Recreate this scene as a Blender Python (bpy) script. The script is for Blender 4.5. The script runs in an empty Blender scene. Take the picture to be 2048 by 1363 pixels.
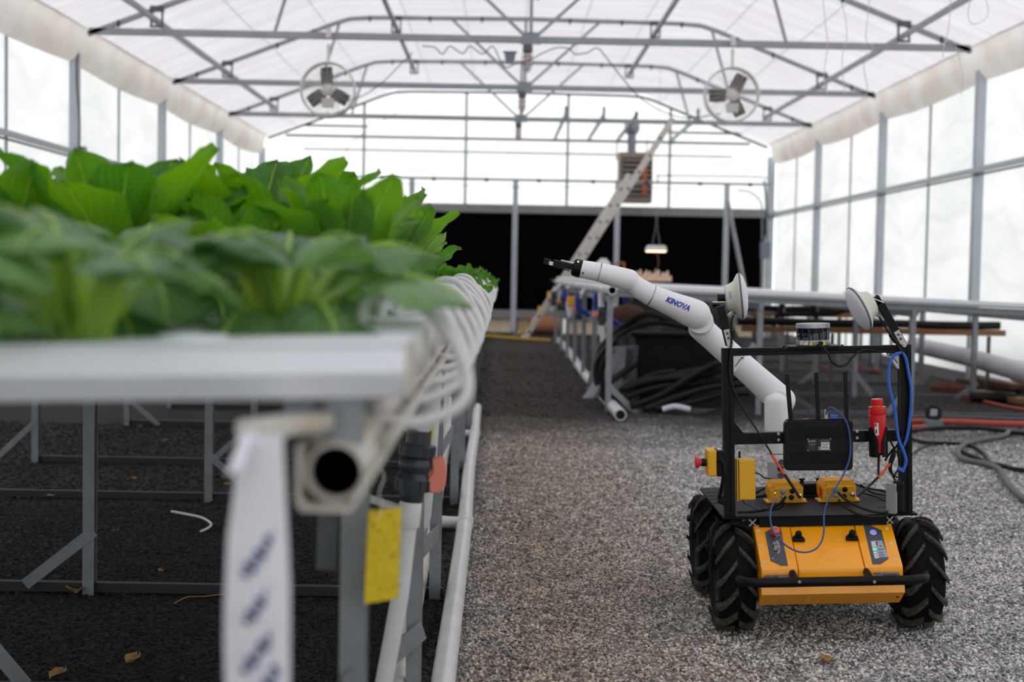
import bpy, math, random
import numpy as np
from mathutils import Matrix, Vector, noise

sc = bpy.context.scene
C = sc.collection
PI = math.pi
rnd = random.Random(7)

# ------------------------------------------------------------------ camera
F = 2844.0                      # focal length in pixels of the 2048 px wide frame (50 mm lens)
CAMZ = 1.05
ROLL = 0.0185
vy = Vector(((1003 - 1024) / F, (681.5 - 547) / F, -1.0)).normalized()      # world +Y seen by the camera
wx = Vector((math.cos(ROLL), -math.sin(ROLL), 0.0))
wx = (wx - vy * wx.dot(vy)).normalized()
wz = wx.cross(vy)
Rwc = Matrix((wx, vy, wz)).transposed()          # world -> camera
Rcw = Rwc.transposed()                           # camera -> world
cam_data = bpy.data.cameras.new('camera')
cam = bpy.data.objects.new('camera', cam_data)
C.objects.link(cam)
cam.matrix_world = Matrix.Translation((0, 0, CAMZ)) @ Rcw.to_4x4()
cam_data.sensor_width = 36.0
cam_data.lens = 36.0 * F / 2048
cam_data.clip_start = 0.05
cam_data.clip_end = 300
cam_data.dof.use_dof = True
cam_data.dof.focus_distance = 4.25
cam_data.dof.aperture_fstop = 3.3
sc.camera = cam

# ------------------------------------------------------------------ world: overcast sky
w = bpy.data.worlds.new('overcast_sky')
sc.world = w
w.use_nodes = True
nt = w.node_tree
nt.nodes.clear()
bg = nt.nodes.new('ShaderNodeBackground')
tc = nt.nodes.new('ShaderNodeTexCoord')
sp = nt.nodes.new('ShaderNodeSeparateXYZ')
cr = nt.nodes.new('ShaderNodeValToRGB')
ow = nt.nodes.new('ShaderNodeOutputWorld')
nt.links.new(tc.outputs['Generated'], sp.inputs[0])
nt.links.new(sp.outputs['Z'], cr.inputs[0])
cr.color_ramp.elements[0].position = 0.0
cr.color_ramp.elements[0].color = (0.97, 0.985, 1.0, 1)
cr.color_ramp.elements[1].position = 0.8
cr.color_ramp.elements[1].color = (0.95, 0.985, 1.04, 1)
nt.links.new(cr.outputs[0], bg.inputs[0])
bg.inputs[1].default_value = 1.75
nt.links.new(bg.outputs[0], ow.inputs[0])

sc.view_settings.view_transform = 'Standard'
sc.view_settings.look = 'None'
sc.view_settings.gamma = 1.0
sc.view_settings.use_curve_mapping = False
sc.view_settings.exposure = 0.56
sc.cycles.max_bounces = 9
sc.cycles.diffuse_bounces = 6
sc.cycles.glossy_bounces = 3
sc.cycles.transmission_bounces = 6
sc.cycles.transparent_max_bounces = 8
sc.cycles.sample_clamp_indirect = 8.0
sc.cycles.caustics_reflective = False
sc.cycles.caustics_refractive = False


def P(px, py, Y):
    """the point of the plane at depth Y that the photograph shows at pixel (px, py)"""
    d = Rcw @ Vector(((px - 1024) / F, (681.5 - py) / F, -1.0))
    t = Y / d.y
    return Vector((d.x * t, Y, CAMZ + d.z * t))


def G(px, py, z=0.0):
    """the same on a horizontal plane"""
    d = Rcw @ Vector(((px - 1024) / F, (681.5 - py) / F, -1.0))
    t = (z - CAMZ) / d.z
    return Vector((d.x * t, d.y * t, z))


def ground_z(x, y):
    z = 0.006 * noise.noise(Vector((x * 0.9, y * 0.9, 0))) * 1.5
    z += 0.02 * math.exp(-(((x - 1.22) / 0.28) ** 2) - (((y - 4.45) / 0.9) ** 2))
    z += 0.03 * math.exp(-(((x + 0.02) / 0.22) ** 2)) * (0.35 if y < 7 else 0.8) * (0.6 + 0.4 * noise.noise(Vector((x, y * 0.8, 4))))
    return z


# ------------------------------------------------------------------ materials
MATS = {}


def S(c):
    """sRGB 0-255 to linear"""
    return tuple(((v / 255) / 12.92 if v / 255 <= 0.04045 else ((v / 255 + 0.055) / 1.055) ** 2.4) for v in c) + (1.0,)


def mat(name, col, rough=0.5, metal=0.0, var=0.0, vscale=20.0, bump=0.0, bscale=60.0, spec=0.5,
        emit=None, estr=0.0, col2=None, coat=0.0, trans=0.0, stretch=(1, 1, 1)):
    m = bpy.data.materials.new(name)
    m.use_nodes = True
    n = m.node_tree.nodes
    L = m.node_tree.links
    b = n['Principled BSDF']
    out = n['Material Output']
    b.inputs['Base Color'].default_value = S(col)
    b.inputs['Roughness'].default_value = rough
    b.inputs['Metallic'].default_value = metal
    b.inputs['Specular IOR Level'].default_value = spec
    b.inputs['Coat Weight'].default_value = coat
    if emit:
        b.inputs['Emission Color'].default_value = S(emit)
        b.inputs['Emission Strength'].default_value = estr
    if var or bump:
        t = n.new('ShaderNodeTexCoord')
        mp = n.new('ShaderNodeMapping')
        mp.inputs['Scale'].default_value = stretch
        L.new(t.outputs['Object'], mp.inputs[0])
        if var:
            nz = n.new('ShaderNodeTexNoise')
            nz.inputs['Scale'].default_value = vscale
            nz.inputs['Detail'].default_value = 5
            nz.inputs['Roughness'].default_value = 0.65
            L.new(mp.outputs[0], nz.inputs['Vector'])
            r = n.new('ShaderNodeValToRGB')
            r.color_ramp.elements[0].position = 0.3
            r.color_ramp.elements[1].position = 0.72
            c1 = S(col)
            c2 = S(col2) if col2 else tuple(max(0, v * (1 - var)) for v in c1[:3]) + (1,)
            r.color_ramp.elements[0].color = c2
            r.color_ramp.elements[1].color = c1
            L.new(nz.outputs['Fac'], r.inputs[0])
            L.new(r.outputs[0], b.inputs['Base Color'])
        if bump:
            nb = n.new('ShaderNodeTexNoise')
            nb.inputs['Scale'].default_value = bscale
            nb.inputs['Detail'].default_value = 4
            L.new(mp.outputs[0], nb.inputs['Vector'])
            bp = n.new('ShaderNodeBump')
            bp.inputs['Strength'].default_value = bump
            bp.inputs['Distance'].default_value = 0.01
            L.new(nb.outputs['Fac'], bp.inputs['Height'])
            L.new(bp.outputs[0], b.inputs['Normal'])
    if trans:
        tr = n.new('ShaderNodeBsdfTranslucent')
        tr.inputs[0].default_value = S(col)
        mx = n.new('ShaderNodeMixShader')
        mx.inputs[0].default_value = trans
        L.new(b.outputs[0], mx.inputs[1])
        L.new(tr.outputs[0], mx.inputs[2])
        L.new(mx.outputs[0], out.inputs[0])
    MATS[name] = m
    return m


mat('galvanised', (150, 156, 163), 0.45, 0.55, var=0.3, vscale=9)
mat('galvanised_dark', (96, 101, 107), 0.5, 0.5, var=0.3, vscale=9)
mat('post_paint', (184, 192, 200), 0.45, 0.0, var=0.15, vscale=3)
mat('truss_steel', (158, 164, 169), 0.5, 0.0, var=0.2, vscale=4)
mat('dark_steel', (60, 60, 64), 0.5, 0.3)
mat('white_pvc', (226, 228, 232), 0.32, var=0.10, vscale=6, col2=(205, 205, 202))
mat('dirty_pvc', (214, 210, 204), 0.4, var=0.2, vscale=5, col2=(176, 166, 150), stretch=(3, 1, 3))
mat('channel_white', (232, 236, 244), 0.28, var=0.08, vscale=5)
mat('tube_white', (232, 232, 234), 0.3, trans=0.25)
mat('black_hole', (8, 8, 9), 0.9)
mat('valve_grey', (48, 54, 64), 0.35)
mat('valve_red', (224, 130, 110), 0.45)
mat('sticky_yellow', (252, 230, 22), 0.4, var=0.5, vscale=90, col2=(214, 184, 22), trans=0.3)
mat('paper', (246, 245, 254), 0.8, trans=0.35)
mat('tag_ink', (34, 60, 108), 0.8)
mat('twine', (206, 200, 186), 0.9)
mat('black_alu', (7, 7, 8), 0.45, 0.0, spec=0.2)
mat('black_plastic', (8, 8, 9), 0.45, spec=0.22)
mat('deck_black', (9, 9, 10), 0.6, 0.0, spec=0.14)
mat('rubber', (11, 11, 12), 0.8, var=0.35, vscale=45, col2=(24, 23, 22), bump=0.2, bscale=120, spec=0.12)
mat('lug_rubber', (92, 86, 77), 0.9, var=0.6, vscale=90, col2=(40, 37, 35), bump=0.5, bscale=200, spec=0.15)
mat('rover_yellow', (254, 166, 12), 0.24, coat=0.4)
mat('module_yellow', (240, 172, 12), 0.42, var=0.12, vscale=60)
mat('box_yellow', (226, 168, 16), 0.45)
mat('panel_grey', (74, 76, 86), 0.4)
mat('label_grey', (128, 126, 124), 0.5)
mat('label_pale', (160, 164, 178), 0.5)
mat('silver', (190, 190, 190), 0.35, 0.7)
mat('chrome', (200, 196, 188), 0.22, 0.9)
mat('bare_alu', (176, 176, 178), 0.4, 0.6)
mat('red_plastic', (200, 18, 28), 0.35, coat=0.2)
mat('estop_red', (214, 28, 34), 0.4)
mat('cable_black', (7, 7, 8), 0.45, spec=0.3)
mat('cable_blue', (28, 92, 190), 0.4)
mat('cable_navy', (44, 78, 136), 0.4)
mat('tape_orange', (226, 84, 40), 0.6)
mat('arm_white', (232, 233, 237), 0.3, var=0.02, vscale=3)
mat('arm_grey', (176, 177, 184), 0.4)
mat('arm_seam', (96, 96, 102), 0.5)
mat('logo_blue', (24, 60, 160), 0.5)
mat('dish_cream', (208, 207, 196), 0.4)
mat('dish_white', (214, 214, 224), 0.4)
mat('dish_rim', (96, 96, 96), 0.5)
mat('lidar_glass', (6, 9, 26), 0.08, spec=0.5, coat=0.3)
mat('lidar_reflection', (34, 40, 70), 0.3)
mat('lidar_metal', (160, 162, 166), 0.35, 0.4)
mat('sticker_white', (214, 214, 216), 0.6)
mat('print_black', (24, 24, 26), 0.6)
mat('print_white', (200, 200, 200), 0.6)
mat('sticker_yellow', (236, 214, 20), 0.5)
mat('led_green', (60, 240, 150), 0.5, emit=(60, 240, 150), estr=0.9)
mat('led_lime', (170, 240, 60), 0.5, emit=(190, 245, 90), estr=1.2)
mat('led_violet', (140, 130, 235), 0.4, emit=(130, 120, 230), estr=0.35)
mat('fan_white', (214, 210, 204), 0.5)
mat('fan_brown', (84, 68, 60), 0.6, var=0.3, vscale=12)
mat('fan_dark', (62, 58, 60), 0.6, var=0.3, vscale=12)
mat('ladder_alu', (226, 219, 210), 0.5, 0.0, var=0.12, vscale=6)
mat('ladder_yellow', (232, 170, 20), 0.5)
mat('heater_beige', (150, 136, 124), 0.5, 0.1)
mat('heater_dark', (34, 28, 27), 0.6)
mat('strap_orange', (186, 98, 54), 0.6)
mat('flue', (134, 142, 152), 0.4, 0.4)
mat('black_pad', (3, 3, 3), 0.95, spec=0.05)
mat('plywood', (250, 226, 196), 0.7, var=0.2, vscale=4)
mat('wood_brown', (150, 104, 62), 0.7, var=0.3, vscale=5, stretch=(1, 6, 6))
mat('wood_dark', (108, 72, 50), 0.8, var=0.35, vscale=8)
mat('brick_red', (132, 66, 54), 0.85, var=0.3, vscale=20)
mat('black_hose', (12, 12, 13), 0.5, spec=0.3)
mat('grey_hose', (92, 94, 98), 0.6)
mat('hose_red', (176, 72, 56), 0.55)
mat('hose_yellow', (196, 160, 40), 0.55)
mat('hose_green', (40, 84, 76), 0.55)
mat('hose_blue', (20, 50, 150), 0.4)
mat('black_sheet', (7, 7, 8), 0.55, var=0.3, vscale=5, bump=0.6, bscale=9)
mat('grey_sheet', (148, 150, 156), 0.7, var=0.2, vscale=4, bump=0.4, bscale=10, trans=0.2)
mat('tote_black', (9, 9, 10), 0.6, spec=0.2)
mat('duct_white', (206, 204, 210), 0.45, var=0.1, vscale=4)
mat('lamp_white', (222, 218, 214), 0.5)
mat('lamp_glow', (255, 226, 196), 0.5, emit=(255, 214, 176), estr=2.2)
mat('tray_tan', (226, 192, 164), 0.6, var=0.2, vscale=20)
mat('lid_clear', (238, 222, 216), 0.3, trans=0.4)
mat('box_grey', (112, 120, 130), 0.5)
mat('cardboard', (176, 118, 84), 0.8, var=0.2, vscale=6)
mat('dry_leaf', (124, 88, 52), 0.8, var=0.4, vscale=60, col2=(180, 140, 84))
mat('beam_aged', (150, 148, 148), 0.6, 0.1, var=0.25, vscale=2)
mat('rust_bracket', (150, 140, 122), 0.6)
mat('sill_steel', (40, 43, 47), 0.6)
mat('petiole', (128, 164, 60), 0.45, trans=0.3)


def sheet_material(name, col, col2, trans, scale, lines=None, streak=(1, 1, 1), thin=0.0, glow=None):
    """translucent greenhouse sheeting; lit through from the sky, lines paint wrinkle and outside shade into its colour"""
    m = bpy.data.materials.new(name)
    m.use_nodes = True
    n = m.node_tree.nodes
    L = m.node_tree.links
    n.clear()
    out = n.new('ShaderNodeOutputMaterial')
    t = n.new('ShaderNodeTexCoord')
    mp = n.new('ShaderNodeMapping')
    mp.inputs['Scale'].default_value = streak
    L.new(t.outputs['Object'], mp.inputs[0])
    nz = n.new('ShaderNodeTexNoise')
    nz.inputs['Scale'].default_value = scale
    nz.inputs['Detail'].default_value = 4
    L.new(mp.outputs[0], nz.inputs['Vector'])
    r = n.new('ShaderNodeValToRGB')
    r.color_ramp.elements[0].position = 0.35
    r.color_ramp.elements[1].position = 0.65
    r.color_ramp.elements[0].color = S(col2)
    r.color_ramp.elements[1].color = S(col)
    L.new(nz.outputs['Fac'], r.inputs[0])
    colsock = r.outputs[0]
    if lines:
        w_ = n.new('ShaderNodeTexWave')
        w_.wave_type = 'BANDS'
        w_.bands_direction = lines[0]
        w_.inputs['Scale'].default_value = lines[1]
        w_.inputs['Distortion'].default_value = lines[2]
        w_.inputs['Detail'].default_value = 2
        L.new(t.outputs['Object'], w_.inputs['Vector'])
        r2 = n.new('ShaderNodeValToRGB')
        r2.color_ramp.elements[0].position = 0.0
        r2.color_ramp.elements[1].position = lines[3]
        v = lines[4]
        r2.color_ramp.elements[0].color = (v, v, v, 1)
        r2.color_ramp.elements[1].color = (1, 1, 1, 1)
        L.new(w_.outputs['Fac'], r2.inputs[0])
        mu = n.new('ShaderNodeMix')
        mu.data_type = 'RGBA'
        mu.blend_type = 'MULTIPLY'
        mu.inputs[0].default_value = 1.0
        L.new(colsock, mu.inputs[6])
        L.new(r2.outputs[0], mu.inputs[7])
        colsock = mu.outputs[2]
    df = n.new('ShaderNodeBsdfDiffuse')
    tr = n.new('ShaderNodeBsdfTranslucent')
    mx = n.new('ShaderNodeMixShader')
    mx.inputs[0].default_value = trans
    L.new(colsock, df.inputs[0])
    L.new(colsock, tr.inputs[0])
    nb = n.new('ShaderNodeTexNoise')
    nb.inputs['Scale'].default_value = scale * 4
    L.new(mp.outputs[0], nb.inputs['Vector'])
    bp = n.new('ShaderNodeBump')
    bp.inputs['Strength'].default_value = 0.35
    bp.inputs['Distance'].default_value = 0.03
    L.new(nb.outputs['Fac'], bp.inputs['Height'])
    L.new(bp.outputs[0], df.inputs['Normal'])
    L.new(bp.outputs[0], tr.inputs['Normal'])
    L.new(df.outputs[0], mx.inputs[1])
    L.new(tr.outputs[0], mx.inputs[2])
    L.new(mx.outputs[0], out.inputs[0])
    MATS[name] = m
    return m


sheet_material('roof_fabric', (222, 217, 218), (210, 203, 205), 0.45, 1.2, lines=('Y', 3.2, 5.0, 0.35, 0.87), streak=(0.6, 5, 1))  # wave lines darken the colour for the shade of the wrinkles
sheet_material('wall_sheet', (238, 238, 236), (222, 223, 220), 0.72, 0.5, lines=('Z', 0.55, 9.0, 0.25, 0.95), streak=(1, 1, 3))  # faint wavy bands: shadows from outside, painted into the sheet colour
sheet_material('gable_sheet', (247, 248, 244), (238, 241, 236), 0.84, 0.7)
sheet_material('eave_fabric', (226, 220, 214), (212, 202, 192), 0.36, 1.6, streak=(1, 1, 1))


def leaf_material(name, top, dark, vein, vscale, trans, sheen):
    m = bpy.data.materials.new(name)
    m.use_nodes = True
    n = m.node_tree.nodes
    L = m.node_tree.links
    b = n['Principled BSDF']
    out = n['Material Output']
    uv = n.new('ShaderNodeUVMap')
    sep = n.new('ShaderNodeSeparateXYZ')
    L.new(uv.outputs[0], sep.inputs[0])
    # |u - 0.5| : distance from the midrib
    s1 = n.new('ShaderNodeMath'); s1.operation = 'SUBTRACT'; s1.inputs[1].default_value = 0.5
    L.new(sep.outputs['X'], s1.inputs[0])
    ab = n.new('ShaderNodeMath'); ab.operation = 'ABSOLUTE'
    L.new(s1.outputs[0], ab.inputs[0])
    # side veins: wave of v - |u| with a little noise
    sb = n.new('ShaderNodeMath'); sb.operation = 'MULTIPLY_ADD'; sb.inputs[1].default_value = -0.9
    L.new(ab.outputs[0], sb.inputs[0])
    L.new(sep.outputs['Y'], sb.inputs[2])
    nz = n.new('ShaderNodeTexNoise'); nz.inputs['Scale'].default_value = 6
    L.new(uv.outputs[0], nz.inputs['Vector'])
    nm = n.new('ShaderNodeMath'); nm.operation = 'MULTIPLY_ADD'; nm.inputs[1].default_value = 0.10
    L.new(nz.outputs['Fac'], nm.inputs[0])
    L.new(sb.outputs[0], nm.inputs[2])
    ml = n.new('ShaderNodeMath'); ml.operation = 'MULTIPLY'; ml.inputs[1].default_value = vscale
    L.new(nm.outputs[0], ml.inputs[0])
    fr = n.new('ShaderNodeMath'); fr.operation = 'FRACT'
    L.new(ml.outputs[0], fr.inputs[0])
    r1 = n.new('ShaderNodeValToRGB')
    r1.color_ramp.elements[0].position = 0.0; r1.color_ramp.elements[0].color = (1, 1, 1, 1)
    r1.color_ramp.elements[1].position = 0.14; r1.color_ramp.elements[1].color = (0, 0, 0, 1)
    L.new(fr.outputs[0], r1.inputs[0])
    vor = n.new('ShaderNodeTexVoronoi'); vor.feature = 'DISTANCE_TO_EDGE'; vor.inputs['Scale'].default_value = 26
    L.new(uv.outputs[0], vor.inputs['Vector'])
    r3 = n.new('ShaderNodeValToRGB')
    r3.color_ramp.elements[0].position = 0.0; r3.color_ramp.elements[0].color = (0.45, 0.45, 0.45, 1)
    r3.color_ramp.elements[1].position = 0.08; r3.color_ramp.elements[1].color = (0, 0, 0, 1)
    L.new(vor.outputs['Distance'], r3.inputs[0])
    mxv = n.new('ShaderNodeMath'); mxv.operation = 'MAXIMUM'
    L.new(r1.outputs[0], mxv.inputs[0]); L.new(r3.outputs[0], mxv.inputs[1])
    rib = n.new('ShaderNodeValToRGB')
    rib.color_ramp.elements[0].position = 0.006; rib.color_ramp.elements[0].color = (1, 1, 1, 1)
    rib.color_ramp.elements[1].position = 0.022; rib.color_ramp.elements[1].color = (0, 0, 0, 1)
    L.new(ab.outputs[0], rib.inputs[0])
    mx2 = n.new('ShaderNodeMath'); mx2.operation = 'MAXIMUM'
    hf = n.new('ShaderNodeMath'); hf.operation = 'MULTIPLY'; hf.inputs[1].default_value = 0.42
    L.new(mxv.outputs[0], hf.inputs[0])
    L.new(hf.outputs[0], mx2.inputs[0]); L.new(rib.outputs[0], mx2.inputs[1])
    oi = n.new('ShaderNodeObjectInfo')
    base = n.new('ShaderNodeMix'); base.data_type = 'RGBA'
    base.inputs[6].default_value = S(top); base.inputs[7].default_value = S(dark)
    L.new(oi.outputs['Random'], base.inputs[0])
    mx = n.new('ShaderNodeMix'); mx.data_type = 'RGBA'
    L.new(mx2.outputs[0], mx.inputs[0])
    L.new(base.outputs[2], mx.inputs[6]); mx.inputs[7].default_value = S(vein)
    # pale base of the blade
    rb = n.new('ShaderNodeValToRGB')
    rb.color_ramp.elements[0].position = 0.08; rb.color_ramp.elements[0].color = (1, 1, 1, 1)
    rb.color_ramp.elements[1].position = 0.30; rb.color_ramp.elements[1].color = (0, 0, 0, 1)
    L.new(sep.outputs['Y'], rb.inputs[0])
    m4 = n.new('ShaderNodeMix'); m4.data_type = 'RGBA'
    L.new(rb.outputs[0], m4.inputs[0]); L.new(mx.outputs[2], m4.inputs[6]); m4.inputs[7].default_value = S((158, 188, 88))
    L.new(m4.outputs[2], b.inputs['Base Color'])
    b.inputs['Roughness'].default_value = sheen
    b.inputs['Specular IOR Level'].default_value = 0.5
    bp = n.new('ShaderNodeBump'); bp.inputs['Strength'].default_value = 0.9; bp.inputs['Distance'].default_value = 0.003
    bp.invert = True
    L.new(mx2.outputs[0], bp.inputs['Height']); L.new(bp.outputs[0], b.inputs['Normal'])
    tr = n.new('ShaderNodeBsdfTranslucent')
    hs = n.new('ShaderNodeHueSaturation'); hs.inputs['Value'].default_value = 1.9; hs.inputs['Saturation'].default_value = 1.15
    hs.inputs['Hue'].default_value = 0.485
    L.new(m4.outputs[2], hs.inputs['Color']); L.new(hs.outputs[0], tr.inputs[0])
    ms = n.new('ShaderNodeMixShader'); ms.inputs[0].default_value = trans
    L.new(b.outputs[0], ms.inputs[1]); L.new(tr.outputs[0], ms.inputs[2]); L.new(ms.outputs[0], out.inputs[0])
    MATS[name] = m


leaf_material('romaine_leaf', (96, 152, 38), (58, 116, 44), (150, 190, 92), 9, 0.45, 0.42)
leaf_material('pak_choi_leaf', (106, 150, 86), (52, 100, 44), (150, 182, 120), 6, 0.30, 0.24)
leaf_material('curly_leaf', (70, 128, 34), (52, 108, 30), (130, 176, 70), 7, 0.4, 0.45)


def gravel_material(name, stones):
    m = bpy.data.materials.new(name)
    m.use_nodes = True
    n = m.node_tree.nodes
    L = m.node_tree.links
    b = n['Principled BSDF']
    b.inputs['Roughness'].default_value = 0.85
    b.inputs['Specular IOR Level'].default_value = 0.3
    geo = n.new('ShaderNodeNewGeometry')
    sep = n.new('ShaderNodeSeparateXYZ')
    L.new(geo.outputs['Position'], sep.inputs[0])

    def ramp(sock, stops):
        r = n.new('ShaderNodeValToRGB')
        els = r.color_ramp.elements
        while len(els) < len(stops):
            els.new(0.5)
        for e, (p, c) in zip(els, stops):
            e.position = p
            e.color = c if len(c) == 4 else (*c, 1)
        L.new(sock, r.inputs[0])
        return r.outputs[0]

    def maprange(sock, a, c):
        q = n.new('ShaderNodeMapRange')
        q.inputs[1].default_value = a
        q.inputs[2].default_value = c
        L.new(sock, q.inputs[0])
        return q.outputs[0]

    if stones:
        oi = n.new('ShaderNodeObjectInfo')
        tone = ramp(oi.outputs['Random'], [(0.0, (0.07, 0.07, 0.073)), (0.22, (0.24, 0.24, 0.245)), (0.5, (0.50, 0.50, 0.515)),
                                           (0.78, (0.66, 0.64, 0.61)), (0.93, (0.88, 0.87, 0.86)), (1.0, (0.42, 0.28, 0.19))])
    else:
        vo = n.new('ShaderNodeTexVoronoi')
        vo.inputs['Scale'].default_value = 85
        L.new(geo.outputs['Position'], vo.inputs['Vector'])
        se = n.new('ShaderNodeSeparateXYZ')
        L.new(vo.outputs['Color'], se.inputs[0])
        tone = ramp(se.outputs['X'], [(0.0, (0.07, 0.07, 0.075)), (0.3, (0.16, 0.16, 0.16)), (0.6, (0.27, 0.27, 0.27)),
                                      (0.8, (0.34, 0.32, 0.29)), (1.0, (0.45, 0.43, 0.4))])
        vd = n.new('ShaderNodeBump')
        vd.inputs['Strength'].default_value = 0.9
        vd.inputs['Distance'].default_value = 0.008
        vd.invert = True
        L.new(vo.outputs['Distance'], vd.inputs['Height'])
        L.new(vd.outputs[0], b.inputs['Normal'])
    # large patches of soil colour: much darker gravel under the planted bed, brown dirt on the path
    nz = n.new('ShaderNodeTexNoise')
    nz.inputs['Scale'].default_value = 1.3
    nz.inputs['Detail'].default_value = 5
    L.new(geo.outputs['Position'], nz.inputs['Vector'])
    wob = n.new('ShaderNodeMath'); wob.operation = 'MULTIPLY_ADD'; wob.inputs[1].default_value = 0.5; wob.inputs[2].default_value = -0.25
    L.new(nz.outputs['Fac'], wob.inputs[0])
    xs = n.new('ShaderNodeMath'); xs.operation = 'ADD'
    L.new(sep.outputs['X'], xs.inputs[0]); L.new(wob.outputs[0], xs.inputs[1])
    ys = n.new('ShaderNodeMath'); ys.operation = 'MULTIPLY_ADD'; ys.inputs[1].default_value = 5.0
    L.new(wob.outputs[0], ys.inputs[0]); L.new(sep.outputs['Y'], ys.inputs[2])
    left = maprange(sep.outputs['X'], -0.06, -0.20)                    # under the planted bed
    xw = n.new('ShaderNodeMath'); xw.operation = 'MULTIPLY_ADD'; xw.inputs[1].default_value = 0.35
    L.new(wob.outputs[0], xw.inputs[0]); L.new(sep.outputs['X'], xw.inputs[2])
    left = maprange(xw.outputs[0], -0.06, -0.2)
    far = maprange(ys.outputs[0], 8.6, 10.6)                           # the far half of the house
    path = ramp(maprange(xs.outputs[0], -0.2, 1.4), [(0.0, (0.4, 0.4, 0.4)), (0.2, (1, 1, 1)), (0.5, (0.65, 0.65, 0.65)), (0.75, (0, 0, 0))])
    fine = n.new('ShaderNodeTexNoise')
    fine.inputs['Scale'].default_value = 7
    fine.inputs['Detail'].default_value = 6
    L.new(geo.outputs['Position'], fine.inputs['Vector'])

    def mul(a, fac, col):
        q = n.new('ShaderNodeMix'); q.data_type = 'RGBA'; q.blend_type = 'MULTIPLY'
        L.new(fac, q.inputs[0]); L.new(a, q.inputs[6])
        if isinstance(col, tuple):
            q.inputs[7].default_value = (*col, 1)
        else:
            L.new(col, q.inputs[7])
        return q.outputs[2]
    c = tone
    one = n.new('ShaderNodeValue'); one.outputs[0].default_value = 1.0
    c = mul(c, one.outputs[0], ramp(fine.outputs['Fac'], [(0.3, (0.78, 0.78, 0.79)), (0.7, (1.22, 1.20, 1.18))]))
    c = mul(c, path, (0.86, 0.75, 0.64))
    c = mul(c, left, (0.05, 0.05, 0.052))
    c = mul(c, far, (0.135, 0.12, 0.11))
    L.new(c, b.inputs['Base Color'])
    MATS[name] = m


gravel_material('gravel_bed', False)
gravel_material('gravel_stones', True)


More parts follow.
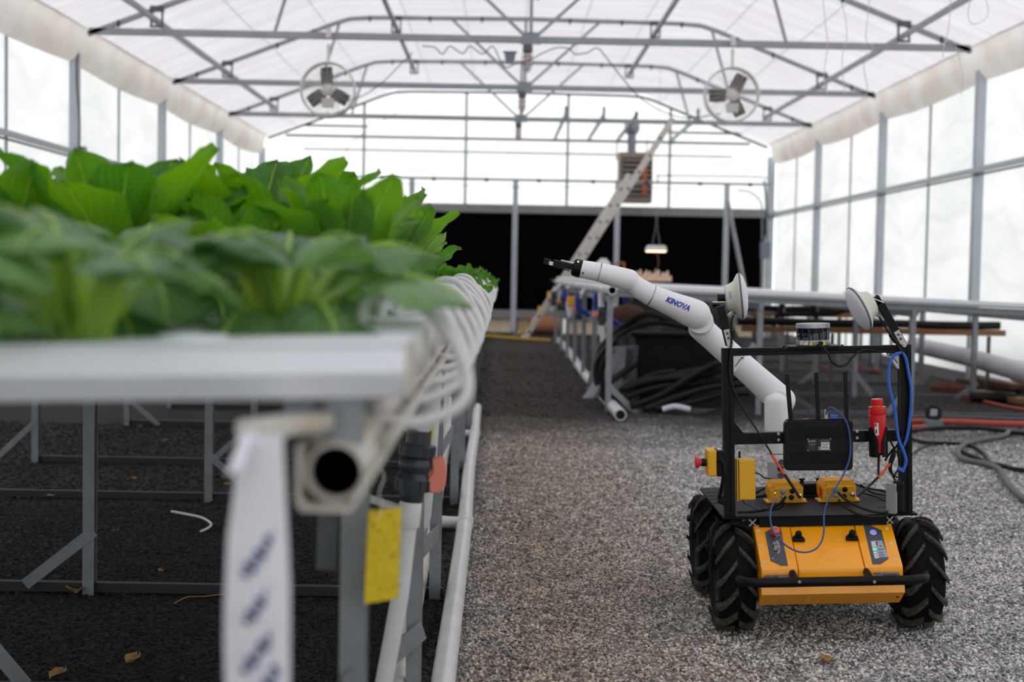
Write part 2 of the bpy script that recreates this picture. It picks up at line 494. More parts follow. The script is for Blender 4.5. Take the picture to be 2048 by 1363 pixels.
# ------------------------------------------------------------------ mesh helpers
class MB:
    def __init__(s, xf=None):
        s.v = []
        s.f = []
        s.uv = None
        s.xf = xf

    def add(s, vs, fs):
        o = len(s.v)
        s.v.extend([Vector(v) for v in vs])
        s.f.extend([tuple(i + o for i in f) for f in fs])

    def box(s, c, size, rot=None):
        c = Vector(c)
        x, y, z = [q / 2 for q in size]
        vs = [Vector((a * x, b * y, d * z)) for d in (-1, 1) for b in (-1, 1) for a in (-1, 1)]
        if rot is not None:
            vs = [rot @ v for v in vs]
        s.add([v + c for v in vs], [(0, 2, 3, 1), (4, 5, 7, 6), (0, 1, 5, 4), (2, 6, 7, 3), (0, 4, 6, 2), (1, 3, 7, 5)])
        return s

    def bar(s, a, b, wd, ht, up=(0, 0, 1)):
        a = Vector(a); b = Vector(b)
        d = (b - a)
        ln = d.length
        d.normalize()
        up = Vector(up)
        if abs(d.dot(up)) > 0.99:
            up = Vector((0, 1, 0))
        x = d.cross(up).normalized()
        z = x.cross(d)
        R = Matrix((x, d, z)).transposed()
        return s.box((a + b) / 2, (wd, ln, ht), R)

    def tube(s, pts, r, n=10, cap=True, close=False):
        pts = [Vector(p) for p in pts]
        k = len(pts)
        rr = r if isinstance(r, (list, tuple)) else [r] * k
        prev = None
        rings = []
        for i, p in enumerate(pts):
            if close:
                t = pts[(i + 1) % k] - pts[i - 1]
            else:
                t = pts[min(i + 1, k - 1)] - pts[max(i - 1, 0)]
            t.normalize()
            if prev is None:
                a = t.orthogonal().normalized()
            else:
                a = (prev - t * prev.dot(t)).normalized()
            prev = a
            b = t.cross(a)
            rings.append([p + (a * math.cos(2 * PI * j / n) + b * math.sin(2 * PI * j / n)) * rr[i] for j in range(n)])
        vs = [v for q in rings for v in q]
        fs = []
        for i in range(k if close else k - 1):
            i2 = (i + 1) % k
            for j in range(n):
                fs.append((i * n + j, i * n + (j + 1) % n, i2 * n + (j + 1) % n, i2 * n + j))
        if cap and not close:
            fs.append(tuple(range(n - 1, -1, -1)))
            fs.append(tuple((k - 1) * n + j for j in range(n)))
        s.add(vs, fs)
        return s

    def lathe(s, prof, M, n=24):
        """profile (r, h) turned about the local z of M"""
        vs = []
        fs = []
        k = len(prof)
        for r, h in prof:
            for j in range(n):
                a = 2 * PI * j / n
                vs.append(M @ Vector((max(r, 1e-5) * math.cos(a), max(r, 1e-5) * math.sin(a), h)))
        for i in range(k - 1):
            for j in range(n):
                fs.append((i * n + j, i * n + (j + 1) % n, (i + 1) * n + (j + 1) % n, (i + 1) * n + j))
        fs.append(tuple(range(n - 1, -1, -1)))
        fs.append(tuple((k - 1) * n + j for j in range(n)))
        s.add(vs, fs)
        return s

    def sphere(s, c, r, n=16, m=10, sc_=(1, 1, 1)):
        prof = [(math.sin(PI * i / m) * r, -math.cos(PI * i / m) * r) for i in range(m + 1)]
        return s.lathe(prof, Matrix.Translation(Vector(c)) @ Matrix.Diagonal((*sc_, 1)), n)

    def prism(s, poly, M, h0, h1):
        """poly in local xy of M, from z=h0 to z=h1"""
        k = len(poly)
        vs = [M @ Vector((x, y, h0)) for x, y in poly] + [M @ Vector((x, y, h1)) for x, y in poly]
        fs = [tuple(range(k - 1, -1, -1)), tuple(range(k, 2 * k))]
        fs += [(i, (i + 1) % k, (i + 1) % k + k, i + k) for i in range(k)]
        s.add(vs, fs)
        return s

    def grid(s, pts):
        """rows of points"""
        o = len(s.v)
        nr, nc = len(pts), len(pts[0])
        s.v.extend([Vector(p) for row in pts for p in row])
        s.f.extend([(o + i * nc + j, o + i * nc + j + 1, o + (i + 1) * nc + j + 1, o + (i + 1) * nc + j) for i in range(nr - 1) for j in range(nc - 1)])
        return s

    def build(s, name, mt, parent=None, smooth=False, bevel=0.0, label=None, seg=2):
        vs = [s.xf @ v for v in s.v] if s.xf is not None else s.v
        if parent is None:
            lo = Vector([min(v[i] for v in vs) for i in range(3)])
            hi = Vector([max(v[i] for v in vs) for i in range(3)])
            org = Vector(((lo.x + hi.x) / 2, (lo.y + hi.y) / 2, lo.z))
            vs = [v - org for v in vs]
        else:
            inv = WM[parent.name].inverted()
            vs = [inv @ v for v in vs]
        me = bpy.data.meshes.new(name)
        me.from_pydata([tuple(v) for v in vs], [], s.f)
        me.materials.append(MATS[mt] if isinstance(mt, str) else mt)
        if smooth:
            me.polygons.foreach_set('use_smooth', [True] * len(me.polygons))
        me.update()
        o = bpy.data.objects.new(name, me)
        C.objects.link(o)
        if parent is None:
            o.location = org
            WM[o.name] = Matrix.Translation(org)
        else:
            o.parent = parent
            WM[o.name] = WM[parent.name].copy()
        if smooth:
            # keep hard edges hard
            me2 = o.data
            try:
                me2.set_sharp_from_angle(angle=math.radians(38))
            except Exception:
                pass
        if bevel:
            bv = o.modifiers.new('bevel', 'BEVEL')
            bv.width = bevel
            bv.segments = seg
            bv.limit_method = 'ANGLE'
            bv.angle_limit = math.radians(40)
        if label:
            o['label'] = label
        return o


WM = {}


def tag(o, label, cat, group=None, kind=None):
    o['label'] = label
    o['category'] = cat
    if group:
        o['group'] = group
    if kind:
        o['kind'] = kind
    return o


def thing(name, label, cat, M=(0, 0, 0), group=None):
    o = bpy.data.objects.new(name, None)
    o.empty_display_size = 0.05
    C.objects.link(o)
    if not isinstance(M, Matrix):
        M = Matrix.Translation(Vector(M))
    o.matrix_world = M
    WM[o.name] = M.copy()
    tag(o, label, cat, group)
    return o


def struct(o):
    o['kind'] = 'structure'
    return o


def sempty(name, loc=(0, 0, 0)):
    o = bpy.data.objects.new(name, None)
    C.objects.link(o)
    o.location = loc
    WM[o.name] = Matrix.Translation(Vector(loc))
    o['kind'] = 'structure'
    return o


def dup(root, loc=None, M=None, label=None, group=None):
    r = root.copy()
    C.objects.link(r)
    if M is not None:
        r.matrix_world = M
    elif loc is not None:
        r.location = loc
    WM[r.name] = M.copy() if M is not None else Matrix.Translation(Vector(r.location))
    if label:
        r['label'] = label
    if group:
        r['group'] = group
    for ch in list(root.children):
        c = ch.copy()
        C.objects.link(c)
        c.parent = r
        WM[c.name] = WM[r.name].copy()
        for g in ch.children:
            d = g.copy()
            C.objects.link(d)
            d.parent = c
            WM[d.name] = WM[r.name].copy()
    return r


def smooth_path(pts, n=8, closed=False):
    """Catmull-Rom through the points"""
    pts = [Vector(p) for p in pts]
    out = []
    k = len(pts)
    for i in range(k - 1):
        p0 = pts[max(i - 1, 0)]; p1 = pts[i]; p2 = pts[i + 1]; p3 = pts[min(i + 2, k - 1)]
        for j in range(n):
            t = j / n
            out.append(0.5 * ((2 * p1) + (p2 - p0) * t + (2 * p0 - 5 * p1 + 4 * p2 - p3) * t * t + (3 * p1 - p0 - 3 * p2 + p3) * t ** 3))
    out.append(pts[-1])
    return out


def frame(origin, z, x=None):
    """4x4 with local z along z"""
    z = Vector(z).normalized()
    if x is None:
        x = z.orthogonal()
    x = Vector(x)
    x = (x - z * x.dot(z)).normalized()
    y = z.cross(x)
    M = Matrix((x, y, z)).transposed().to_4x4()
    M.translation = Vector(origin)
    return M


def text_mb(txt, size, M, depth=0.0004, align='CENTER', bend=None, bold=0.0):
    cu = bpy.data.curves.new('lettering', 'FONT')
    cu.body = txt
    cu.size = size
    cu.extrude = depth
    cu.align_x = align
    cu.align_y = 'CENTER'
    cu.resolution_u = 3
    cu.offset = bold
    o = bpy.data.objects.new('lettering', cu)
    C.objects.link(o)
    dg = bpy.context.evaluated_depsgraph_get()
    me = bpy.data.meshes.new_from_object(o.evaluated_get(dg))
    vs = [v.co.copy() for v in me.vertices]
    fs = [tuple(p.vertices) for p in me.polygons]
    bpy.data.objects.remove(o)
    bpy.data.meshes.remove(me)
    if bend:      # wrap local y round a cylinder of this radius lying along local x
        vs = [Vector((v.x, math.sin(v.y / bend) * (bend + v.z), math.cos(v.y / bend) * (bend + v.z) - bend)) for v in vs]
    mb = MB()
    mb.add([M @ v for v in vs], fs)
    return mb


ORD = ['first', 'second', 'third', 'fourth', 'fifth', 'sixth', 'seventh', 'eighth', 'ninth', 'tenth', 'eleventh', 'twelfth',
       'thirteenth', 'fourteenth', 'fifteenth', 'sixteenth', 'seventeenth', 'eighteenth', 'nineteenth', 'twentieth',
       'twenty-first', 'twenty-second', 'twenty-third', 'twenty-fourth', 'twenty-fifth', 'twenty-sixth', 'twenty-seventh',
       'twenty-eighth', 'twenty-ninth', 'thirtieth', 'thirty-first', 'thirty-second', 'thirty-third', 'thirty-fourth',
       'thirty-fifth', 'thirty-sixth', 'thirty-seventh', 'thirty-eighth', 'thirty-ninth', 'fortieth']
# ================================================================== THE HOUSE
XL, XR, XC = -4.34, 4.82, 0.25
YF, YB = 25.3, -4.6
ZE = 3.14
TY = [10.68, 14.32, 17.97, 21.62]        # trusses in view
POSTS = [-0.2 - 3.65, -0.2, 3.45, 7.05, 10.68, 14.32, 17.97, 21.62, 25.27]

# ---- floor
mb = MB()
nx, ny = 70, 150
mb.grid([[(XL - 0.02 + (XR - XL + 0.04) * i / nx, y, ground_z(XL + (XR - XL) * i / nx, y)) for i in range(nx + 1)]
         for y in [YB + (YF + 0.1 - YB) * j / ny for j in range(ny + 1)]])
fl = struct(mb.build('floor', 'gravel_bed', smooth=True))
mat('yard_green', (112, 112, 100), 0.9, var=0.3, vscale=0.7, col2=(122, 120, 110))
mb = MB()
mb.grid([[(-40, -40, -0.06), (40, -40, -0.06)], [(-40, 60, -0.06), (40, 60, -0.06)]])
struct(mb.build('floor_yard', 'yard_green'))
mat('hedge_green', (52, 62, 34), 0.9, var=0.5, vscale=3, col2=(92, 100, 48))
mb = MB()
rows = []
y = 6.0
while y < 15.5:
    hh = 0.45 + 0.15 * noise.noise(Vector((y * 0.5, 0, 7)))
    rows.append([(XR + 0.55 + 0.12 * noise.noise(Vector((y * 2, 1, 0))), y, -0.05), (XR + 0.42 + 0.15 * noise.noise(Vector((y * 2, 2, 0))), y, hh * 0.5),
                 (XR + 0.6 + 0.1 * noise.noise(Vector((y * 3, 3, 0))), y, hh), (XR + 1.1, y, hh + 0.08 * noise.noise(Vector((y * 3, 5, 0)))), (XR + 1.4, y, hh * 0.5), (XR + 1.4, y, -0.05)])
    y += 0.15
mb.grid(rows)
o = mb.build('hedge', 'hedge_green')
tag(o, 'low green growth outside, dimly seen through the right wall sheets', 'hedge')

# ---- gravel: loose stones nobody could count, denser towards the camera
npr = np.random.RandomState(3)
pts = []


def stones(n, x0, x1, y0, y1, s0, s1):
    xs = npr.uniform(x0, x1, n)
    ys = npr.uniform(y0, y1, n)
    ss = npr.uniform(s0, s1, n) * (1 + 0.5 * (npr.rand(n) > 0.93))
    for x, y, s_ in zip(xs, ys, ss):
        # inside the camera's field, with a margin for a step aside
        if -0.55 * y - 0.6 < x < 0.55 * y + 0.6:
            pts.append((x, y, ground_z(x, y) + s_ * 0.1, s_))


stones(80000, -0.5, 2.5, 3.2, 5.6, 0.006, 0.0115)
stones(44000, -0.6, 3.3, 5.6, 8.6, 0.007, 0.014)
stones(36000, -2.2, -0.2, 3.3, 6.2, 0.007, 0.013)
stones(12000, -3.4, -0.5, 6.2, 9.5, 0.009, 0.018)
stones(11000, -0.2, 4.4, 8.6, 12.5, 0.010, 0.019)
stones(5000, -0.2, 3.4, 12.0, 15.5, 0.012, 0.022)
stones(2500, -0.2, 2.0, 15.0, 19.0, 0.014, 0.024)
me = bpy.data.meshes.new('gravel')
me.from_pydata([p[:3] for p in pts], [], [])
at = me.attributes.new('stone_size', 'FLOAT', 'POINT')
at.data.foreach_set('value', [p[3] for p in pts])
gv = bpy.data.objects.new('gravel', me)
C.objects.link(gv)
tag(gv, 'loose grey and brown crushed stone covering the greenhouse ground', 'gravel', kind='stuff')
ng = bpy.data.node_groups.new('gravel_scatter', 'GeometryNodeTree')
ng.interface.new_socket('Geometry', in_out='INPUT', socket_type='NodeSocketGeometry')
ng.interface.new_socket('Geometry', in_out='OUTPUT', socket_type='NodeSocketGeometry')
N = ng.nodes
gi = N.new('NodeGroupInput')
go = N.new('NodeGroupOutput')
g2i = N.new('GeometryNodeGeometryToInstance')
for k in range(6):
    ico = N.new('GeometryNodeMeshIcoSphere')
    ico.inputs['Radius'].default_value = 0.5
    ico.inputs['Subdivisions'].default_value = 2 if k < 2 else 1
    setp = N.new('GeometryNodeSetPosition')
    rv = N.new('FunctionNodeRandomValue')
    rv.data_type = 'FLOAT_VECTOR'
    rv.inputs[0].default_value = (-0.14, -0.14, -0.14)
    rv.inputs[1].default_value = (0.14, 0.14, 0.14)
    rv.inputs['Seed'].default_value = k + 11
    ng.links.new(ico.outputs[0], setp.inputs[0])
    ng.links.new(rv.outputs[0], setp.inputs['Offset'])
    tf = N.new('GeometryNodeTransform')
    tf.inputs['Scale'].default_value = [(1, 0.8, 0.6), (0.8, 1, 0.7), (1.1, 0.7, 0.55), (0.9, 0.9, 0.75), (1.2, 0.8, 0.5), (0.8, 0.75, 0.8)][k]
    ng.links.new(setp.outputs[0], tf.inputs[0])
    sm = N.new('GeometryNodeSetMaterial')
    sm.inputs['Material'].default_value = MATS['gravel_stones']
    ng.links.new(tf.outputs[0], sm.inputs[0])
    ng.links.new(sm.outputs[0], g2i.inputs[0])
iop = N.new('GeometryNodeInstanceOnPoints')
iop.inputs['Pick Instance'].default_value = True
ri = N.new('FunctionNodeRandomValue')
ri.data_type = 'INT'
ri.inputs[4].default_value = 0
ri.inputs[5].default_value = 5
rr_ = N.new('FunctionNodeRandomValue')
rr_.data_type = 'FLOAT_VECTOR'
rr_.inputs[0].default_value = (-0.7, -0.7, 0)
rr_.inputs[1].default_value = (0.7, 0.7, 6.28)
na = N.new('GeometryNodeInputNamedAttribute')
na.data_type = 'FLOAT'
na.inputs[0].default_value = 'stone_size'
m2p = N.new('GeometryNodeMeshToPoints')
ng.links.new(gi.outputs[0], m2p.inputs[0])
ng.links.new(m2p.outputs[0], iop.inputs['Points'])
ng.links.new(g2i.outputs[0], iop.inputs['Instance'])
ng.links.new(ri.outputs[2], iop.inputs['Instance Index'])
ng.links.new(rr_.outputs[0], iop.inputs['Rotation'])
ng.links.new(na.outputs[0], iop.inputs['Scale'])
ng.links.new(iop.outputs[0], go.inputs[0])
md = gv.modifiers.new('gravel_scatter', 'NODES')
md.node_group = ng

# ---- ceiling fabric over the arches
ARCH = [(-4.41, 3.36), (-3.6, 3.67), (-2.9, 3.94), (-2.42, 4.13), (-2.2, 4.20), (-1.9, 4.22), (0, 4.24), (1.9, 4.22), (2.2, 4.20), (2.42, 4.13), (2.9, 3.94), (3.6, 3.67), (4.41, 3.36)]
ARCH = [(XC + x, z) for x, z in ARCH]


def arch_z(x):
    for (x0, z0), (x1, z1) in zip(ARCH, ARCH[1:]):
        if x0 <= x <= x1:
            return z0 + (z1 - z0) * (x - x0) / (x1 - x0)
    return ARCH[0][1]


mb = MB()
rows = []
y = YB
bay = 3.65
while y <= YF + 0.01:
    row = []
    for i in range(61):
        x = ARCH[0][0] + (ARCH[-1][0] - ARCH[0][0]) * i / 60
        ph = ((y - TY[0]) % bay) / bay
        sag = 0.05 * math.sin(PI * ph)
        z = arch_z(x) + 0.05 - sag * 0.5 + 0.012 * noise.noise(Vector((x * 1.5, y * 3, 1)))
        row.append((x, y, z))
    rows.append(row)
    y += 0.2
rows.append([(p[0], YF, arch_z(p[0]) + 0.05) for p in rows[0]])
mb.grid(rows)
ceil = struct(mb.build('ceiling', 'roof_fabric', smooth=True))
# sewn cords of the shade cloth, running the length of the house
for k, xo in enumerate([-3.9, -3.2, -2.5, -1.5, -0.75, 0.0, 0.75, 1.5, 2.5, 3.2, 3.9]):
    x = XC + xo
    pts_ = []
    yy = 7.0
    while yy < YF:
        ph = ((yy - TY[0]) % bay) / bay
        pts_.append((x, yy, arch_z(x) + 0.035 - 0.025 * math.sin(PI * ph)))
        yy += bay / 6
    MB().tube(pts_, 0.0035, 5).build('fabric_cord', 'galvanised', ceil)

# eave cloth: bulges from the arch foot down to the wall
for sd, nm in ((-1, 'left'), (1, 'right')):
    xa = XC + sd * 4.41
    xw = XL if sd < 0 else XR
    mb = MB()
    rows = []
    y = YB
    while y <= YF + 0.01:
        ph = ((y - TY[0]) % bay) / bay
        bl = math.sin(PI * ph) * 0.05
        prof = [(xa - sd * 0.02, 3.40), (xa + sd * 0.03, 3.335 - bl * 0.3), (xa + sd * 0.04, 3.26 - bl * 0.6), (xa + sd * 0.06, 3.19 - bl),
                (xa + sd * 0.10, 3.125 - bl * 1.1), (xw - sd * 0.01, 3.08 - bl), (xw + sd * 0.02, 3.11 - bl)]
        rows.append([(px_ + 0.012 * noise.noise(Vector((px_ * 5, y * 1.4, z_ * 4))), y, z_ + 0.012 * noise.noise(Vector((y * 1.3, px_ * 6, 3)))) for px_, z_ in smooth_path([(a, b, 0) for a, b in prof], 3) for _ in [0]] if False else
                    [(q.x + 0.006 * noise.noise(Vector((q.x * 3, y * 0.9, q.y * 2))), y, q.y + 0.012 * noise.noise(Vector((y * 0.7, q.x * 2, 3)))) for q in smooth_path([(a, b, 0) for a, b in prof], 3)])
        y += 0.22
    mb.grid(rows)
    o = mb.build('eave_cloth', 'eave_fabric', ceil, smooth=True)
    o['label'] = 'creased white cloth closing the %s eave' % nm

# ---- side walls
for sd, nm in ((-1, 'left'), (1, 'right')):
    xw = XL if sd < 0 else XR
    wl = MB()
    wl.box((xw + sd * 0.03, (YF + YB) / 2, 0.06), (0.05, YF - YB, 0.12))
    wall = struct(wl.build('wall_' + nm, 'beam_aged'))
    ys = sorted([p for p in POSTS] + [(a + b) / 2 for a, b in zip(POSTS, POSTS[1:])] + [YB])
    for y0, y1 in zip(ys, ys[1:]):
        pts_ = []
        for i in range(7):
            t = i / 6
            yy = y0 + (y1 - y0) * t
            col = []
            for j in range(9):
                z = 0.05 + (3.30 - 0.05) * j / 8
                b_ = 0.02 * math.sin(PI * t) * math.sin(PI * j / 8) * (1 + 0.5 * noise.noise(Vector((y0, z, 0))))
                col.append((xw + sd * (0.02 + b_), yy, z))
            pts_.append(col)
        MB().grid(pts_).build('sheet_panel', 'wall_sheet', wall, smooth=True)
    for y_ in POSTS:
        MB().box((xw - sd * 0.05, y_, 1.57), (0.09, 0.10, 3.2)).build('post', 'post_paint', wall, bevel=0.006)
    for a, b in zip(POSTS, POSTS[1:]):
        MB().box((xw - sd * 0.0, (a + b) / 2, 1.6), (0.022, 0.022, 3.2)).build('mullion', 'truss_steel', wall)
    r = MB().box((xw - sd * 0.10, (YF + YB) / 2, 2.17), (0.035, YF - YB, 0.05))
    r.build('side_rail', 'post_paint', wall)
    MB().box((xw - sd * 0.075, (YF + YB) / 2, 2.125), (0.05, YF - YB, 0.012)).build('rail_flange', 'dark_steel', wall)
    if sd < 0:
        MB().box((xw + 0.12, 14.32, 2.16), (0.09, 0.09, 0.16)).build('switch_box', 'galvanised', wall, bevel=0.005)
        MB().tube(smooth_path([(xw + 0.10, 14.25, 3.2), (xw + 0.09, 14.25, 2.9), (xw + 0.13, 14.22, 2.5), (xw + 0.12, 14.25, 2.2)], 5), 0.01, 6).build('conduit', 'dark_steel', wall)

# ---- far gable wall
gx = lambda px: P(px, 400, YF).x
wb = MB().box((XC, YF - 0.02, 2.20), (XR - XL, 0.10, 0.15))
wall_b = struct(wb.build('wall_back', 'beam_aged'))
mull = [XL, -2.47, -0.67, 1.13, 2.94, XR]
for a, b in zip(mull, mull[1:]):
    n_ = 6
    pts_ = []
    for j in range(n_ + 1):
        x = a + (b - a) * j / n_
        zt = arch_z(min(max(x, ARCH[0][0]), ARCH[-1][0])) + 0.06
        pts_.append([(x, YF + 0.03, 2.2 + (zt - 2.2) * i / 4) for i in range(5)])
    MB().grid(pts_).build('sheet_panel', 'gable_sheet', wall_b)
for x in mull[1:-1]:
    MB().box((x, YF - 0.02, (2.25 + arch_z(x)) / 2), (0.045, 0.05, arch_z(x) - 2.25)).build('mullion', 'truss_steel', wall_b)
MB().box((XC, YF - 0.04, 3.42), (8.2, 0.05, 0.05)).build('gable_rail', 'truss_steel', wall_b)
MB().box((XC, YF + 0.0, 3.19), (7.6, 0.02, 0.03)).build('gable_rail', 'galvanised', wall_b)
MB().box((-2.95, YF - 0.03, 3.60), (1.1, 0.04, 0.045)).build('gable_rail', 'truss_steel', wall_b)
MB().box((3.55, YF - 0.03, 3.60), (1.3, 0.04, 0.045)).build('gable_rail', 'truss_steel', wall_b)
# arch seam at the gable
pts_ = [(x, YF - 0.06, z + 0.0) for x, z in ARCH]
for a, b in zip(pts_, pts_[1:]):
    MB().bar(a, b, 0.04, 0.04).build('gable_arch', 'dark_steel', wall_b)
# black cooling pads in the lower half, one cell after another
MB().box((0.23, YF + 0.04, 1.25), (8.9, 0.02, 1.85)).build('pad_backing', 'black_pad', wall_b)  # added behind the pads to stop daylight leaking through their gaps
pw = (4.66 - (-4.2)) / 9
for k in range(9):
    x0 = -4.2 + pw * k
    m_ = MB()
    m_.box((x0 + pw / 2, YF - 0.01, 1.25), (pw - 0.006, 0.06, 1.76))
    m_.build('cooling_pad', 'black_pad', wall_b, bevel=0.004)
MB().box((XC, YF - 0.05, 0.34), (XR - XL, 0.12, 0.15)).build('pad_trough', 'beam_aged', wall_b)
for k in range(5):
    x0 = -4.2 + 1.78 * k
    MB().box((x0 + 0.88, YF + 0.0, 0.13), (1.73, 0.03, 0.30)).build('kick_board', 'plywood', wall_b)
for k in range(5):
    MB().box((-3.3 + 1.78 * k, YF - 0.05, 0.13), (0.06, 0.05, 0.3)).build('kick_stud', 'wood_dark', wall_b)
MB().box((4.74, YF - 0.03, 1.6), (0.12, 0.08, 3.2)).build('corner_post', 'post_paint', wall_b)
MB().box((-4.27, YF - 0.03, 1.6), (0.12, 0.08, 3.2)).build('corner_post', 'post_paint', wall_b)

# ---- gable behind the camera
mb = MB()
xs_ = [XL, XC - 4.0] + [XC + x * 1.0 for x in (-3.2, -2.3, 0, 2.3, 3.2, 4.0)] + [XR]
mb.grid([[(x, YB, 0), (x, YB, arch_z(min(max(x, ARCH[0][0]), ARCH[-1][0])) + 0.06)] for x in xs_])
struct(mb.build('wall_front', 'gable_sheet'))

# ---- roof trusses
TN = {0: 'nearest', 1: 'second', 2: 'third', 3: 'farthest'}


def truss(Y, k):
    lab = ['galvanised roof truss nearest the camera, above the frame top', 'galvanised roof truss that carries both round fans',
           'middle galvanised roof truss seen just behind the fans', 'farthest galvanised roof truss, with the ladder against it'][k]
    t = thing('roof_truss', lab, 'truss', (XC, Y, 3.3), 'roof trusses')
    zc = 3.385
    MB().box((XC, Y, zc), (8.80, 0.05, 0.066)).build('bottom_chord', 'truss_steel', t, bevel=0.004)
    for a, b in zip(ARCH, ARCH[1:]):
        m_ = MB().bar((a[0], Y, a[1] - 0.005), (b[0], Y, b[1] - 0.005), 0.05, 0.045)
        m_.build('arch_tube', 'truss_steel', t)
    MB().bar((XC, Y, zc), (XC, Y, 4.24), 0.035, 0.035).build('king_post', 'truss_steel', t)
    for s_ in (-1, 1):
        MB().bar((XC + s_ * 0.05, Y, zc + 0.03), (XC + s_ * 0.93, Y, 4.22), 0.03, 0.03).build('web_strut', 'truss_steel', t)
        MB().bar((XC + s_ * 2.56, Y, zc), (XC + s_ * 2.33, Y, 4.15), 0.03, 0.03).build('web_strut', 'truss_steel', t)
    MB().prism([(-0.1, -0.05), (0.1, -0.05), (0.07, 0.07), (-0.07, 0.07)], frame((XC, Y - 0.03, zc), (0, -1, 0), (1, 0, 0)), -0.004, 0.004).build('gusset', 'galvanised', t)
    for s_ in (-1, 1):
        for xb in (3.72, 1.62):
            x = XC + s_ * xb
            z = arch_z(x)
            m_ = MB()
            m_.box((x, Y - 0.02, z - 0.01), (0.13, 0.07, 0.05))
            m_.box((x - 0.055, Y - 0.03, z - 0.1), (0.018, 0.03, 0.17))
            m_.box((x + 0.055, Y - 0.03, z - 0.1), (0.018, 0.03, 0.17))
            m_.box((x, Y - 0.03, z - 0.185), (0.13, 0.04, 0.018))
            m_.build('purlin_bracket', 'galvanised_dark', t)
    for xo in (-4.1, -3.1, -2.65, -1.95, -1.2, -0.55, 0.55, 1.2, 1.95, 2.65, 3.1, 4.1):
        x = XC + xo
        MB().box((x, Y - 0.03, arch_z(x) - 0.02), (0.022, 0.02, 0.07)).build('cloth_clip', 'dark_steel', t)
    return t


for k, Y in enumerate(TY):
    truss(Y, k)

# ---- lengthwise purlins hung below the arches
for k, xo in enumerate((-3.72, -1.62, 1.62, 3.72)):
    x = XC + xo
    z = arch_z(x) - 0.13
    o = MB().box((x, (6.5 + 21.7) / 2, z), (0.045, 15.2, 0.045)).build('roof_purlin', 'truss_steel')
    tag(o, ['galvanised purlin pipe under the roof nearest the left wall', 'galvanised purlin pipe under the roof above the left fan',
            'galvanised purlin pipe under the roof left of the right fan', 'galvanised purlin pipe under the roof nearest the right wall'][k], 'purlin', 'roof purlins')

# ---- caged lamps below each truss centre
def cage_lamp(Y, x, zt, label):
    t = thing('caged_lamp', label, 'lamp', (x, Y, zt - 0.30), 'caged ceiling lamps')
    MB().lathe([(0.045, 0), (0.05, -0.02), (0.05, -0.07), (0.035, -0.085)], Matrix.Translation((x, Y, zt)), 14).build('lamp_holder', 'galvanised_dark', t, smooth=True)
    MB().lathe([(0.03, -0.08), (0.042, -0.11), (0.042, -0.2), (0.03, -0.24), (0.006, -0.255)], Matrix.Translation((x, Y, zt)), 14).build('glass_jar', 'lid_clear', t, smooth=True)
    m_ = MB()
    for j in range(6):
        a = 2 * PI * j / 6
        c_, s_ = math.cos(a), math.sin(a)
        m_.tube([(x + c_ * r, Y + s_ * r, zt + h) for r, h in ((0.05, -0.08), (0.052, -0.2), (0.035, -0.25), (0.002, -0.275))], 0.0028, 4)
    for h, r in ((-0.12, 0.052), (-0.2, 0.052)):
        m_.tube([(x + math.cos(2 * PI * q / 12) * r, Y + math.sin(2 * PI * q / 12) * r, zt + h) for q in range(12)], 0.0028, 4, close=True)
    m_.build('wire_cage', 'galvanised_dark', t)
    return t


cage_lamp(10.68, P(1076, 5, 10.68).x, 3.36, 'caged lamp at the top edge, nearest of the row')
cage_lamp(14.28, P(1055, 120, 14.3).x, 3.33, 'caged lamp hanging from the truss with the fans')
cage_lamp(17.93, P(1044, 200, 18).x, 3.33, 'caged lamp hanging from the middle truss')
cage_lamp(21.58, P(1037, 255, 21.6).x, 3.33, 'caged lamp hanging from the farthest truss')

t = P(1020, 117, 14.25)
b_ = thing('junction_box', 'small grey junction box under the truss beside a caged lamp', 'box', t)
MB().prism([(-0.055, 0.05), (0.055, 0.05), (0.05, 0.0), (0.03, -0.05), (-0.03, -0.05), (-0.05, 0.0)], frame(t, (0, -1, 0), (1, 0, 0)), -0.03, 0.03).build('housing', 'box_grey', b_, bevel=0.004)
MB().box((t.x, t.y - 0.005, t.z + 0.06), (0.14, 0.05, 0.015)).build('mounting_plate', 'galvanised_dark', b_)
# electric wire coiled round the chord
cp = []
for (px, py, dy) in [(845, 92, -.05), (870, 95, .03), (885, 108, -.05), (900, 92, -.04), (925, 107, -.05), (940, 92, -.04), (965, 108, -.05), (985, 92, -.04), (1000, 120, -.06), (1012, 135, -.08), (1030, 128, -.08),
                     (1060, 120, -.07), (1085, 106, -.06), (1115, 95, -.05), (1140, 98, -.04), (1150, 108, -.05), (1175, 105, -.05), (1195, 96, -.04), (1215, 118, -.05), (1240, 150, .0), (1280, 195, .3), (1330, 225, .6),
                     (1380, 236, .5), (1440, 227, .1)]:
    cp.append(P(px, py, 14.3 + dy))
o = MB().tube(smooth_path(cp, 4), 0.006, 5).build('electric_wire', 'dark_steel', smooth=True)
tag(o, 'thin dark wire looping round the truss and drooping to the right fan', 'wire')
o = MB().tube(smooth_path([P(825, 105, 14.3), P(800, 130, 14.28), P(770, 160, 14.26), P(735, 186, 14.25), P(700, 200, 14.25), P(676, 207, 14.22)], 5), 0.005, 5).build('electric_wire', 'dark_steel', smooth=True)
tag(o, 'thin dark wire drooping from the truss to the left fan', 'wire')
o = MB().tube([P(640, 425, 24), P(700, 285, 24), P(835, 197, 24)], 0.006, 4).build('guy_wire', 'dark_steel')
tag(o, 'slanting guy wire in front of the bright far gable', 'wire')

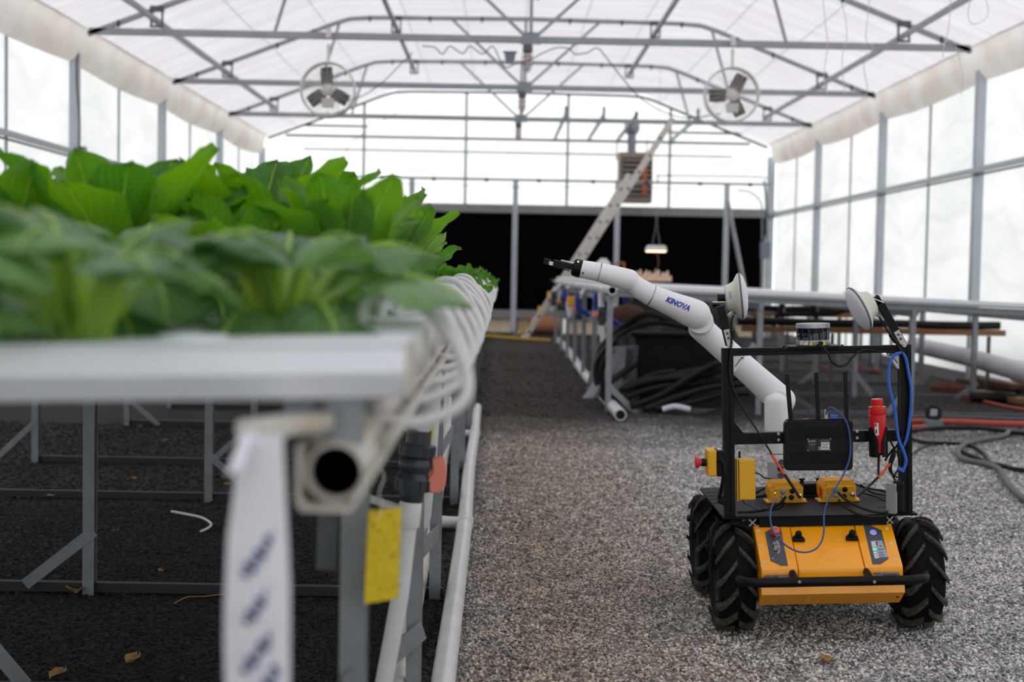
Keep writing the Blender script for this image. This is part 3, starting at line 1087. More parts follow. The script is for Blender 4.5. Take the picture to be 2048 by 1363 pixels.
# ---- circulation fans
def fan(c, blade_mat, angs, hub_mat, label):
    c = Vector(c)
    t = thing('circulation_fan', label, 'fan', (c.x, c.y, c.z - 0.27), 'round circulation fans')
    R = 0.265
    M = frame(c, (0.0, -1, 0.0), (1, 0, 0))
    m_ = MB()
    m_.lathe([(R, -0.07), (R + 0.012, -0.06), (R + 0.012, 0.05), (R, 0.06), (R - 0.006, 0.05), (R - 0.006, -0.06), (R, -0.07)], M, 40)
    m_.f = [f for f in m_.f if len(f) == 4]
    m_.build('shroud', 'fan_white', t, smooth=True)
    m_ = MB()
    for q in (0.07, 0.10, 0.13, 0.16, 0.19, 0.22, 0.25):
        dz = 0.10 - 0.04 * (q / R) ** 2
        m_.tube([M @ Vector((q * math.cos(2 * PI * j / 32), q * math.sin(2 * PI * j / 32), dz)) for j in range(32)], 0.0018, 4, close=True)
    for j in range(24):
        a = 2 * PI * j / 24
        m_.tube([M @ Vector((q * math.cos(a), q * math.sin(a), 0.10 - 0.04 * (q / R) ** 2)) for q in (0.05, 0.15, R)], 0.002, 4)
    m_.build('front_grille', 'fan_white', t)
    m_ = MB()
    for j in range(12):
        a = 2 * PI * j / 12
        m_.tube([M @ Vector((q * math.cos(a), q * math.sin(a), -0.11 + 0.05 * (q / R) ** 2)) for q in (0.05, 0.15, R)], 0.002, 4)
    m_.build('rear_grille', 'fan_white', t)
    MB().lathe([(0.001, 0.075), (0.03, 0.07), (0.058, 0.05), (0.062, 0.0), (0.055, -0.05), (0.04, -0.06)], M, 24).build('motor_hub', hub_mat, t, smooth=True)
    for a in angs:
        m_ = MB()
        rows_ = []
        for i in range(5):
            r_ = 0.055 + (0.225 - 0.055) * i / 4
            w_ = 0.050 + 0.014 * math.sin(PI * (0.2 + 0.6 * i / 4))
            tw = 0.55 - 0.07 * i
            row = []
            for j in range(4):
                s_ = -1 + 2 * j / 3
                loc = Vector((r_, s_ * w_, -s_ * w_ * math.sin(tw) * 0.8))
                row.append(M @ (Matrix.Rotation(a, 4, 'Z') @ loc))
            rows_.append(row)
        m_.grid(rows_)
        o = m_.build('blade', blade_mat, t, smooth=True)
        sol = o.modifiers.new('thick', 'SOLIDIFY')
        sol.thickness = 0.005
    MB().box((c.x, c.y - 0.0, c.z + 0.265 + 0.09), (0.03, 0.012, 0.2)).build('hanger', 'fan_white', t)
    MB().box((c.x, c.y - 0.01, 3.40), (0.05, 0.08, 0.09)).build('clamp', 'fan_white', t)
    MB().box((c.x + 0.005, c.y - 0.03, c.z - 0.13), (0.12, 0.06, 0.09)).build('control_box', 'fan_white', t, bevel=0.005)
    return t


fan(P(656, 180, 14.27), 'fan_dark', [math.radians(q) for q in (95, 215, 332)], 'fan_white', 'round white-caged fan with dark blades, left of centre under the roof')
fan(P(1463, 190, 14.27), 'fan_brown', [math.radians(q) for q in (62, 183, 295)], 'fan_white', 'round white-caged fan with brown blades, right of centre under the roof')

# ---- bars lying from the farthest truss to the gable rail
for k, (xa, xb) in enumerate(((1131, 1110), (1207, 1178), (1272, 1236), (1395, 1343))):
    a = P(xa, 246 + 0.02 * (xa - 1131), 21.62); b = P(xb, 281, YF - 0.05)
    a.z = 3.46; b.z = 3.46
    t = thing('roof_bar', ['leftmost loose bar laid from the far truss to the gable', 'second loose bar from the left laid behind the far truss',
                           'third loose bar, beside the heater flue', 'rightmost loose bar, right of the ladder top'][k], 'bar', a, 'bars laid behind the far truss')
    MB().bar(a, b, 0.05, 0.05).build('tube', 'galvanised', t)
    MB().box((a.x, a.y - 0.04, a.z + 0.03), (0.045, 0.04, 0.20 if k != 2 else 0.08)).build('end_bracket', 'galvanised' if k != 2 else 'black_plastic', t)

# ---- frame with posts standing in front of the far gable
t = thing('pipe_rack', 'tall grey post rack with a clamped top pipe before the black wall', 'rack', (1.0, 24.3, 0))
pa = P(545, 350, 24.3); pb = P(1540, 369, 24.3)
pa.z = pb.z = (pa.z + pb.z) / 2
MB().tube([pa, pb], 0.022, 8).build('top_pipe', 'truss_steel', t, smooth=True)
for px in (822, 1029, 1233, 1451):
    q = P(px, 500, 24.3)
    MB().box((q.x, 24.3, (pa.z - 0.02) / 2), (0.09, 0.06, pa.z - 0.02)).build('post', 'post_paint', t, bevel=0.006)
for px in (660, 765, 868, 973, 1078, 1186, 1294, 1400, 1500):
    q = P(px, 356, 24.3)
    MB().box((q.x, 24.27, pa.z - 0.01), (0.06, 0.05, 0.06)).build('clamp', 'dark_steel', t)
q = P(1455, 400, 24.3); q2 = P(1497, 640, 24.3)
MB().bar(q, (q2.x, 24.0, 0.3), 0.06, 0.05).build('brace', 'galvanised', t)
MB().tube([P(550, 363, 24.25), P(800, 367, 24.25), P(1050, 374, 24.25), P(1200, 373, 24.25), P(1420, 380, 24.25)], 0.006, 5).build('cable', 'galvanised', t)

# ---- conduits and box in the far right corner
t = thing('electrical_conduit', 'grey conduits with a box running down the far right corner', 'conduit', (4.6, 25.0, 0))
MB().tube(smooth_path([P(1316, 365, 24.9), P(1316, 352, 24.9), P(1330, 351, 24.9), P(1500, 353, 24.9), P(1534, 356, 24.9)], 4), 0.012, 6).build('conduit', 'dark_steel', t)
MB().tube(smooth_path([P(1475, 380, 24.8), P(1500, 384, 24.8), P(1519, 400, 24.8), P(1524, 420, 24.8), P(1524, 480, 24.8)], 4), 0.014, 6).build('conduit', 'galvanised', t)
MB().tube(smooth_path([P(1528, 360, 24.8), P(1532, 400, 24.8), P(1533, 480, 24.8)], 4), 0.02, 6).build('conduit', 'galvanised_dark', t)
q = P(1530, 500, 24.8)
MB().box(q, (0.17, 0.1, 0.30)).build('breaker_box', 'box_grey', t, bevel=0.006)
MB().tube(smooth_path([P(1524, 517, 24.8), P(1524, 560, 24.8), P(1522, 620, 24.8), (P(1522, 620, 24.8).x, 24.8, 0.01)], 4), 0.03, 6).build('conduit', 'galvanised', t)

# ---- unit heater with flue
q = P(1272, 354, 24.6)
t = thing('unit_heater', 'beige louvred unit heater hanging before the far gable', 'heater', (q.x, 24.6, q.z - 0.45))
hw, hh = 0.29, 0.43
MB().box((q.x, 24.85, q.z), (hw * 2, 0.44, hh * 2)).build('casing', 'heater_beige', t, bevel=0.01)
MB().box((q.x + 0.02, 24.61, q.z - 0.0), (hw * 2 - 0.08, 0.05, hh * 2 - 0.2)).build('louvre_opening', 'heater_dark', t)
for j in range(8):
    z = q.z + hh - 0.15 - j * 0.083
    MB().box((q.x + 0.02, 24.575, z), (hw * 2 - 0.08, 0.05, 0.026), Matrix.Rotation(-0.3, 3, 'X')).build('louvre', 'heater_beige', t)
MB().tube([(q.x - 0.06, 24.9, q.z + hh), (q.x - 0.06, 24.9, q.z + hh + 0.42)], 0.075, 14).build('flue_pipe', 'flue', t, smooth=True)
MB().sphere((q.x - 0.06, 24.9, q.z + hh + 0.45), 0.14, 14, 8, (1, 1, 1.1)).build('flue_cap', 'flue', t, smooth=True)
MB().box((P(1289, 360, 24.5).x, 24.50, q.z + 0.02), (0.07, 0.012, 0.66)).build('orange_strap', 'strap_orange', t)
MB().tube([(q.x - 0.32, 24.85, q.z + 0.3), (q.x - 0.32, 24.85, 3.42)], 0.012, 6).build('hanger_rod', 'galvanised', t)
MB().tube([(q.x + 0.2, 24.85, q.z + 0.3), (q.x + 0.2, 24.85, 3.42)], 0.012, 6).build('hanger_rod', 'galvanised', t)

# ---- extension ladder
a = P(1050, 672, 23.0); a.z = 0.02
b = P(1334, 232, 21.75)
d = (b - a).normalized()
t = thing('extension_ladder', 'aluminium extension ladder leaning against the farthest truss', 'ladder', a)
nrm = Vector((0, -1, 0)).cross(d).normalized()      # in the picture plane, across the ladder
side = d.cross(nrm).normalized()
LEN = (b - a).length
secs = [(0.0, LEN * 0.74, 0.0, 'base_rail'), (LEN * 0.16, LEN, -0.095, 'fly_rail')]
for (s0, s1, off, nm) in secs:
    for k in (-1, 1):
        o_ = side * (0.19 * k)
        m_ = MB()
        m_.bar(a + d * s0 + nrm * off + o_, a + d * s1 + nrm * off + o_, 0.082, 0.03, side)
        m_.build(nm, 'ladder_alu', t, bevel=0.004)
    k = 0
    s_ = s0 + 0.2
    while s_ < s1 - 0.1:
        c_ = a + d * s_ + nrm * off
        MB().tube([c_ - side * 0.19, c_ + side * 0.19], 0.016, 8).build('rung', 'ladder_alu', t)
        for e in (-1, 1):
            MB().tube([c_ + side * e * 0.204, c_ + side * e * 0.212], 0.021, 8).build('rung_end', 'dark_steel', t)
        s_ += 0.305
for s_, px_ in ((0.25, 0), (0.55, 0)):
    c_ = a + d * (s_ + 0.25)
    MB().box(c_ - side * 0.235 + nrm * 0.0, (0.16, 0.03, 0.09)).build('warning_label', 'ladder_yellow', t)
MB().box(a + Vector((0, 0, 0.02)), (0.12, 0.5, 0.05)).build('foot', 'ladder_alu', t)

# ---- strings hanging from the roof at the right
for k, pp in enumerate([[(1644, -20), (1650, 40), (1655, 90), (1648, 150), (1655, 190)], [(1672, -20), (1690, 30), (1693, 80), (1684, 120), (1690, 190)],
                        [(1740, -20), (1735, 40), (1732, 80), (1746, 95), (1728, 130), (1735, 180), (1725, 200)],
                        [(1903, -20), (1898, 50), (1889, 90), (1885, 115), (1892, 83), (1908, 85), (1920, 125), (1926, 160), (1922, 190)],
                        [(1948, -20), (1936, 25), (1945, 48), (1968, 40), (1977, 20), (1965, -20)]]):
    o = MB().tube(smooth_path([P(x, y, 10.0) for x, y in pp], 5), 0.003, 4).build('loose_string', 'twine')
    tag(o, ['loose white string hanging left of the string group by the right truss', 'second loose white string hanging from the roof',
            'wavy loose string hanging in front of the right purlin', 'looped loose string hanging before the right truss end',
            'short looped string at the top right edge'][k], 'string', 'strings hanging from the roof')
# ================================================================== THE PLANTED BED ON THE LEFT
SL = 0.03
ZR = 0.993                      # channel top at its aisle end


def ztop(x, y=0):
    return ZR - SL * max(0.0, -0.08 - x)


ROWS = [1.95, 3.40, 4.52, 6.38, 7.55, 9.40, 10.6]
LEGX = [-0.195, -1.30, -2.46]
bed = thing('grow_bed_frame', 'galvanised frame of legs and braces under the planted bed', 'frame', (-1.3, 6, 0))
for iy, Y in enumerate(ROWS):
    for ix, x in enumerate(LEGX):
        zt = ztop(x) - 0.05 - 0.04
        m_ = MB()
        # C profile leg: web and two flanges
        m_.box((x - 0.017, Y, zt / 2), (0.003, 0.038, zt))
        m_.box((x, Y - 0.018, zt / 2), (0.036, 0.003, zt))
        m_.box((x, Y + 0.018, zt / 2), (0.036, 0.003, zt))
        m_.build('leg', 'galvanised', bed)
    MB().bar((LEGX[0] + 0.02, Y, ztop(LEGX[0]) - 0.068), (LEGX[2] - 0.25, Y, ztop(LEGX[2] - 0.25) - 0.068), 0.035, 0.038).build('cross_beam', 'galvanised', bed)
    if iy > 0:
        MB().box(((LEGX[0] + LEGX[2]) / 2, Y + 0.02, 0.022), (LEGX[0] - LEGX[2] + 0.05, 0.03, 0.03)).build('sill_bar', 'sill_steel', bed)
MB().bar((-1.3, 1.25, ztop(-1.3) - 0.11), (-1.3, 10.6, ztop(-1.3) - 0.11), 0.035, 0.03).build('side_rail', 'galvanised', bed)
MB().bar((-2.46, 1.25, ztop(-2.46) - 0.11), (-2.46, 10.6, ztop(-2.46) - 0.11), 0.035, 0.03).build('side_rail', 'galvanised', bed)
MB().bar((-0.212, 1.50, 0.915), (-0.212, 10.6, 0.915), 0.03, 0.05).build('side_rail', 'galvanised', bed)


def brace(p, q, w_=0.034, h_=0.006):
    MB().bar(p, q, w_, h_, (0, -1, 0)).build('brace', 'galvanised', bed)


Yb = ROWS[2]
brace(P(187, 1062, Yb - .02), P(50, 1168, Yb - .02), 0.036)
brace(P(412, 905, ROWS[3] - .02), P(484, 968, ROWS[3] - .02), 0.03)
brace(P(68, 845, ROWS[4] - .02), P(-10, 918, ROWS[4] - .02), 0.03)
brace(P(500, 852, ROWS[4] - .02), P(430, 915, ROWS[4] - .02), 0.03)
brace(P(262, 802, ROWS[5] - .02), P(318, 850, ROWS[5] - .02), 0.03)
brace(P(-30, 1275, ROWS[1] - .02), P(50, 1370, ROWS[1] - .02), 0.036)
for (p, q) in ((P(846, 1258, 3.38), P(782, 1312, 3.30)), (P(877, 1062, 4.50), P(818, 1128, 3.5)), (P(905, 860, 6.3), P(880, 905, 5.2))):
    MB().bar(p, q, 0.006, 0.05, (0, 0, 1)).build('brace', 'galvanised', bed)
MB().bar(P(715, 1362, 1.94), P(690, 1385, 1.92), 0.006, 0.05).build('brace', 'galvanised', bed)
# nearest upright with its lighter edge, and the hanging angle iron left of it
mb = MB()
pA = P(700, 960, 1.93)
mb.prism([(-0.028, 0), (0.0, 0), (0.0, 0.004), (-0.024, 0.004), (-0.024, 0.03), (-0.028, 0.03)], frame(P(672, 1140, 1.95), (0.03, 0, 1), (1, 0, 0)), 0.0, 0.15)
mb.build('angle_iron', 'galvanised_dark', bed)

# channels
CH = [1.20, 1.49] + [1.79 + 0.3 * i for i in range(30)]
CHL = 3.1


def channel_mb(x0, x1, y0, zfun, w_=0.105, h_=0.05):
    m_ = MB()
    e = 0.003
    # lip, tray body and snap lid as one extrusion cut to length, following the slope
    sec = [(0.013, -h_), (w_ - 0.008, -h_), (w_, -0.004), (w_ + 0.002, -0.004), (w_ + 0.002, 0.0), (w_ * 0.5, 0.0015), (-0.002, 0.0), (-0.002, -0.004), (0, -0.006), (-0.0022, -h_ * 0.55), (-0.001, -h_ * 0.60)]
    A = [Vector((x0, y0 + a, zfun(x0) + b)) for a, b in sec]
    B = [Vector((x1, y0 + a, zfun(x1) + b)) for a, b in sec]
    k = len(sec)
    fs = [(i, (i + 1) % k, (i + 1) % k + k, i + k) for i in range(k)]
    fs += [tuple(range(k - 1, -1, -1)), tuple(range(k, 2 * k))]
    m_.add(A + B, fs)
    return m_


ch0 = None
for i, y in enumerate(CH):
    lab = ('white growing channel nearest the camera, its near side fully seen' if i == 0 else
           'white growing channel of the planted bed, %s from the camera' % ORD[i] if i < 6 else
           'white growing channel hidden among the leaves farther down the bed')
    if ch0 is None:
        t = thing('growing_channel', lab, 'channel', (-0.08, y, ZR - 0.05), 'growing channels of the planted bed')
        channel_mb(-0.08 - CHL, -0.08, y, ztop).build('tray', 'channel_white', t, bevel=0.0012)
        # end cap, slightly greyed, and small planting collars
        MB().box((-0.0785, y + 0.052, ZR - 0.026), (0.004, 0.10, 0.046)).build('end_cap', 'dirty_pvc', t, bevel=0.001)
        m_ = MB()
        for k in range(14):
            x = -0.27 - 0.2 * k
            m_.lathe([(0.030, -0.002), (0.030, 0.004), (0.024, 0.004), (0.022, 0.002)], Matrix.Translation((x, y + 0.052, ztop(x))), 12)
        o = m_.build('planting_collar', 'channel_white', t)
        o['kind'] = 'stuff'
        ch0 = t
    else:
        dup(ch0, loc=(-0.08 + rnd.uniform(-0.006, 0.006), y, ZR - 0.05), label=lab)

# feed pipe along the aisle end and its cradle
t = thing('feed_pipe', 'white plastic feed pipe with open end, below the channel ends of the planted bed', 'pipe', (-0.148, 1.25, 0.82))
c0 = P(670, 945, 1.22)
fx, fz = c0.x, c0.z
m_ = MB()
n_ = 18
ro, ri_ = 0.0258, 0.0222
rings = []
for (yy, r) in ((1.30, 0.018), (1.225, ri_), (1.22, ri_ + 0.001), (1.22, ro), (1.225, ro + 0.0005), (10.5, ro)):
    rings.append((yy, r))
M = frame((fx, 0, fz), (0, 1, 0), (1, 0, 0))
m_.lathe([(r, yy) for yy, r in rings], M, 24)
m_.build('pipe', 'dirty_pvc', t, smooth=True)
MB().lathe([(0.0, 1.232), (0.0221, 1.232)], M, 20).build('bore', 'black_hole', t)
# cradle: U shaped strut with the pipe lying in it
sec = [(-0.031, 0.026), (-0.031, -0.024), (-0.026, -0.031), (0.016, -0.031), (0.033, -0.004), (0.029, 0.0), (0.014, -0.027), (-0.023, -0.027), (-0.0275, -0.022), (-0.0275, 0.026)]
k = len(sec)
A = [Vector((fx + a, 1.20, fz + b)) for a, b in sec]
B = [Vector((fx + a, 1.9, fz + b)) for a, b in sec]
m_ = MB()
m_.add(A + B, [(i, i + k, (i + 1) % k + k, (i + 1) % k) for i in range(k)] + [tuple(range(k)), tuple(range(2 * k - 1, k - 1, -1))])
m_.build('cradle', 'dirty_pvc', t, bevel=0.001)
for yy in [1.5 + 0.3 * i for i in range(30)]:
    MB().lathe([(0.0275, -0.012), (0.0305, -0.010), (0.0305, 0.010), (0.0275, 0.012)], frame((fx, yy, fz), (0, 1, 0), (1, 0, 0)), 16).build('saddle_clamp', 'galvanised' if yy < 3 else 'white_pvc', t, smooth=True)
# bracket reaching left from the cradle, where the paper strip hangs
o = MB().bar(P(640, 838, 1.24), P(500, 862, 1.16), 0.035, 0.016).build('end_bracket', 'dirty_pvc', t, bevel=0.004)
MB().box(P(690, 850, 1.27), (0.03, 0.05, 0.06)).build('bracket_plate', 'galvanised', t, bevel=0.002)
# thin laterals running below the channel ends
for j, (dx, dz) in enumerate(((0.020, 0.060), (0.032, 0.040), (0.036, 0.018))):
    pts_ = [(fx + dx + 0.004 * math.sin(yy * 3 + j), yy, fz + dz + 0.004 * math.sin(yy * 5 + j * 2)) for yy in [1.35 + 0.25 * q for q in range(36)]]
    MB().tube(pts_, 0.006, 6).build('lateral_line', 'dirty_pvc', t, smooth=True)

# looped white feed tubes, one for each channel
first_t = None
for i, y in enumerate(CH):
    if i == 0:
        continue
    r1 = rnd.uniform(-0.008, 0.006)
    r2 = rnd.uniform(-0.015, 0.02)
    hgt = 0.030 + (0.012 if i < 3 else r2)
    out = 0.118 + r1
    y0 = y + 0.052
    if i == 1:
        pp = [(-0.150, y0, ZR - 0.002), (-0.146, y0, ZR + 0.022), (-0.120, y0 - 0.01, ZR + 0.034), (-0.085, y0 - 0.02, ZR + 0.022), (-0.05, y0 - 0.03, ZR - 0.016),
              (-0.034, y0 - 0.04, ZR - 0.055), (-0.042, y0 - 0.05, ZR - 0.082), (-0.085, y0 - 0.06, ZR - 0.100), (fx + 0.012, y0 - 0.07, fz + 0.022)]
    else:
        pp = [(-0.155, y0, ZR - 0.002), (-0.150, y0, ZR + hgt * 0.6), (-0.125, y0 - 0.005, ZR + hgt), (-0.09, y0 - 0.01, ZR + hgt * 0.8), (-0.155 + out * 0.85, y0 - 0.02, ZR - 0.012),
              (-0.155 + out, y0 - 0.03, ZR - 0.052), (-0.155 + out * 0.92, y0 - 0.045, ZR - 0.082), (-0.155 + out * 0.55, y0 - 0.06, ZR - 0.103), (fx + 0.012, y0 - 0.07, fz + 0.022)]
    o = MB().tube(smooth_path(pp, 6), 0.0068, 10).build('feed_tube', 'tube_white', smooth=True)
    tag(o, 'white looped feed tube at the aisle end, %s from the camera' % ORD[i - 1] if i < 8 else 'white looped feed tube far along the row of tube ends', 'tube', 'looped white feed tubes')

# drain at the near end: white sleeve, valve and down pipe
t = thing('ball_valve', 'dark grey ball valve with a red handle on the white down pipe', 'valve', P(832, 1000, 2.9))
vb = P(822, 1002, 2.9)
vt = P(838, 868, 2.9)
dv = (vt - vb)
Lv = dv.length
Mv = frame(vb, dv, (1, 0, 0))
pr = [(0.022, 0), (0.024, 0.004), (0.024, 0.022), (0.036, 0.024), (0.037, 0.048), (0.033, 0.052), (0.030, 0.06), (0.035, 0.072), (0.034, 0.086), (0.029, 0.092), (0.037, 0.096), (0.038, 0.118), (0.026, 0.12), (0.026, Lv + 0.008)]
MB().lathe(pr, Mv, 28).build('valve_body', 'valve_grey', t, smooth=True)
for k in range(12):
    a = 2 * PI * k / 12
    for h in (0.024, 0.096):
        q = Mv @ Vector((0.037 * math.cos(a), 0.037 * math.sin(a), h + 0.012))
        MB().box(q, (0.004, 0.004, 0.02), (Mv.to_3x3() @ Matrix.Rotation(a, 3, 'Z'))).build('grip_rib', 'valve_grey', t)
hc = P(872, 950, 2.9)
m_ = MB()
m_.prism([(-0.012, 0.034), (0.014, 0.040), (0.020, 0.012), (0.018, -0.020), (0.004, -0.036), (-0.016, -0.034), (-0.020, -0.008), (-0.010, 0.008)], frame(hc, (0.35, -1, 0), (1, 0.35, 0)), -0.01, 0.012)
m_.build('handle', 'valve_red', t, bevel=0.003)
MB().bar(Mv @ Vector((0.03, 0, 0.075)), hc + Vector((-0.005, 0, 0)), 0.018, 0.02).build('stem', 'valve_red', t)

t = thing('down_pipe', 'slanting white down pipe through the grey valve, near the front bed leg', 'pipe', (-0.25, 2.9, 0))
MB().tube([vt - dv.normalized() * 0.0 + dv.normalized() * 0.008, P(862, 818, 2.9), (fx + 0.005, 2.9, fz)], 0.0195, 14).build('upper_pipe', 'white_pvc', t, smooth=True)
MB().lathe([(0.0225, -0.052), (0.0235, -0.048), (0.0235, -0.004), (0.0215, 0.0)], Mv, 20).build('coupling', 'white_pvc', t, smooth=True)
MB().tube([vb - dv.normalized() * 0.04, P(800, 1190, 2.9), (-0.245, 2.9, 0.10), (-0.26, 2.9, 0.045)], 0.0185, 14).build('lower_pipe', 'white_pvc', t, smooth=True)

# ground pipes
pp = [G(868, 1500, 0.037), G(886, 1363, 0.037), G(906, 1220, 0.037), G(929, 1046, 0.037), G(938, 940, 0.037), G(949, 868, 0.037), G(955, 815, 0.037)]
t = thing('drain_pipe', 'long white drain pipe lying on the ground along the path edge', 'pipe', pp[0])
MB().tube(smooth_path(pp, 5), 0.031, 16).build('pipe', 'white_pvc', t, smooth=True)
e = pp[-1]
MB().sphere(e + Vector((0, 0.0, 0)), 0.033, 14, 8).build('end_cap', 'white_pvc', t, smooth=True)
for (a, lab, ln) in ((pp[3], 0, 0.14), (pp[5], 1, 0.16)):
    MB().lathe([(0.031, -0.06), (0.036, -0.058), (0.036, 0.058), (0.031, 0.06)], frame(a, (0.02, 1, 0), (1, 0, 0)), 18).build('tee_sleeve', 'white_pvc', t, smooth=True)
    MB().tube([a, a + Vector((-0.095, 0, 0.004))], 0.026, 14).build('tee_branch', 'white_pvc', t, smooth=True)
    MB().tube([a + Vector((-0.09, 0, 0.004)), a + Vector((-0.32 if lab == 0 else -0.5, 0.05, 0.03))], 0.016, 12).build('lateral_pipe', 'white_pvc', t, smooth=True)
pp2 = [G(775, 1480, 0.04), G(800, 1363, 0.04), G(820, 1240, 0.04), G(845, 1113, 0.04), G(868, 1015, 0.05), G(882, 930, 0.05), G(897, 850, 0.05), G(905, 800, 0.05)]
o = MB().tube(smooth_path(pp2, 5), 0.031, 16).build('drain_pipe', 'dirty_pvc', smooth=True)
tag(o, 'second white ground pipe running just under the bed edge behind the legs', 'pipe')
o = MB().tube([P(738, 997, 2.95), P(790, 1014, 2.92), P(835, 1020, 2.9)], 0.009, 10).build('small_pipe', 'white_pvc', smooth=True)
tag(o, 'thin white pipe reaching sideways into the down pipe below the valve', 'pipe')
# short down pipes farther along
for k, (px, y0, y1, Y) in enumerate(((884, 800, 880, 5.9), (893, 790, 870, 6.8), (862, 900, 1030, 4.4))):
    o = MB().tube([P(px + 4, y0 - 60, Y), P(px, y0, Y), P(px - 12, y1, Y), (-0.285, Y, 0.06)], 0.02, 10).build('down_pipe', 'white_pvc', smooth=True)
    tag(o, ['short white down pipe behind the third leg pair', 'farther short white down pipe among the bed legs', 'white down pipe just behind the upright with the slanting brace'][k], 'pipe')

# yellow sticky traps
def trap(c, label, w_=(0, 0), ):
    a, b, c_, d_ = c
    t = thing('sticky_trap', label, 'trap', (c_ + d_) / 2)
    n_ = (b - a).cross(d_ - a).normalized() * 0.0008
    m_ = MB()
    m_.add([a, b, c_, d_, a + n_, b + n_, c_ + n_, d_ + n_], [(0, 1, 2, 3), (7, 6, 5, 4), (0, 4, 5, 1), (1, 5, 6, 2), (2, 6, 7, 3), (3, 7, 4, 0)])
    m_.build('card', 'sticky_yellow', t)
    return t


t1 = trap([P(738, 1020, 1.86), P(803, 1014, 1.93), P(797, 1196, 1.93), P(729, 1207, 1.86)], 'yellow sticky insect trap hanging by the nearest upright')
MB().tube(smooth_path([P(756, 1035, 1.87), P(764, 1012, 1.88), P(758, 985, 1.9), P(768, 950, 1.92), P(752, 925, 1.93), P(762, 900, 1.94)], 5), 0.0009, 5).build('wire_hook', 'chrome', t1)
# insects stuck to the card
m_ = MB()
for k in range(60):
    u, v = rnd.random(), rnd.random()
    q = P(735 + 64 * u + 3 * (1 - v), 1022 + 172 * v, 1.858 + 0.07 * u - 0.002)
    m_.sphere(q, rnd.uniform(0.0006, 0.0014), 5, 3)
o = m_.build('stuck_insect', 'print_black', t1)
o['kind'] = 'stuff'
trap([P(856, 806, 3.36), P(866, 806, 3.44), P(866, 882, 3.44), P(856, 884, 3.36)], 'second yellow sticky trap, edge on above the grey valve')
# paper strip
t = thing('paper_strip', 'blurred white paper strip with slanting blue lettering hanging at the front', 'tag', P(520, 1400, 1.13))
rows_ = []
for j in range(26):
    s_ = j / 25
    y_ = 868 + (1480 - 868) * s_
    xl = 478 - 26 * min(1, s_ * 3) + 4 * math.sin(s_ * 7)
    xr = 566 + 14 * min(1, s_ * 2)
    row = []
    for i in range(7):
        u = i / 6
        row.append(P(xl + (xr - xl) * u, y_, 1.13 + 0.012 * math.sin(u * PI * 1.2 + 0.6) * (1 - 0.4 * s_) + 0.004 * math.sin(s_ * 9)))
    rows_.append(row)
MB().grid(rows_).build('strip', 'paper', t, smooth=True)
rows_ = []
for j in range(7):
    s_ = j / 6
    row = []
    for i in range(6):
        u = i / 5
        row.append(P(452 + 30 * s_ + 34 * u, 950 - 82 * s_ - 14 * u, 1.11 + 0.03 * s_ + 0.01 * u))
    rows_.append(row)
MB().grid(rows_).build('fold', 'paper', t, smooth=True)
m_ = MB()
for (xa, ya, xb, yb, w_) in ((486, 1152, 556, 1060, 0.0085), (490, 1246, 556, 1158, 0.0085), (486, 1345, 570, 1232, 0.0085), (505, 1410, 568, 1318, 0.0085)):
    seg_ = 7
    for q in range(seg_):
        u0, u1 = q / seg_, (q + 0.78) / seg_
        m_.bar(P(xa + (xb - xa) * u0, ya + (yb - ya) * u0, 1.128), P(xa + (xb - xa) * u1, ya + (yb - ya) * u1, 1.128), w_ * (0.7 + 0.5 * (q % 2)), 0.0006, (0, -1, 0))
o = m_.build('lettering', 'tag_ink', t)
o['kind'] = 'stuff'

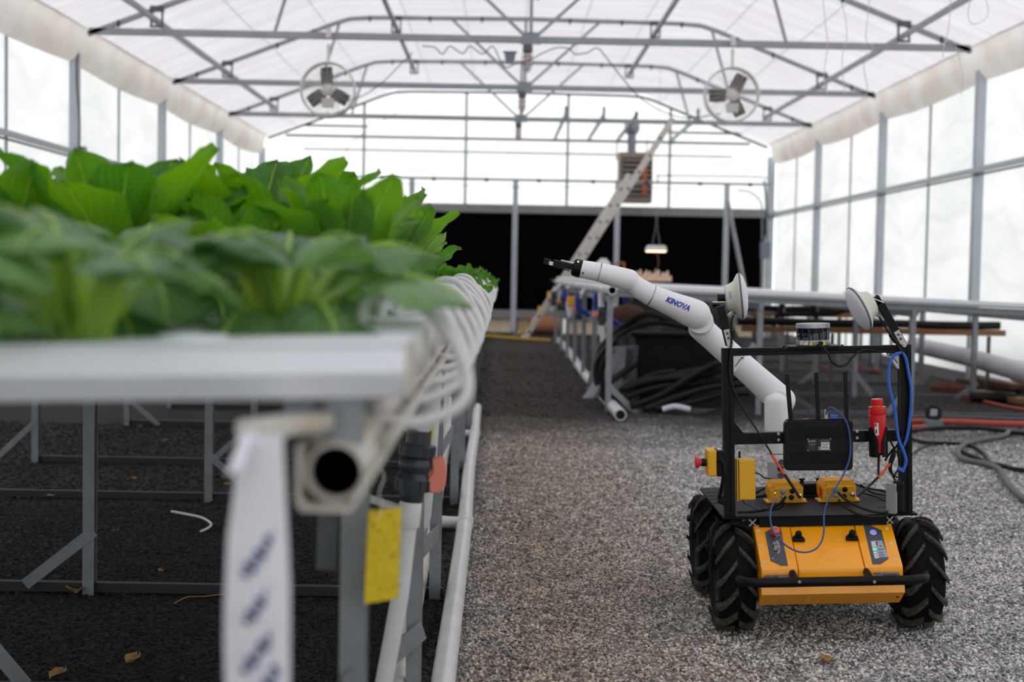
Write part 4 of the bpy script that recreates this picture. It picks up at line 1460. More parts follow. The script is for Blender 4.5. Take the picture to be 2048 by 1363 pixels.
# ------------------------------------------------------------------ leaves
def leaf_mesh(name, mt, L, W, pf, pw, bend0, bend1, cup, wave, seed, tip=0.8, nv=20, nu=8):
    r = random.Random(seed)
    # centreline in xz, growing up and leaning to +x
    pos = Vector((0, 0, 0))
    cen = []
    for i in range(nv + 1):
        v = i / nv
        a = bend0 + (bend1 - bend0) * v ** 1.6
        cen.append((pos.copy(), Vector((math.cos(a), 0, -math.sin(a)))))      # point and surface normal (inner side up)
        pos = pos + Vector((math.sin(a), 0, math.cos(a))) * (L / nv)
    vs, uvs, fs = [], [], []
    ph = r.uniform(0, 6)
    for i, (c, nrm) in enumerate(cen):
        v = i / nv
        if v < pf:
            hw = pw * (1.25 - 0.5 * v / pf)
            bl = 0
        else:
            q = (v - pf) / (1 - pf)
            bl = q
            hw = W * max(0.0, math.sin(PI * q ** 1.28)) ** 0.56
            hw = max(hw, pw * 0.75 * (1 - q) ** 0.5) if q < 0.97 else 0.002
        vu = (v / pf) * 0.18 if v < pf else 0.18 + 0.82 * (v - pf) / (1 - pf)
        for j in range(nu + 1):
            u = -1 + 2 * j / nu
            hh = cup * hw * (u * u) * (1.0 if bl > 0 else 1.3) + (0.10 * hw * (1 - abs(u)) * -1)
            wv = wave * W * (abs(u) ** 2.0) * math.sin(v * 21 + ph + (2.4 if u > 0 else 0)) * min(1, bl * 3)
            wv += 0.16 * W * bl * noise.noise(Vector((u * 2.2, v * 7, seed)))
            p = c + Vector((0, u * hw, 0)) + nrm * -1 * 0 + Vector((nrm.x, 0, nrm.z)) * (-(hh) * -1 * -1 + wv)
            vs.append(p)
            uvs.append((0.5 + 0.5 * u * (1 if bl > 0 else 0.6), vu))
    for i in range(nv):
        for j in range(nu):
            a = i * (nu + 1) + j
            fs.append((a, a + 1, a + nu + 2, a + nu + 1))
    # fleshy midrib on the outer side
    o = len(vs)
    nr = 5
    for i, (c, nrm) in enumerate(cen):
        v = i / nv
        rr = pw * 0.42 * (1 - v) ** 0.8 + 0.0006
        for j in range(nr):
            a = 2 * PI * j / nr
            vs.append(c + Vector((nrm.x, 0, nrm.z)) * (rr * math.cos(a) + rr * 0.5) + Vector((0, rr * math.sin(a), 0)))
            uvs.append((0.5, 0.1))
    for i in range(nv):
        for j in range(nr):
            fs.append((o + i * nr + j, o + i * nr + (j + 1) % nr, o + (i + 1) * nr + (j + 1) % nr, o + (i + 1) * nr + j))
    me = bpy.data.meshes.new(name)
    me.from_pydata([tuple(v) for v in vs], [], fs)
    ul = me.uv_layers.new(name='UVMap')
    for lp in me.loops:
        ul.data[lp.index].uv = uvs[lp.vertex_index]
    me.materials.append(MATS[mt])
    me.polygons.foreach_set('use_smooth', [True] * len(me.polygons))
    me.update()
    return me


ROM = [leaf_mesh('romaine_leaf', 'romaine_leaf', 0.33, 0.066 + 0.008 * (k % 3), 0.16, 0.009, 0.05, 0.40 + 0.26 * (k % 4), 0.34 - 0.12 * (k % 3), 0.11, 40 + k) for k in range(7)]
PAK = [leaf_mesh('pak_choi_leaf', 'pak_choi_leaf', 0.205, 0.050 + 0.006 * (k % 3), 0.40, 0.013, 0.05, 1.7 + 0.28 * (k % 4), -0.30 - 0.15 * (k % 3), 0.06, 60 + k) for k in range(7)]
CUR = [leaf_mesh('curly_leaf', 'curly_leaf', 0.15, 0.05, 0.12, 0.008, 0.2, 1.2, 0.2, 0.32, 80 + k, nv=22, nu=12) for k in range(3)]


def plant(name, base, label, cat, group, meshes, nleaf, tin, tout, s0, s1, seed, leafname, spec=None):
    r = random.Random(seed)
    t = thing(name, label, cat, base, group)
    a0 = r.uniform(0, 6.28)
    for i in range(nleaf):
        f = i / max(1, nleaf - 1)
        az = a0 + i * 2.39996 + r.uniform(-0.25, 0.25)
        tilt = tin + (tout - tin) * f + r.uniform(-0.08, 0.08)
        s_ = s0 + (s1 - s0) * f + r.uniform(-0.08, 0.08)
        o = bpy.data.objects.new(leafname, meshes[r.randrange(len(meshes))])
        C.objects.link(o)
        o.parent = t
        o.matrix_basis = Matrix.Rotation(az, 4, 'Z') @ Matrix.Translation((0.006 + 0.010 * f, 0, 0)) @ Matrix.Rotation(tilt, 4, 'Y') @ Matrix.Rotation(r.uniform(-0.3, 0.3), 4, 'Z') @ Matrix.Diagonal((s_, s_ * r.uniform(0.9, 1.12), s_, 1))
    if spec:
        for (az, tilt, s_, tw, wid, mi) in spec:
            o = bpy.data.objects.new(leafname, meshes[mi % len(meshes)])
            C.objects.link(o)
            o.parent = t
            o.matrix_basis = Matrix.Rotation(math.radians(az), 4, 'Z') @ Matrix.Translation((0.008, 0, 0)) @ Matrix.Rotation(math.radians(tilt), 4, 'Y') @ Matrix.Rotation(math.radians(tw), 4, 'Z') @ Matrix.Diagonal((s_, s_ * wid, s_, 1))
    return t


def in_view(x, y, m_=0.22):
    return x > -0.36 * y - m_


pn = 0
for i, y in enumerate(CH):
    yc = y + 0.052
    for k in range(14):
        x = -0.27 - 0.2 * k
        if not in_view(x, yc):
            continue
        xj = x + rnd.uniform(-0.012, 0.012) + (-0.105 if i == 0 else 0.03 if i == 1 else 0)
        z = ztop(x) + 0.0
        rowlab = '%s row back, %s from the aisle' % (ORD[i], ORD[k])
        seed = i * 31 + k * 7 + 5
        if i < 4:
            plant('pak_choi', (xj, yc, z), 'glossy green pak choi, ' + rowlab, 'plant', 'pak choi in the front channels', PAK,
                  12, 0.0, 0.62, 0.80, (1.06 if i else 0.92), seed, 'leaf', spec=[(-12, 46, 1.12, 0, 1.5, 4), (-60, 52, 0.9, 0, 1.2, 2), (-110, 62, 0.8, 10, 1.2, 4)] if (i == 1 and k == 0) else [(-60, 52, 0.9, 0, 1.2, 2), (-110, 62, 0.8, 10, 1.2, 4)] if i else [(-16, 50, 1.05, 0, 1.4, 4)] if k == 1 else None)
        elif i < 13:
            s_ = (0.76, 0.88, 0.97)[min(k, 2)] - (0.05, 0.02, 0.0)[min(k, 2)] * max(0, i - 6)
            if k and (k * 7 + i * 3) % 5 in (1, 3):
                s_ *= 0.74
            s_ = {(4, 2): 0.96, (5, 1): 1.02, (5, 2): 0.95, (6, 1): 1.0, (7, 0): 0.84, (4, 1): 0.68, (4, 3): 0.86}.get((i, k), s_)
            plant('romaine_lettuce', (xj, yc, z), 'upright romaine lettuce, ' + rowlab, 'plant', 'romaine lettuces in the middle channels', ROM,
                  13, 0.0, 0.60 if k else 0.42, s_ * 0.86, s_, seed, 'leaf')
        elif i in (13, 14, 15, 17, 20, 24, 28) and k < 3:
            plant('curly_lettuce', (xj + 0.09, yc, z), 'curly lettuce, ' + rowlab, 'plant', 'curly lettuces in the far channels', CUR,
                  12, 0.1, 1.0, 0.7, 1.0, seed, 'leaf')

# fallen leaves and bits on the dark ground
for k, (px, py, s_) in enumerate(((150, 1182, 2.2), (100, 993, 1.0), (130, 985, 0.9), (265, 1320, 1.4), (115, 1350, 1.4), (330, 882, 1.0), (322, 1143, 0.7), (268, 958, 0.9),
                                  (235, 853, 0.9), (278, 853, 0.9), (408, 1180, 0.7), (455, 970, 0.8), (1320, 937, 1.3), (1652, 1322, 1.3), (230, 1062, 0.6))):
    q = G(px, py, 0.012)
    m_ = MB()
    r = random.Random(k)
    a = r.uniform(0, 6)
    rows_ = []
    for i in range(5):
        w_ = math.sin(PI * (i + 0.3) / 4.6) * 0.014 * s_
        row = []
        for j in range(4):
            u = -1 + 2 * j / 3
            x_, y_ = (i / 4 - 0.5) * 0.055 * s_, u * w_
            row.append(q + Vector((x_ * math.cos(a) - y_ * math.sin(a), x_ * math.sin(a) + y_ * math.cos(a), 0.006 * s_ * (u * u) + r.uniform(0, 0.008))))
        rows_.append(row)
    m_.grid(rows_)
    o = m_.build('dry_leaf', 'dry_leaf', smooth=True)
    tag(o, 'dry brown leaf scrap on the ground, ' + ['beside the foot of the nearest inner leg', 'left of the pair near the inner leg', 'right of the pair near the inner leg', 'low at the left near the strip',
        'in the bottom left corner', 'far back under the bed', 'small one in the middle of the dark gravel', 'left of the hanging strip', 'on the far sill', 'near the far diagonal brace',
        'just left of the paper strip', 'near the upper left of the paper strip', 'reddish, on the grey gravel left of the rover', 'pale, on the gravel below the rover', 'tiny, by the thin wire'][k], 'leaf', 'dry leaf scraps on the ground')
o = MB().tube(smooth_path([G(343, 1022, .012), G(375, 1028, .016), G(405, 1035, .02), G(422, 1047, .016), G(415, 1056, .012), G(401, 1062, .01)], 6), 0.005, 8).build('tube_scrap', 'tube_white', smooth=True)
tag(o, 'curved scrap of white tube lying on the black gravel', 'tube')
o = MB().tube(smooth_path([G(348, 1206, .012), G(375, 1193, .014), G(405, 1192, .014), G(450, 1187, .012)], 6), 0.002, 6).build('twig', 'dry_leaf', smooth=True)
tag(o, 'thin dry root lying along the near sill bar', 'twig')

# ================================================================== THE EMPTY BED ON THE RIGHT
RR = [10.95, 12.7, 14.3, 16.0, 17.8, 19.6, 21.6]
RX = [0.84, 2.0, 3.18, 4.25]


def ztr(x):
    return 0.985 - 0.028 * (x - 0.9)


rb = thing('grow_bed_frame', 'galvanised frame of legs and braces under the empty right-hand bed', 'frame', (2.5, 16, 0))
for iy, Y in enumerate(RR):
    for ix, x in enumerate(RX):
        zt = ztr(x) - 0.05 - 0.04
        m_ = MB()
        m_.box((x - 0.017, Y, zt / 2), (0.006, 0.045, zt))
        m_.box((x, Y - 0.02, zt / 2), (0.042, 0.006, zt))
        m_.box((x, Y + 0.02, zt / 2), (0.042, 0.006, zt))
        m_.build('leg', 'galvanised', rb)
    MB().bar((RX[0], Y, ztr(RX[0]) - 0.072), (RX[3] - 0.0, Y, ztr(RX[3]) - 0.072), 0.04, 0.045).build('cross_beam', 'galvanised', rb)
    MB().box(((RX[0] + RX[3]) / 2, Y + 0.02, 0.02), (RX[3] - RX[0], 0.035, 0.035)).build('sill_bar', 'galvanised_dark', rb)
for x in (RX[0] + 0.03, RX[1], RX[2], RX[3]):
    MB().bar((x, 10.9, ztr(x) - 0.12), (x, 21.8, ztr(x) - 0.12), 0.035, 0.05).build('side_rail', 'galvanised', rb)
for (a, b, Y) in (((1510, 772 - 85), (1478, 730), 10.93), ((1636, 738), (1585, 778), 14.28), ((1702, 735), (1745, 790), 12.7), ((1818, 775), (1773, 827), 10.93), ((1872, 738), (1826, 770), 14.28),
                  ((1955, 765), (1902, 805), 12.7), ((1218, 772), (1275, 828), 10.93), ((1183, 690), (1215, 730), 14.2)):
    MB().bar(P(*a, Y), P(*b, Y), 0.045, 0.008, (0, -1, 0)).build('brace', 'galvanised', rb)

chr_ = None
yy = 10.85
i = 0
while yy < 21.9:
    lab = ('white growing channel along the near edge of the empty bed' if i == 0 else 'white growing channel just behind the near edge of the empty bed' if i == 1 else
           'white empty growing channel farther back on the right-hand bed')
    xe = 4.45 if i == 0 else 3.78
    if i < 2:
        t = thing('growing_channel', lab, 'channel', (0.9, yy, 0.93), 'empty channels of the right-hand bed')
        channel_mb(0.9 if i else 0.92, xe, yy, ztr, 0.115, 0.045).build('tray', 'channel_white', t)
        MB().tube([(0.80, yy + 0.05, ztr(0.9) - 0.03), (0.92, yy + 0.05, ztr(0.9) - 0.03)], 0.012, 8).build('inlet_stub', 'tube_white', t)
        chr_ = t
    else:
        dup(chr_, loc=(0.9 + rnd.uniform(-0.02, 0.02), yy, 0.93), label=lab)
    yy += 0.3
    i += 1
t = thing('feed_pipe', 'white open-ended feed pipe along the aisle side of the empty bed', 'pipe', (0.84, 10.9, 0.9))
e0 = P(1222, 580, 10.95)
M = frame((e0.x, 0, e0.z), (0, 1, 0), (1, 0, 0))
MB().lathe([(0.028, 10.98), (0.028, 10.82), (0.036, 10.82), (0.036, 21.5)], M, 18).build('pipe', 'white_pvc', t, smooth=True)
MB().lathe([(0.0, 10.84), (0.028, 10.84)], M, 16).build('bore', 'black_hole', t)
for q in range(34):
    yy = 11.1 + 0.3 * q
    MB().tube(smooth_path([(e0.x, yy, e0.z + 0.03), (e0.x - 0.03, yy, e0.z + 0.06), (e0.x + 0.02, yy, e0.z + 0.075), (0.93, yy, ztr(0.9) - 0.02)], 3), 0.009, 6).build('feed_tube', 'tube_white', t, smooth=True)
MB().tube([(e0.x - 0.1, 21.7, e0.z), (e0.x + 0.3, 21.7, e0.z)], 0.05, 12).build('end_elbow', 'black_plastic', t, smooth=True)

# down pipe and valve at the aisle side
t = thing('ball_valve', 'grey ball valve with a pink handle on a down pipe at the empty bed', 'valve', P(1203, 650, 11.6))
c = P(1203, 650, 11.6)
MB().lathe([(0.03, 0), (0.03, 0.03), (0.045, 0.035), (0.045, 0.065), (0.035, 0.07), (0.035, 0.09), (0.045, 0.095), (0.045, 0.125), (0.03, 0.13), (0.03, 0.15)], Matrix.Translation(c), 16).build('valve_body', 'valve_grey', t, smooth=True)
MB().box(P(1191, 628, 11.57), (0.05, 0.04, 0.045)).build('handle', 'valve_red', t, bevel=0.008)
o = MB().tube([P(1202, 584, 11.6), P(1203, 615, 11.6), P(1203, 650, 11.6), P(1210, 700, 11.6), P(1220, 760, 11.6)], 0.026, 12).build('down_pipe', 'white_pvc', smooth=True)
tag(o, 'white down pipe beside the nearest leg of the empty bed', 'pipe')
pp = [G(1241, 829, 0.045), G(1215, 800, 0.045), G(1170, 748, 0.045), G(1140, 705, 0.045), G(1118, 680, 0.045)]
t = thing('drain_pipe', 'white ground pipe with a dark open end beside the black heap', 'pipe', pp[0])
MB().tube(smooth_path(pp, 4), 0.045, 16, cap=True).build('pipe', 'white_pvc', t, smooth=True)
dr = (pp[0] - pp[1]).normalized()
MB().tube([pp[0] + dr * 0.001, pp[0] + dr * 0.004], 0.034, 16).build('bore', 'black_hole', t)
# second and third small valves, blue hoses, rags
for k, (px, py, Y) in enumerate(((1157, 618, 14.0), (1126, 603, 17.0), (1107, 597, 19.5))):
    c = P(px, py, Y)
    t = thing('ball_valve', ['second', 'third', 'farthest'][k] + ' small valve on the aisle side of the empty bed', 'valve', c)
    MB().lathe([(0.03, -0.1), (0.04, -0.07), (0.04, -0.02), (0.03, 0), (0.04, 0.02), (0.04, 0.07), (0.03, 0.1)], Matrix.Translation(c), 12).build('valve_body', 'valve_grey', t, smooth=True)
    MB().box(c + Vector((-0.05, -0.03, -0.0)), (0.05, 0.04, 0.04)).build('handle', 'valve_red', t, bevel=0.008)
    MB().tube([Vector((e0.x, Y, e0.z)), c + Vector((0, 0, 0.1))], 0.024, 8).build('riser', 'white_pvc', t, smooth=True)
for k, (pts_, Y) in enumerate((([(1193, 585), (1190, 605), (1196, 622), (1205, 632), (1222, 638), (1240, 650), (1252, 655)], 12.2), ([(1156, 585), (1154, 600), (1160, 618), (1172, 626), (1180, 632)], 13.5),
                               ([(1248, 583), (1250, 595), (1250, 606)], 12.5), ([(1130, 575), (1128, 590), (1133, 600), (1150, 615)], 15.5))):
    o = MB().tube(smooth_path([P(x, y, Y) for x, y in pts_], 5), 0.022, 8).build('blue_hose', 'hose_blue', smooth=True)
    tag(o, ['bright blue hose drooping right of the white down pipe', 'blue hose hanging between the aisle legs', 'short blue hose end under the robot arm', 'blue hose among the farthest aisle legs'][k], 'hose', 'blue hoses at the empty bed')
o = MB().box(P(1143, 602, 15), (0.09, 0.05, 0.1)).build('yellow_clip', 'ladder_yellow', bevel=0.01)
tag(o, 'small yellow holder hanging between the far aisle legs', 'holder')
q_ = P(1143, 602, 15)
o = MB().tube([(q_.x, 15.02, q_.z - 0.17), (q_.x, 15.02, 0.90)], 0.004, 5).build('hanging_wire', 'galvanised')
tag(o, 'wire carrying the small yellow holder and the rag', 'wire')
q = P(1143, 612, 15) + Vector((0.0, 0.012, 0))
o = MB().prism([(-0.05, 0.07), (0.06, 0.09), (0.03, -0.04), (-0.03, -0.12), (-0.06, -0.02)], frame(q, (0.2, -1, 0), (1, 0, 0)), -0.01, 0.01).build('white_rag', 'paper')
tag(o, 'small white rag hanging under the yellow holder', 'rag')

# things standing on the empty bed
q = P(1206, 555, 19.0)
zt_ = 0.985
t = thing('water_jug', 'small white plastic jug standing on the far part of the empty bed', 'jug', (q.x, 19.0, zt_))
MB().lathe([(0.10, 0), (0.115, 0.02), (0.12, 0.14), (0.10, 0.21), (0.08, 0.25), (0.05, 0.27)], Matrix.Translation((q.x, 19.0, zt_)), 16).build('body', 'white_pvc', t, smooth=True)
MB().box((q.x + 0.0, 19.0, zt_ + 0.28), (0.09, 0.05, 0.03)).build('cap', 'white_pvc', t, bevel=0.006)
q = P(1240, 553, 20.0)
t = thing('wooden_frame', 'narrow orange wooden frame standing behind the white jug', 'frame', (q.x, 20, zt_))
for dx in (-0.055, 0.055):
    MB().box((q.x + dx, 20, zt_ + 0.12), (0.022, 0.03, 0.26)).build('upright', 'strap_orange', t)
MB().box((q.x, 20, zt_ + 0.25), (0.13, 0.03, 0.022)).build('crosspiece', 'strap_orange', t)
q = P(1296, 557, 19.5)
t = thing('seedling_tray', 'tan tray of pale seedlings under the small hanging lamp', 'tray', (q.x, 19.5, zt_))
MB().box((q.x, 19.5, zt_ + 0.04), (0.62, 0.28, 0.08)).build('tray', 'tray_tan', t, bevel=0.01)
for k in range(14):
    x = q.x - 0.27 + 0.54 * k / 13
    h = rnd.uniform(0.03, 0.09)
    m_ = MB()
    m_.lathe([(0.012, 0), (0.016, h * 0.6), (0.004, h)], Matrix.Translation((x, 19.45 + rnd.uniform(-0.06, 0.1), zt_ + 0.08)), 8)
    m_.build('seedling_cup', 'lid_clear', t, smooth=True)
q = P(1312, 497, 19.5)
t = thing('grow_lamp', 'small white hanging grow lamp with a warm underside before the black wall', 'lamp', (q.x, 19.5, q.z - 0.06))
MB().prism([(-0.14, -0.03), (0.14, -0.03), (0.12, 0.03), (0.10, 0.045), (-0.10, 0.045), (-0.12, 0.03)], frame((q.x, 19.5, q.z), (0, -1, 0), (1, 0, 0)), -0.14, 0.14).build('hood', 'lamp_white', t, bevel=0.006)
MB().box((q.x, 19.5, q.z - 0.038), (0.25, 0.25, 0.012)).build('bulb_panel', 'lamp_glow', t)
for dx in (-0.04, 0.04):
    MB().tube([(q.x + dx * 1.4, 19.5, q.z + 0.04), (q.x + dx * 0.4, 19.5, q.z + 0.25), (q.x, 19.5, q.z + 0.6), (q.x, 19.5, 3.9)], 0.0025, 5).build('hanging_chain', 'truss_steel', t)
MB().tube(smooth_path([(q.x, 19.4, q.z - 0.04), (q.x + 0.03, 19.4, q.z - 0.2), (q.x - 0.02, 19.4, q.z - 0.33)], 4), 0.006, 5).build('cord', 'wood_dark', t)

# low shelves: wooden beams with black hose on them
for k, (xa, xb, y1, Y, zoff) in enumerate(((1484, 2008, 661, 13.4, 0), (1500, 1722, 629, 17.0, 0), (1722, 1790, 628, 17.2, 0))):
    a = P(xa, y1, Y)
    b = P(xb, y1 + (xb - xa) * 0.0, Y)
    z = (a.z + b.z) / 2
    t = thing('plank', ['long wooden plank on low brackets under the near part of the empty bed', 'short wooden plank farther back under the empty bed', 'wooden plank at the back right under the empty bed'][k], 'plank', ((a.x + b.x) / 2, Y, z - 0.03), 'planks under the empty bed')
    MB().box(((a.x + b.x) / 2, Y, z), (b.x - a.x, 0.12, 0.055)).build('board', 'wood_brown', t, bevel=0.004)
    for s_ in (0.05, 0.35, 0.65, 0.95):
        x = a.x + (b.x - a.x) * s_
        MB().box((x, Y + 0.05, z / 2 - 0.02), (0.03, 0.03, z - 0.03)).build('stake', 'galvanised_dark', t)
    pp = [Vector((a.x + (b.x - a.x) * q / 8 - 0.05, Y - 0.02, z + 0.068 + 0.004 * math.sin(q * 1.7))) for q in range(9)]
    o = MB().tube(smooth_path(pp, 3), 0.038, 10).build('black_pipe', 'black_hose', smooth=True)
    tag(o, ['thick black pipe lying on the long near plank', 'black pipe lying on the short back plank', 'black pipe lying on the back right plank'][k], 'pipe', 'black pipes on the planks')
# hose loops hanging from the bed
for k, pts_ in enumerate(([(1565, 600), (1562, 620), (1553, 634), (1545, 660)], [(1625, 602), (1628, 618), (1634, 640)], [(1690, 585), (1692, 605), (1688, 618), (1672, 626), (1640, 627), (1560, 629)], [(1836, 605), (1834, 622), (1826, 638)])):
    o = MB().tube(smooth_path([P(x, y, 13.8) for x, y in pts_], 5), 0.024, 8).build('black_hose', 'black_hose', smooth=True)
    tag(o, ['black hose bending down left of the lidar under the bed', 'black hose hanging above the lidar', 'black hose curving back under the bed behind the right dish', 'short black hose right of the right dish'][k], 'hose', 'black hoses hanging under the empty bed')

# white duct along the right wall
a = P(2075, 752, 11.6); b = P(1828, 689, 15.2)
t = thing('air_duct', 'pale grey duct pipe running low along the right wall', 'duct', (b.x, b.y, b.z))
MB().tube([a, (a + b) / 2 + Vector((0, 0, 0.012)), b], 0.085, 20).build('duct', 'duct_white', t, smooth=True)
q = P(2036, 742, 12.1)
MB().tube([q - (b - a).normalized() * 0.5, q], 0.098, 20).build('socket', 'duct_white', t, smooth=True)

# planks and bricks along the wall
for k, (p0, p1, hh) in enumerate((((1925, 772), (2035, 793), 0.06), ((1950, 792), (2045, 811), 0.04), ((1960, 780), (2035, 795), 0.10))):
    a, b = G(*p0), G(*p1)
    a.z = b.z = hh
    o = MB().bar(a, b, 0.14, 0.045).build('loose_plank', 'wood_dark' if k != 1 else 'wood_brown')
    tag(o, ['dark plank on the ground by the right wall', 'lighter plank at the front of the stack by the right wall', 'topmost plank of the stack by the right wall'][k], 'plank', 'planks stacked by the right wall')
for k, (px, py) in enumerate(((1716, 742), (1735, 745), (1755, 748), (1880, 782), (1896, 777), (1910, 783), (1938, 800), (1650, 742))):
    q = G(px, py)
    o = MB().box((q.x, q.y, 0.028), (0.17, 0.07, 0.05), Matrix.Rotation(k * 0.7, 3, 'Z')).build('brick', 'brick_red', bevel=0.005)
    tag(o, 'loose red brick on the ground, %s from the left of those under the empty bed' % ORD[[1, 2, 3, 4, 5, 6, 7, 0][k]], 'brick', 'loose bricks under the empty bed')
q = G(1985, 806)
o = MB().tube([(q.x - 0.19, q.y, 0.05), (q.x + 0.19, q.y - 0.02, 0.05)], 0.05, 14).build('pipe_offcut', 'black_hose', smooth=True)
tag(o, 'short piece of thick black pipe at a leg foot on the right', 'pipe')

# hoses on the ground at the right
def ground_hose(name, pts_, r, mt, label, z=None):
    o = MB().tube(smooth_path([G(x, y, (r + 0.006) if z is None else z) for x, y in pts_], 6), r, 9).build(name, mt, smooth=True)
    tag(o, label, 'hose')


ground_hose('red_hose', [(1790, 843), (1850, 842), (1920, 843), (1985, 846), (2070, 848), (2380, 852)], 0.022, 'hose_red', 'thick red hose lying straight across the gravel')
ground_hose('red_hose', [(1790, 853), (1830, 854), (1850, 853)], 0.018, 'hose_red', 'short red hose joined to the little round meter')
ground_hose('red_hose', [(1930, 790), (1960, 800), (2010, 812), (2050, 819)], 0.014, 'hose_red', 'thin red hose in front of the plank stack')
ground_hose('black_hose', [(1815, 862), (1870, 856), (1940, 855), (2000, 860), (2070, 868), (2350, 880)], 0.015, 'black_hose', 'black hose just in front of the red hose')
ground_hose('black_hose', [(1815, 874), (1850, 884), (1900, 886), (1940, 890), (1965, 905), (1980, 925), (1990, 935)], 0.012, 'black_hose', 'black hose crossing the grey hose loop')
ground_hose('grey_hose', [(2020, 860), (2005, 872), (1960, 880), (1930, 888), (1917, 900), (1918, 912), (1935, 920), (1975, 928), (2000, 940), (2015, 965), (2040, 990), (2070, 1008), (2150, 1040), (2350, 1060)], 0.017, 'grey_hose', 'grey hose making a loop on the gravel')
ground_hose('black_hose', [(1924, 890), (1930, 905), (1960, 917), (1975, 925), (2010, 932), (2070, 942), (2350, 960)], 0.013, 'black_hose', 'black hose running right from the grey loop')
ground_hose('thin_cable', [(1812, 920), (1830, 903), (1850, 892), (1875, 886)], 0.006, 'black_hose', 'thin black cable curving towards the rover frame')
ground_hose('grey_hose', [(1790, 833), (1850, 832), (1950, 834), (2070, 838), (2350, 842)], 0.012, 'grey_hose', 'thin grey hose lying behind the red hose')
q = G(1866, 854)
t = thing('hose_meter', 'small round meter standing on the hoses at the right', 'meter', q)
MB().box((q.x, q.y, 0.03), (0.13, 0.08, 0.06)).build('base', 'box_grey', t, bevel=0.01)
MB().lathe([(0.055, -0.02), (0.06, 0.0), (0.055, 0.02), (0.045, 0.022), (0.045, 0.018)], frame((q.x, q.y, 0.10), (-0.2, -1, 0.4)), 22).build('dial_case', 'black_plastic', t, smooth=True)
MB().box((q.x - 0.005, q.y - 0.024, 0.11), (0.05, 0.006, 0.05)).build('display', 'label_pale', t)
ground_hose('yellow_hose', [(880, 672), (950, 669), (985, 672), (1035, 676), (1100, 680)], 0.02, 'hose_yellow', 'yellow hose lying across the far end of the path')
ground_hose('yellow_hose', [(1035, 668), (1055, 653), (1075, 646), (1100, 648), (1118, 655)], 0.02, 'hose_yellow', 'yellow hose looping by the ladder foot', 0.12)
ground_hose('green_hose', [(965, 662), (1000, 668), (1025, 664), (1032, 650)], 0.02, 'hose_green', 'dark green hose by the foot of a rack post', 0.06)
q = G(1090, 668)
o = MB().tube([(q.x - 0.28, q.y, 0.16), (q.x + 0.25, q.y + 0.05, 0.16)], 0.15, 18).build('cardboard_roll', 'cardboard', smooth=True)
tag(o, 'brown roll lying at the far wall behind the ladder foot', 'roll')
for k, (px, py) in enumerate(((962, 617), (963, 625))):
    q = P(px, py, 20)
    o = MB().sphere(q, 0.03, 10, 6, (1, 1, 1.2)).build('red_float', 'hose_red', smooth=True)
    tag(o, ['upper small red ball at the far end of the planted bed', 'lower small red ball at the far end of the planted bed'][k], 'ball')

# ------------------------------------------------------------------ black heap under the empty bed
def heap(c, rx, ry, h, seed, mt, name, label, cat, n=34, p=2.6):
    rows_ = []
    for i in range(n + 1):
        row = []
        for j in range(n + 1):
            u, v = -1 + 2 * i / n, -1 + 2 * j / n
            d = (abs(u) ** p + abs(v) ** p) ** (1 / p)
            z = h * max(0.0, 1 - d ** 3.0)
            nn = noise.noise(Vector((u * 2.2 + seed, v * 2.2, 0))) * 0.28 + noise.noise(Vector((u * 6 + seed, v * 6, 5))) * 0.10
            z = z * (1 + nn) + 0.02
            row.append((c[0] + u * rx * (1 + nn * 0.15), c[1] + v * ry, max(z, 0.0) if d < 1 else 0.0))
        rows_.append(row)
    o = MB().grid(rows_).build(name, mt, smooth=True)
    tag(o, label, cat)
    return o


q = P(1385, 700, 12.0)
heap((1.62, 12.1), 0.72, 0.55, 0.66, 3, 'black_sheet', 'plastic_heap', 'big crumpled heap of black plastic sheeting under the empty bed', 'sheeting')
heap((1.30, 12.9), 0.5, 0.5, 0.78, 9, 'black_sheet', 'plastic_heap', 'rear heap of black plastic beside the blue hose', 'sheeting')
heap((1.95, 11.15), 0.55, 0.22, 0.16, 15, 'black_sheet', 'plastic_heap', 'low fold of black plastic on the ground in front of the heap', 'sheeting')
# black tote with a broad rim
ta, tb = P(1270, 668, 11.45), P(1440, 668, 11.45)
t = thing('black_tote', 'large black plastic tub with a flat rim, half buried in hoses', 'tub', ((ta.x + tb.x) / 2, 11.7, 0))
cx = (ta.x + tb.x) / 2
wd = tb.x - ta.x
MB().prism([(-wd / 2 + 0.05, 0), (wd / 2 - 0.05, 0), (wd / 2, ta.z), (-wd / 2, ta.z)], frame((cx, 11.75, 0.0), (0, -1, 0), (1, 0, 0)), -0.3, 0.3).build('body', 'tote_black', t, bevel=0.02)
MB().box((cx, 11.75, ta.z), (wd + 0.08, 0.68, 0.035)).build('rim', 'tote_black', t, bevel=0.01)
# grey sheet
rows_ = []
for i in range(9):
    s_ = i / 8
    row = []
    for j in range(7):
        u = j / 6
        x = 1250 - 20 * s_ + (-30 - 55 * s_ + 62 * u * (1 + 0.2 * s_))
        x = (1222 - 58 * s_ ** 1.3) + (30 + 38 * s_) * u
        y = 692 + 104 * s_ - 4 * u * s_
        row.append(P(x, y, 11.3 - 0.20 * s_ + 0.05 * math.sin(u * 7 + s_ * 3)))
    rows_.append(row)
for row in rows_:
    for q in row:
        q.z = max(q.z, 0.02)
o = MB().grid(rows_).build('grey_sheet', 'grey_sheet', smooth=True)
tag(o, 'crumpled pale grey sheet hanging to the ground at the left of the black heap', 'sheet')
rows_ = []
for i in range(7):
    row = []
    for j in range(7):
        s_, u = i / 6, j / 6
        row.append(P(1222 + 55 * u - 6 * s_, 690 + 70 * s_, 11.38 + 0.12 * math.sin(u * 5)))
    rows_.append(row)
o = MB().grid(rows_).build('grey_sheet', 'galvanised_dark', smooth=True)
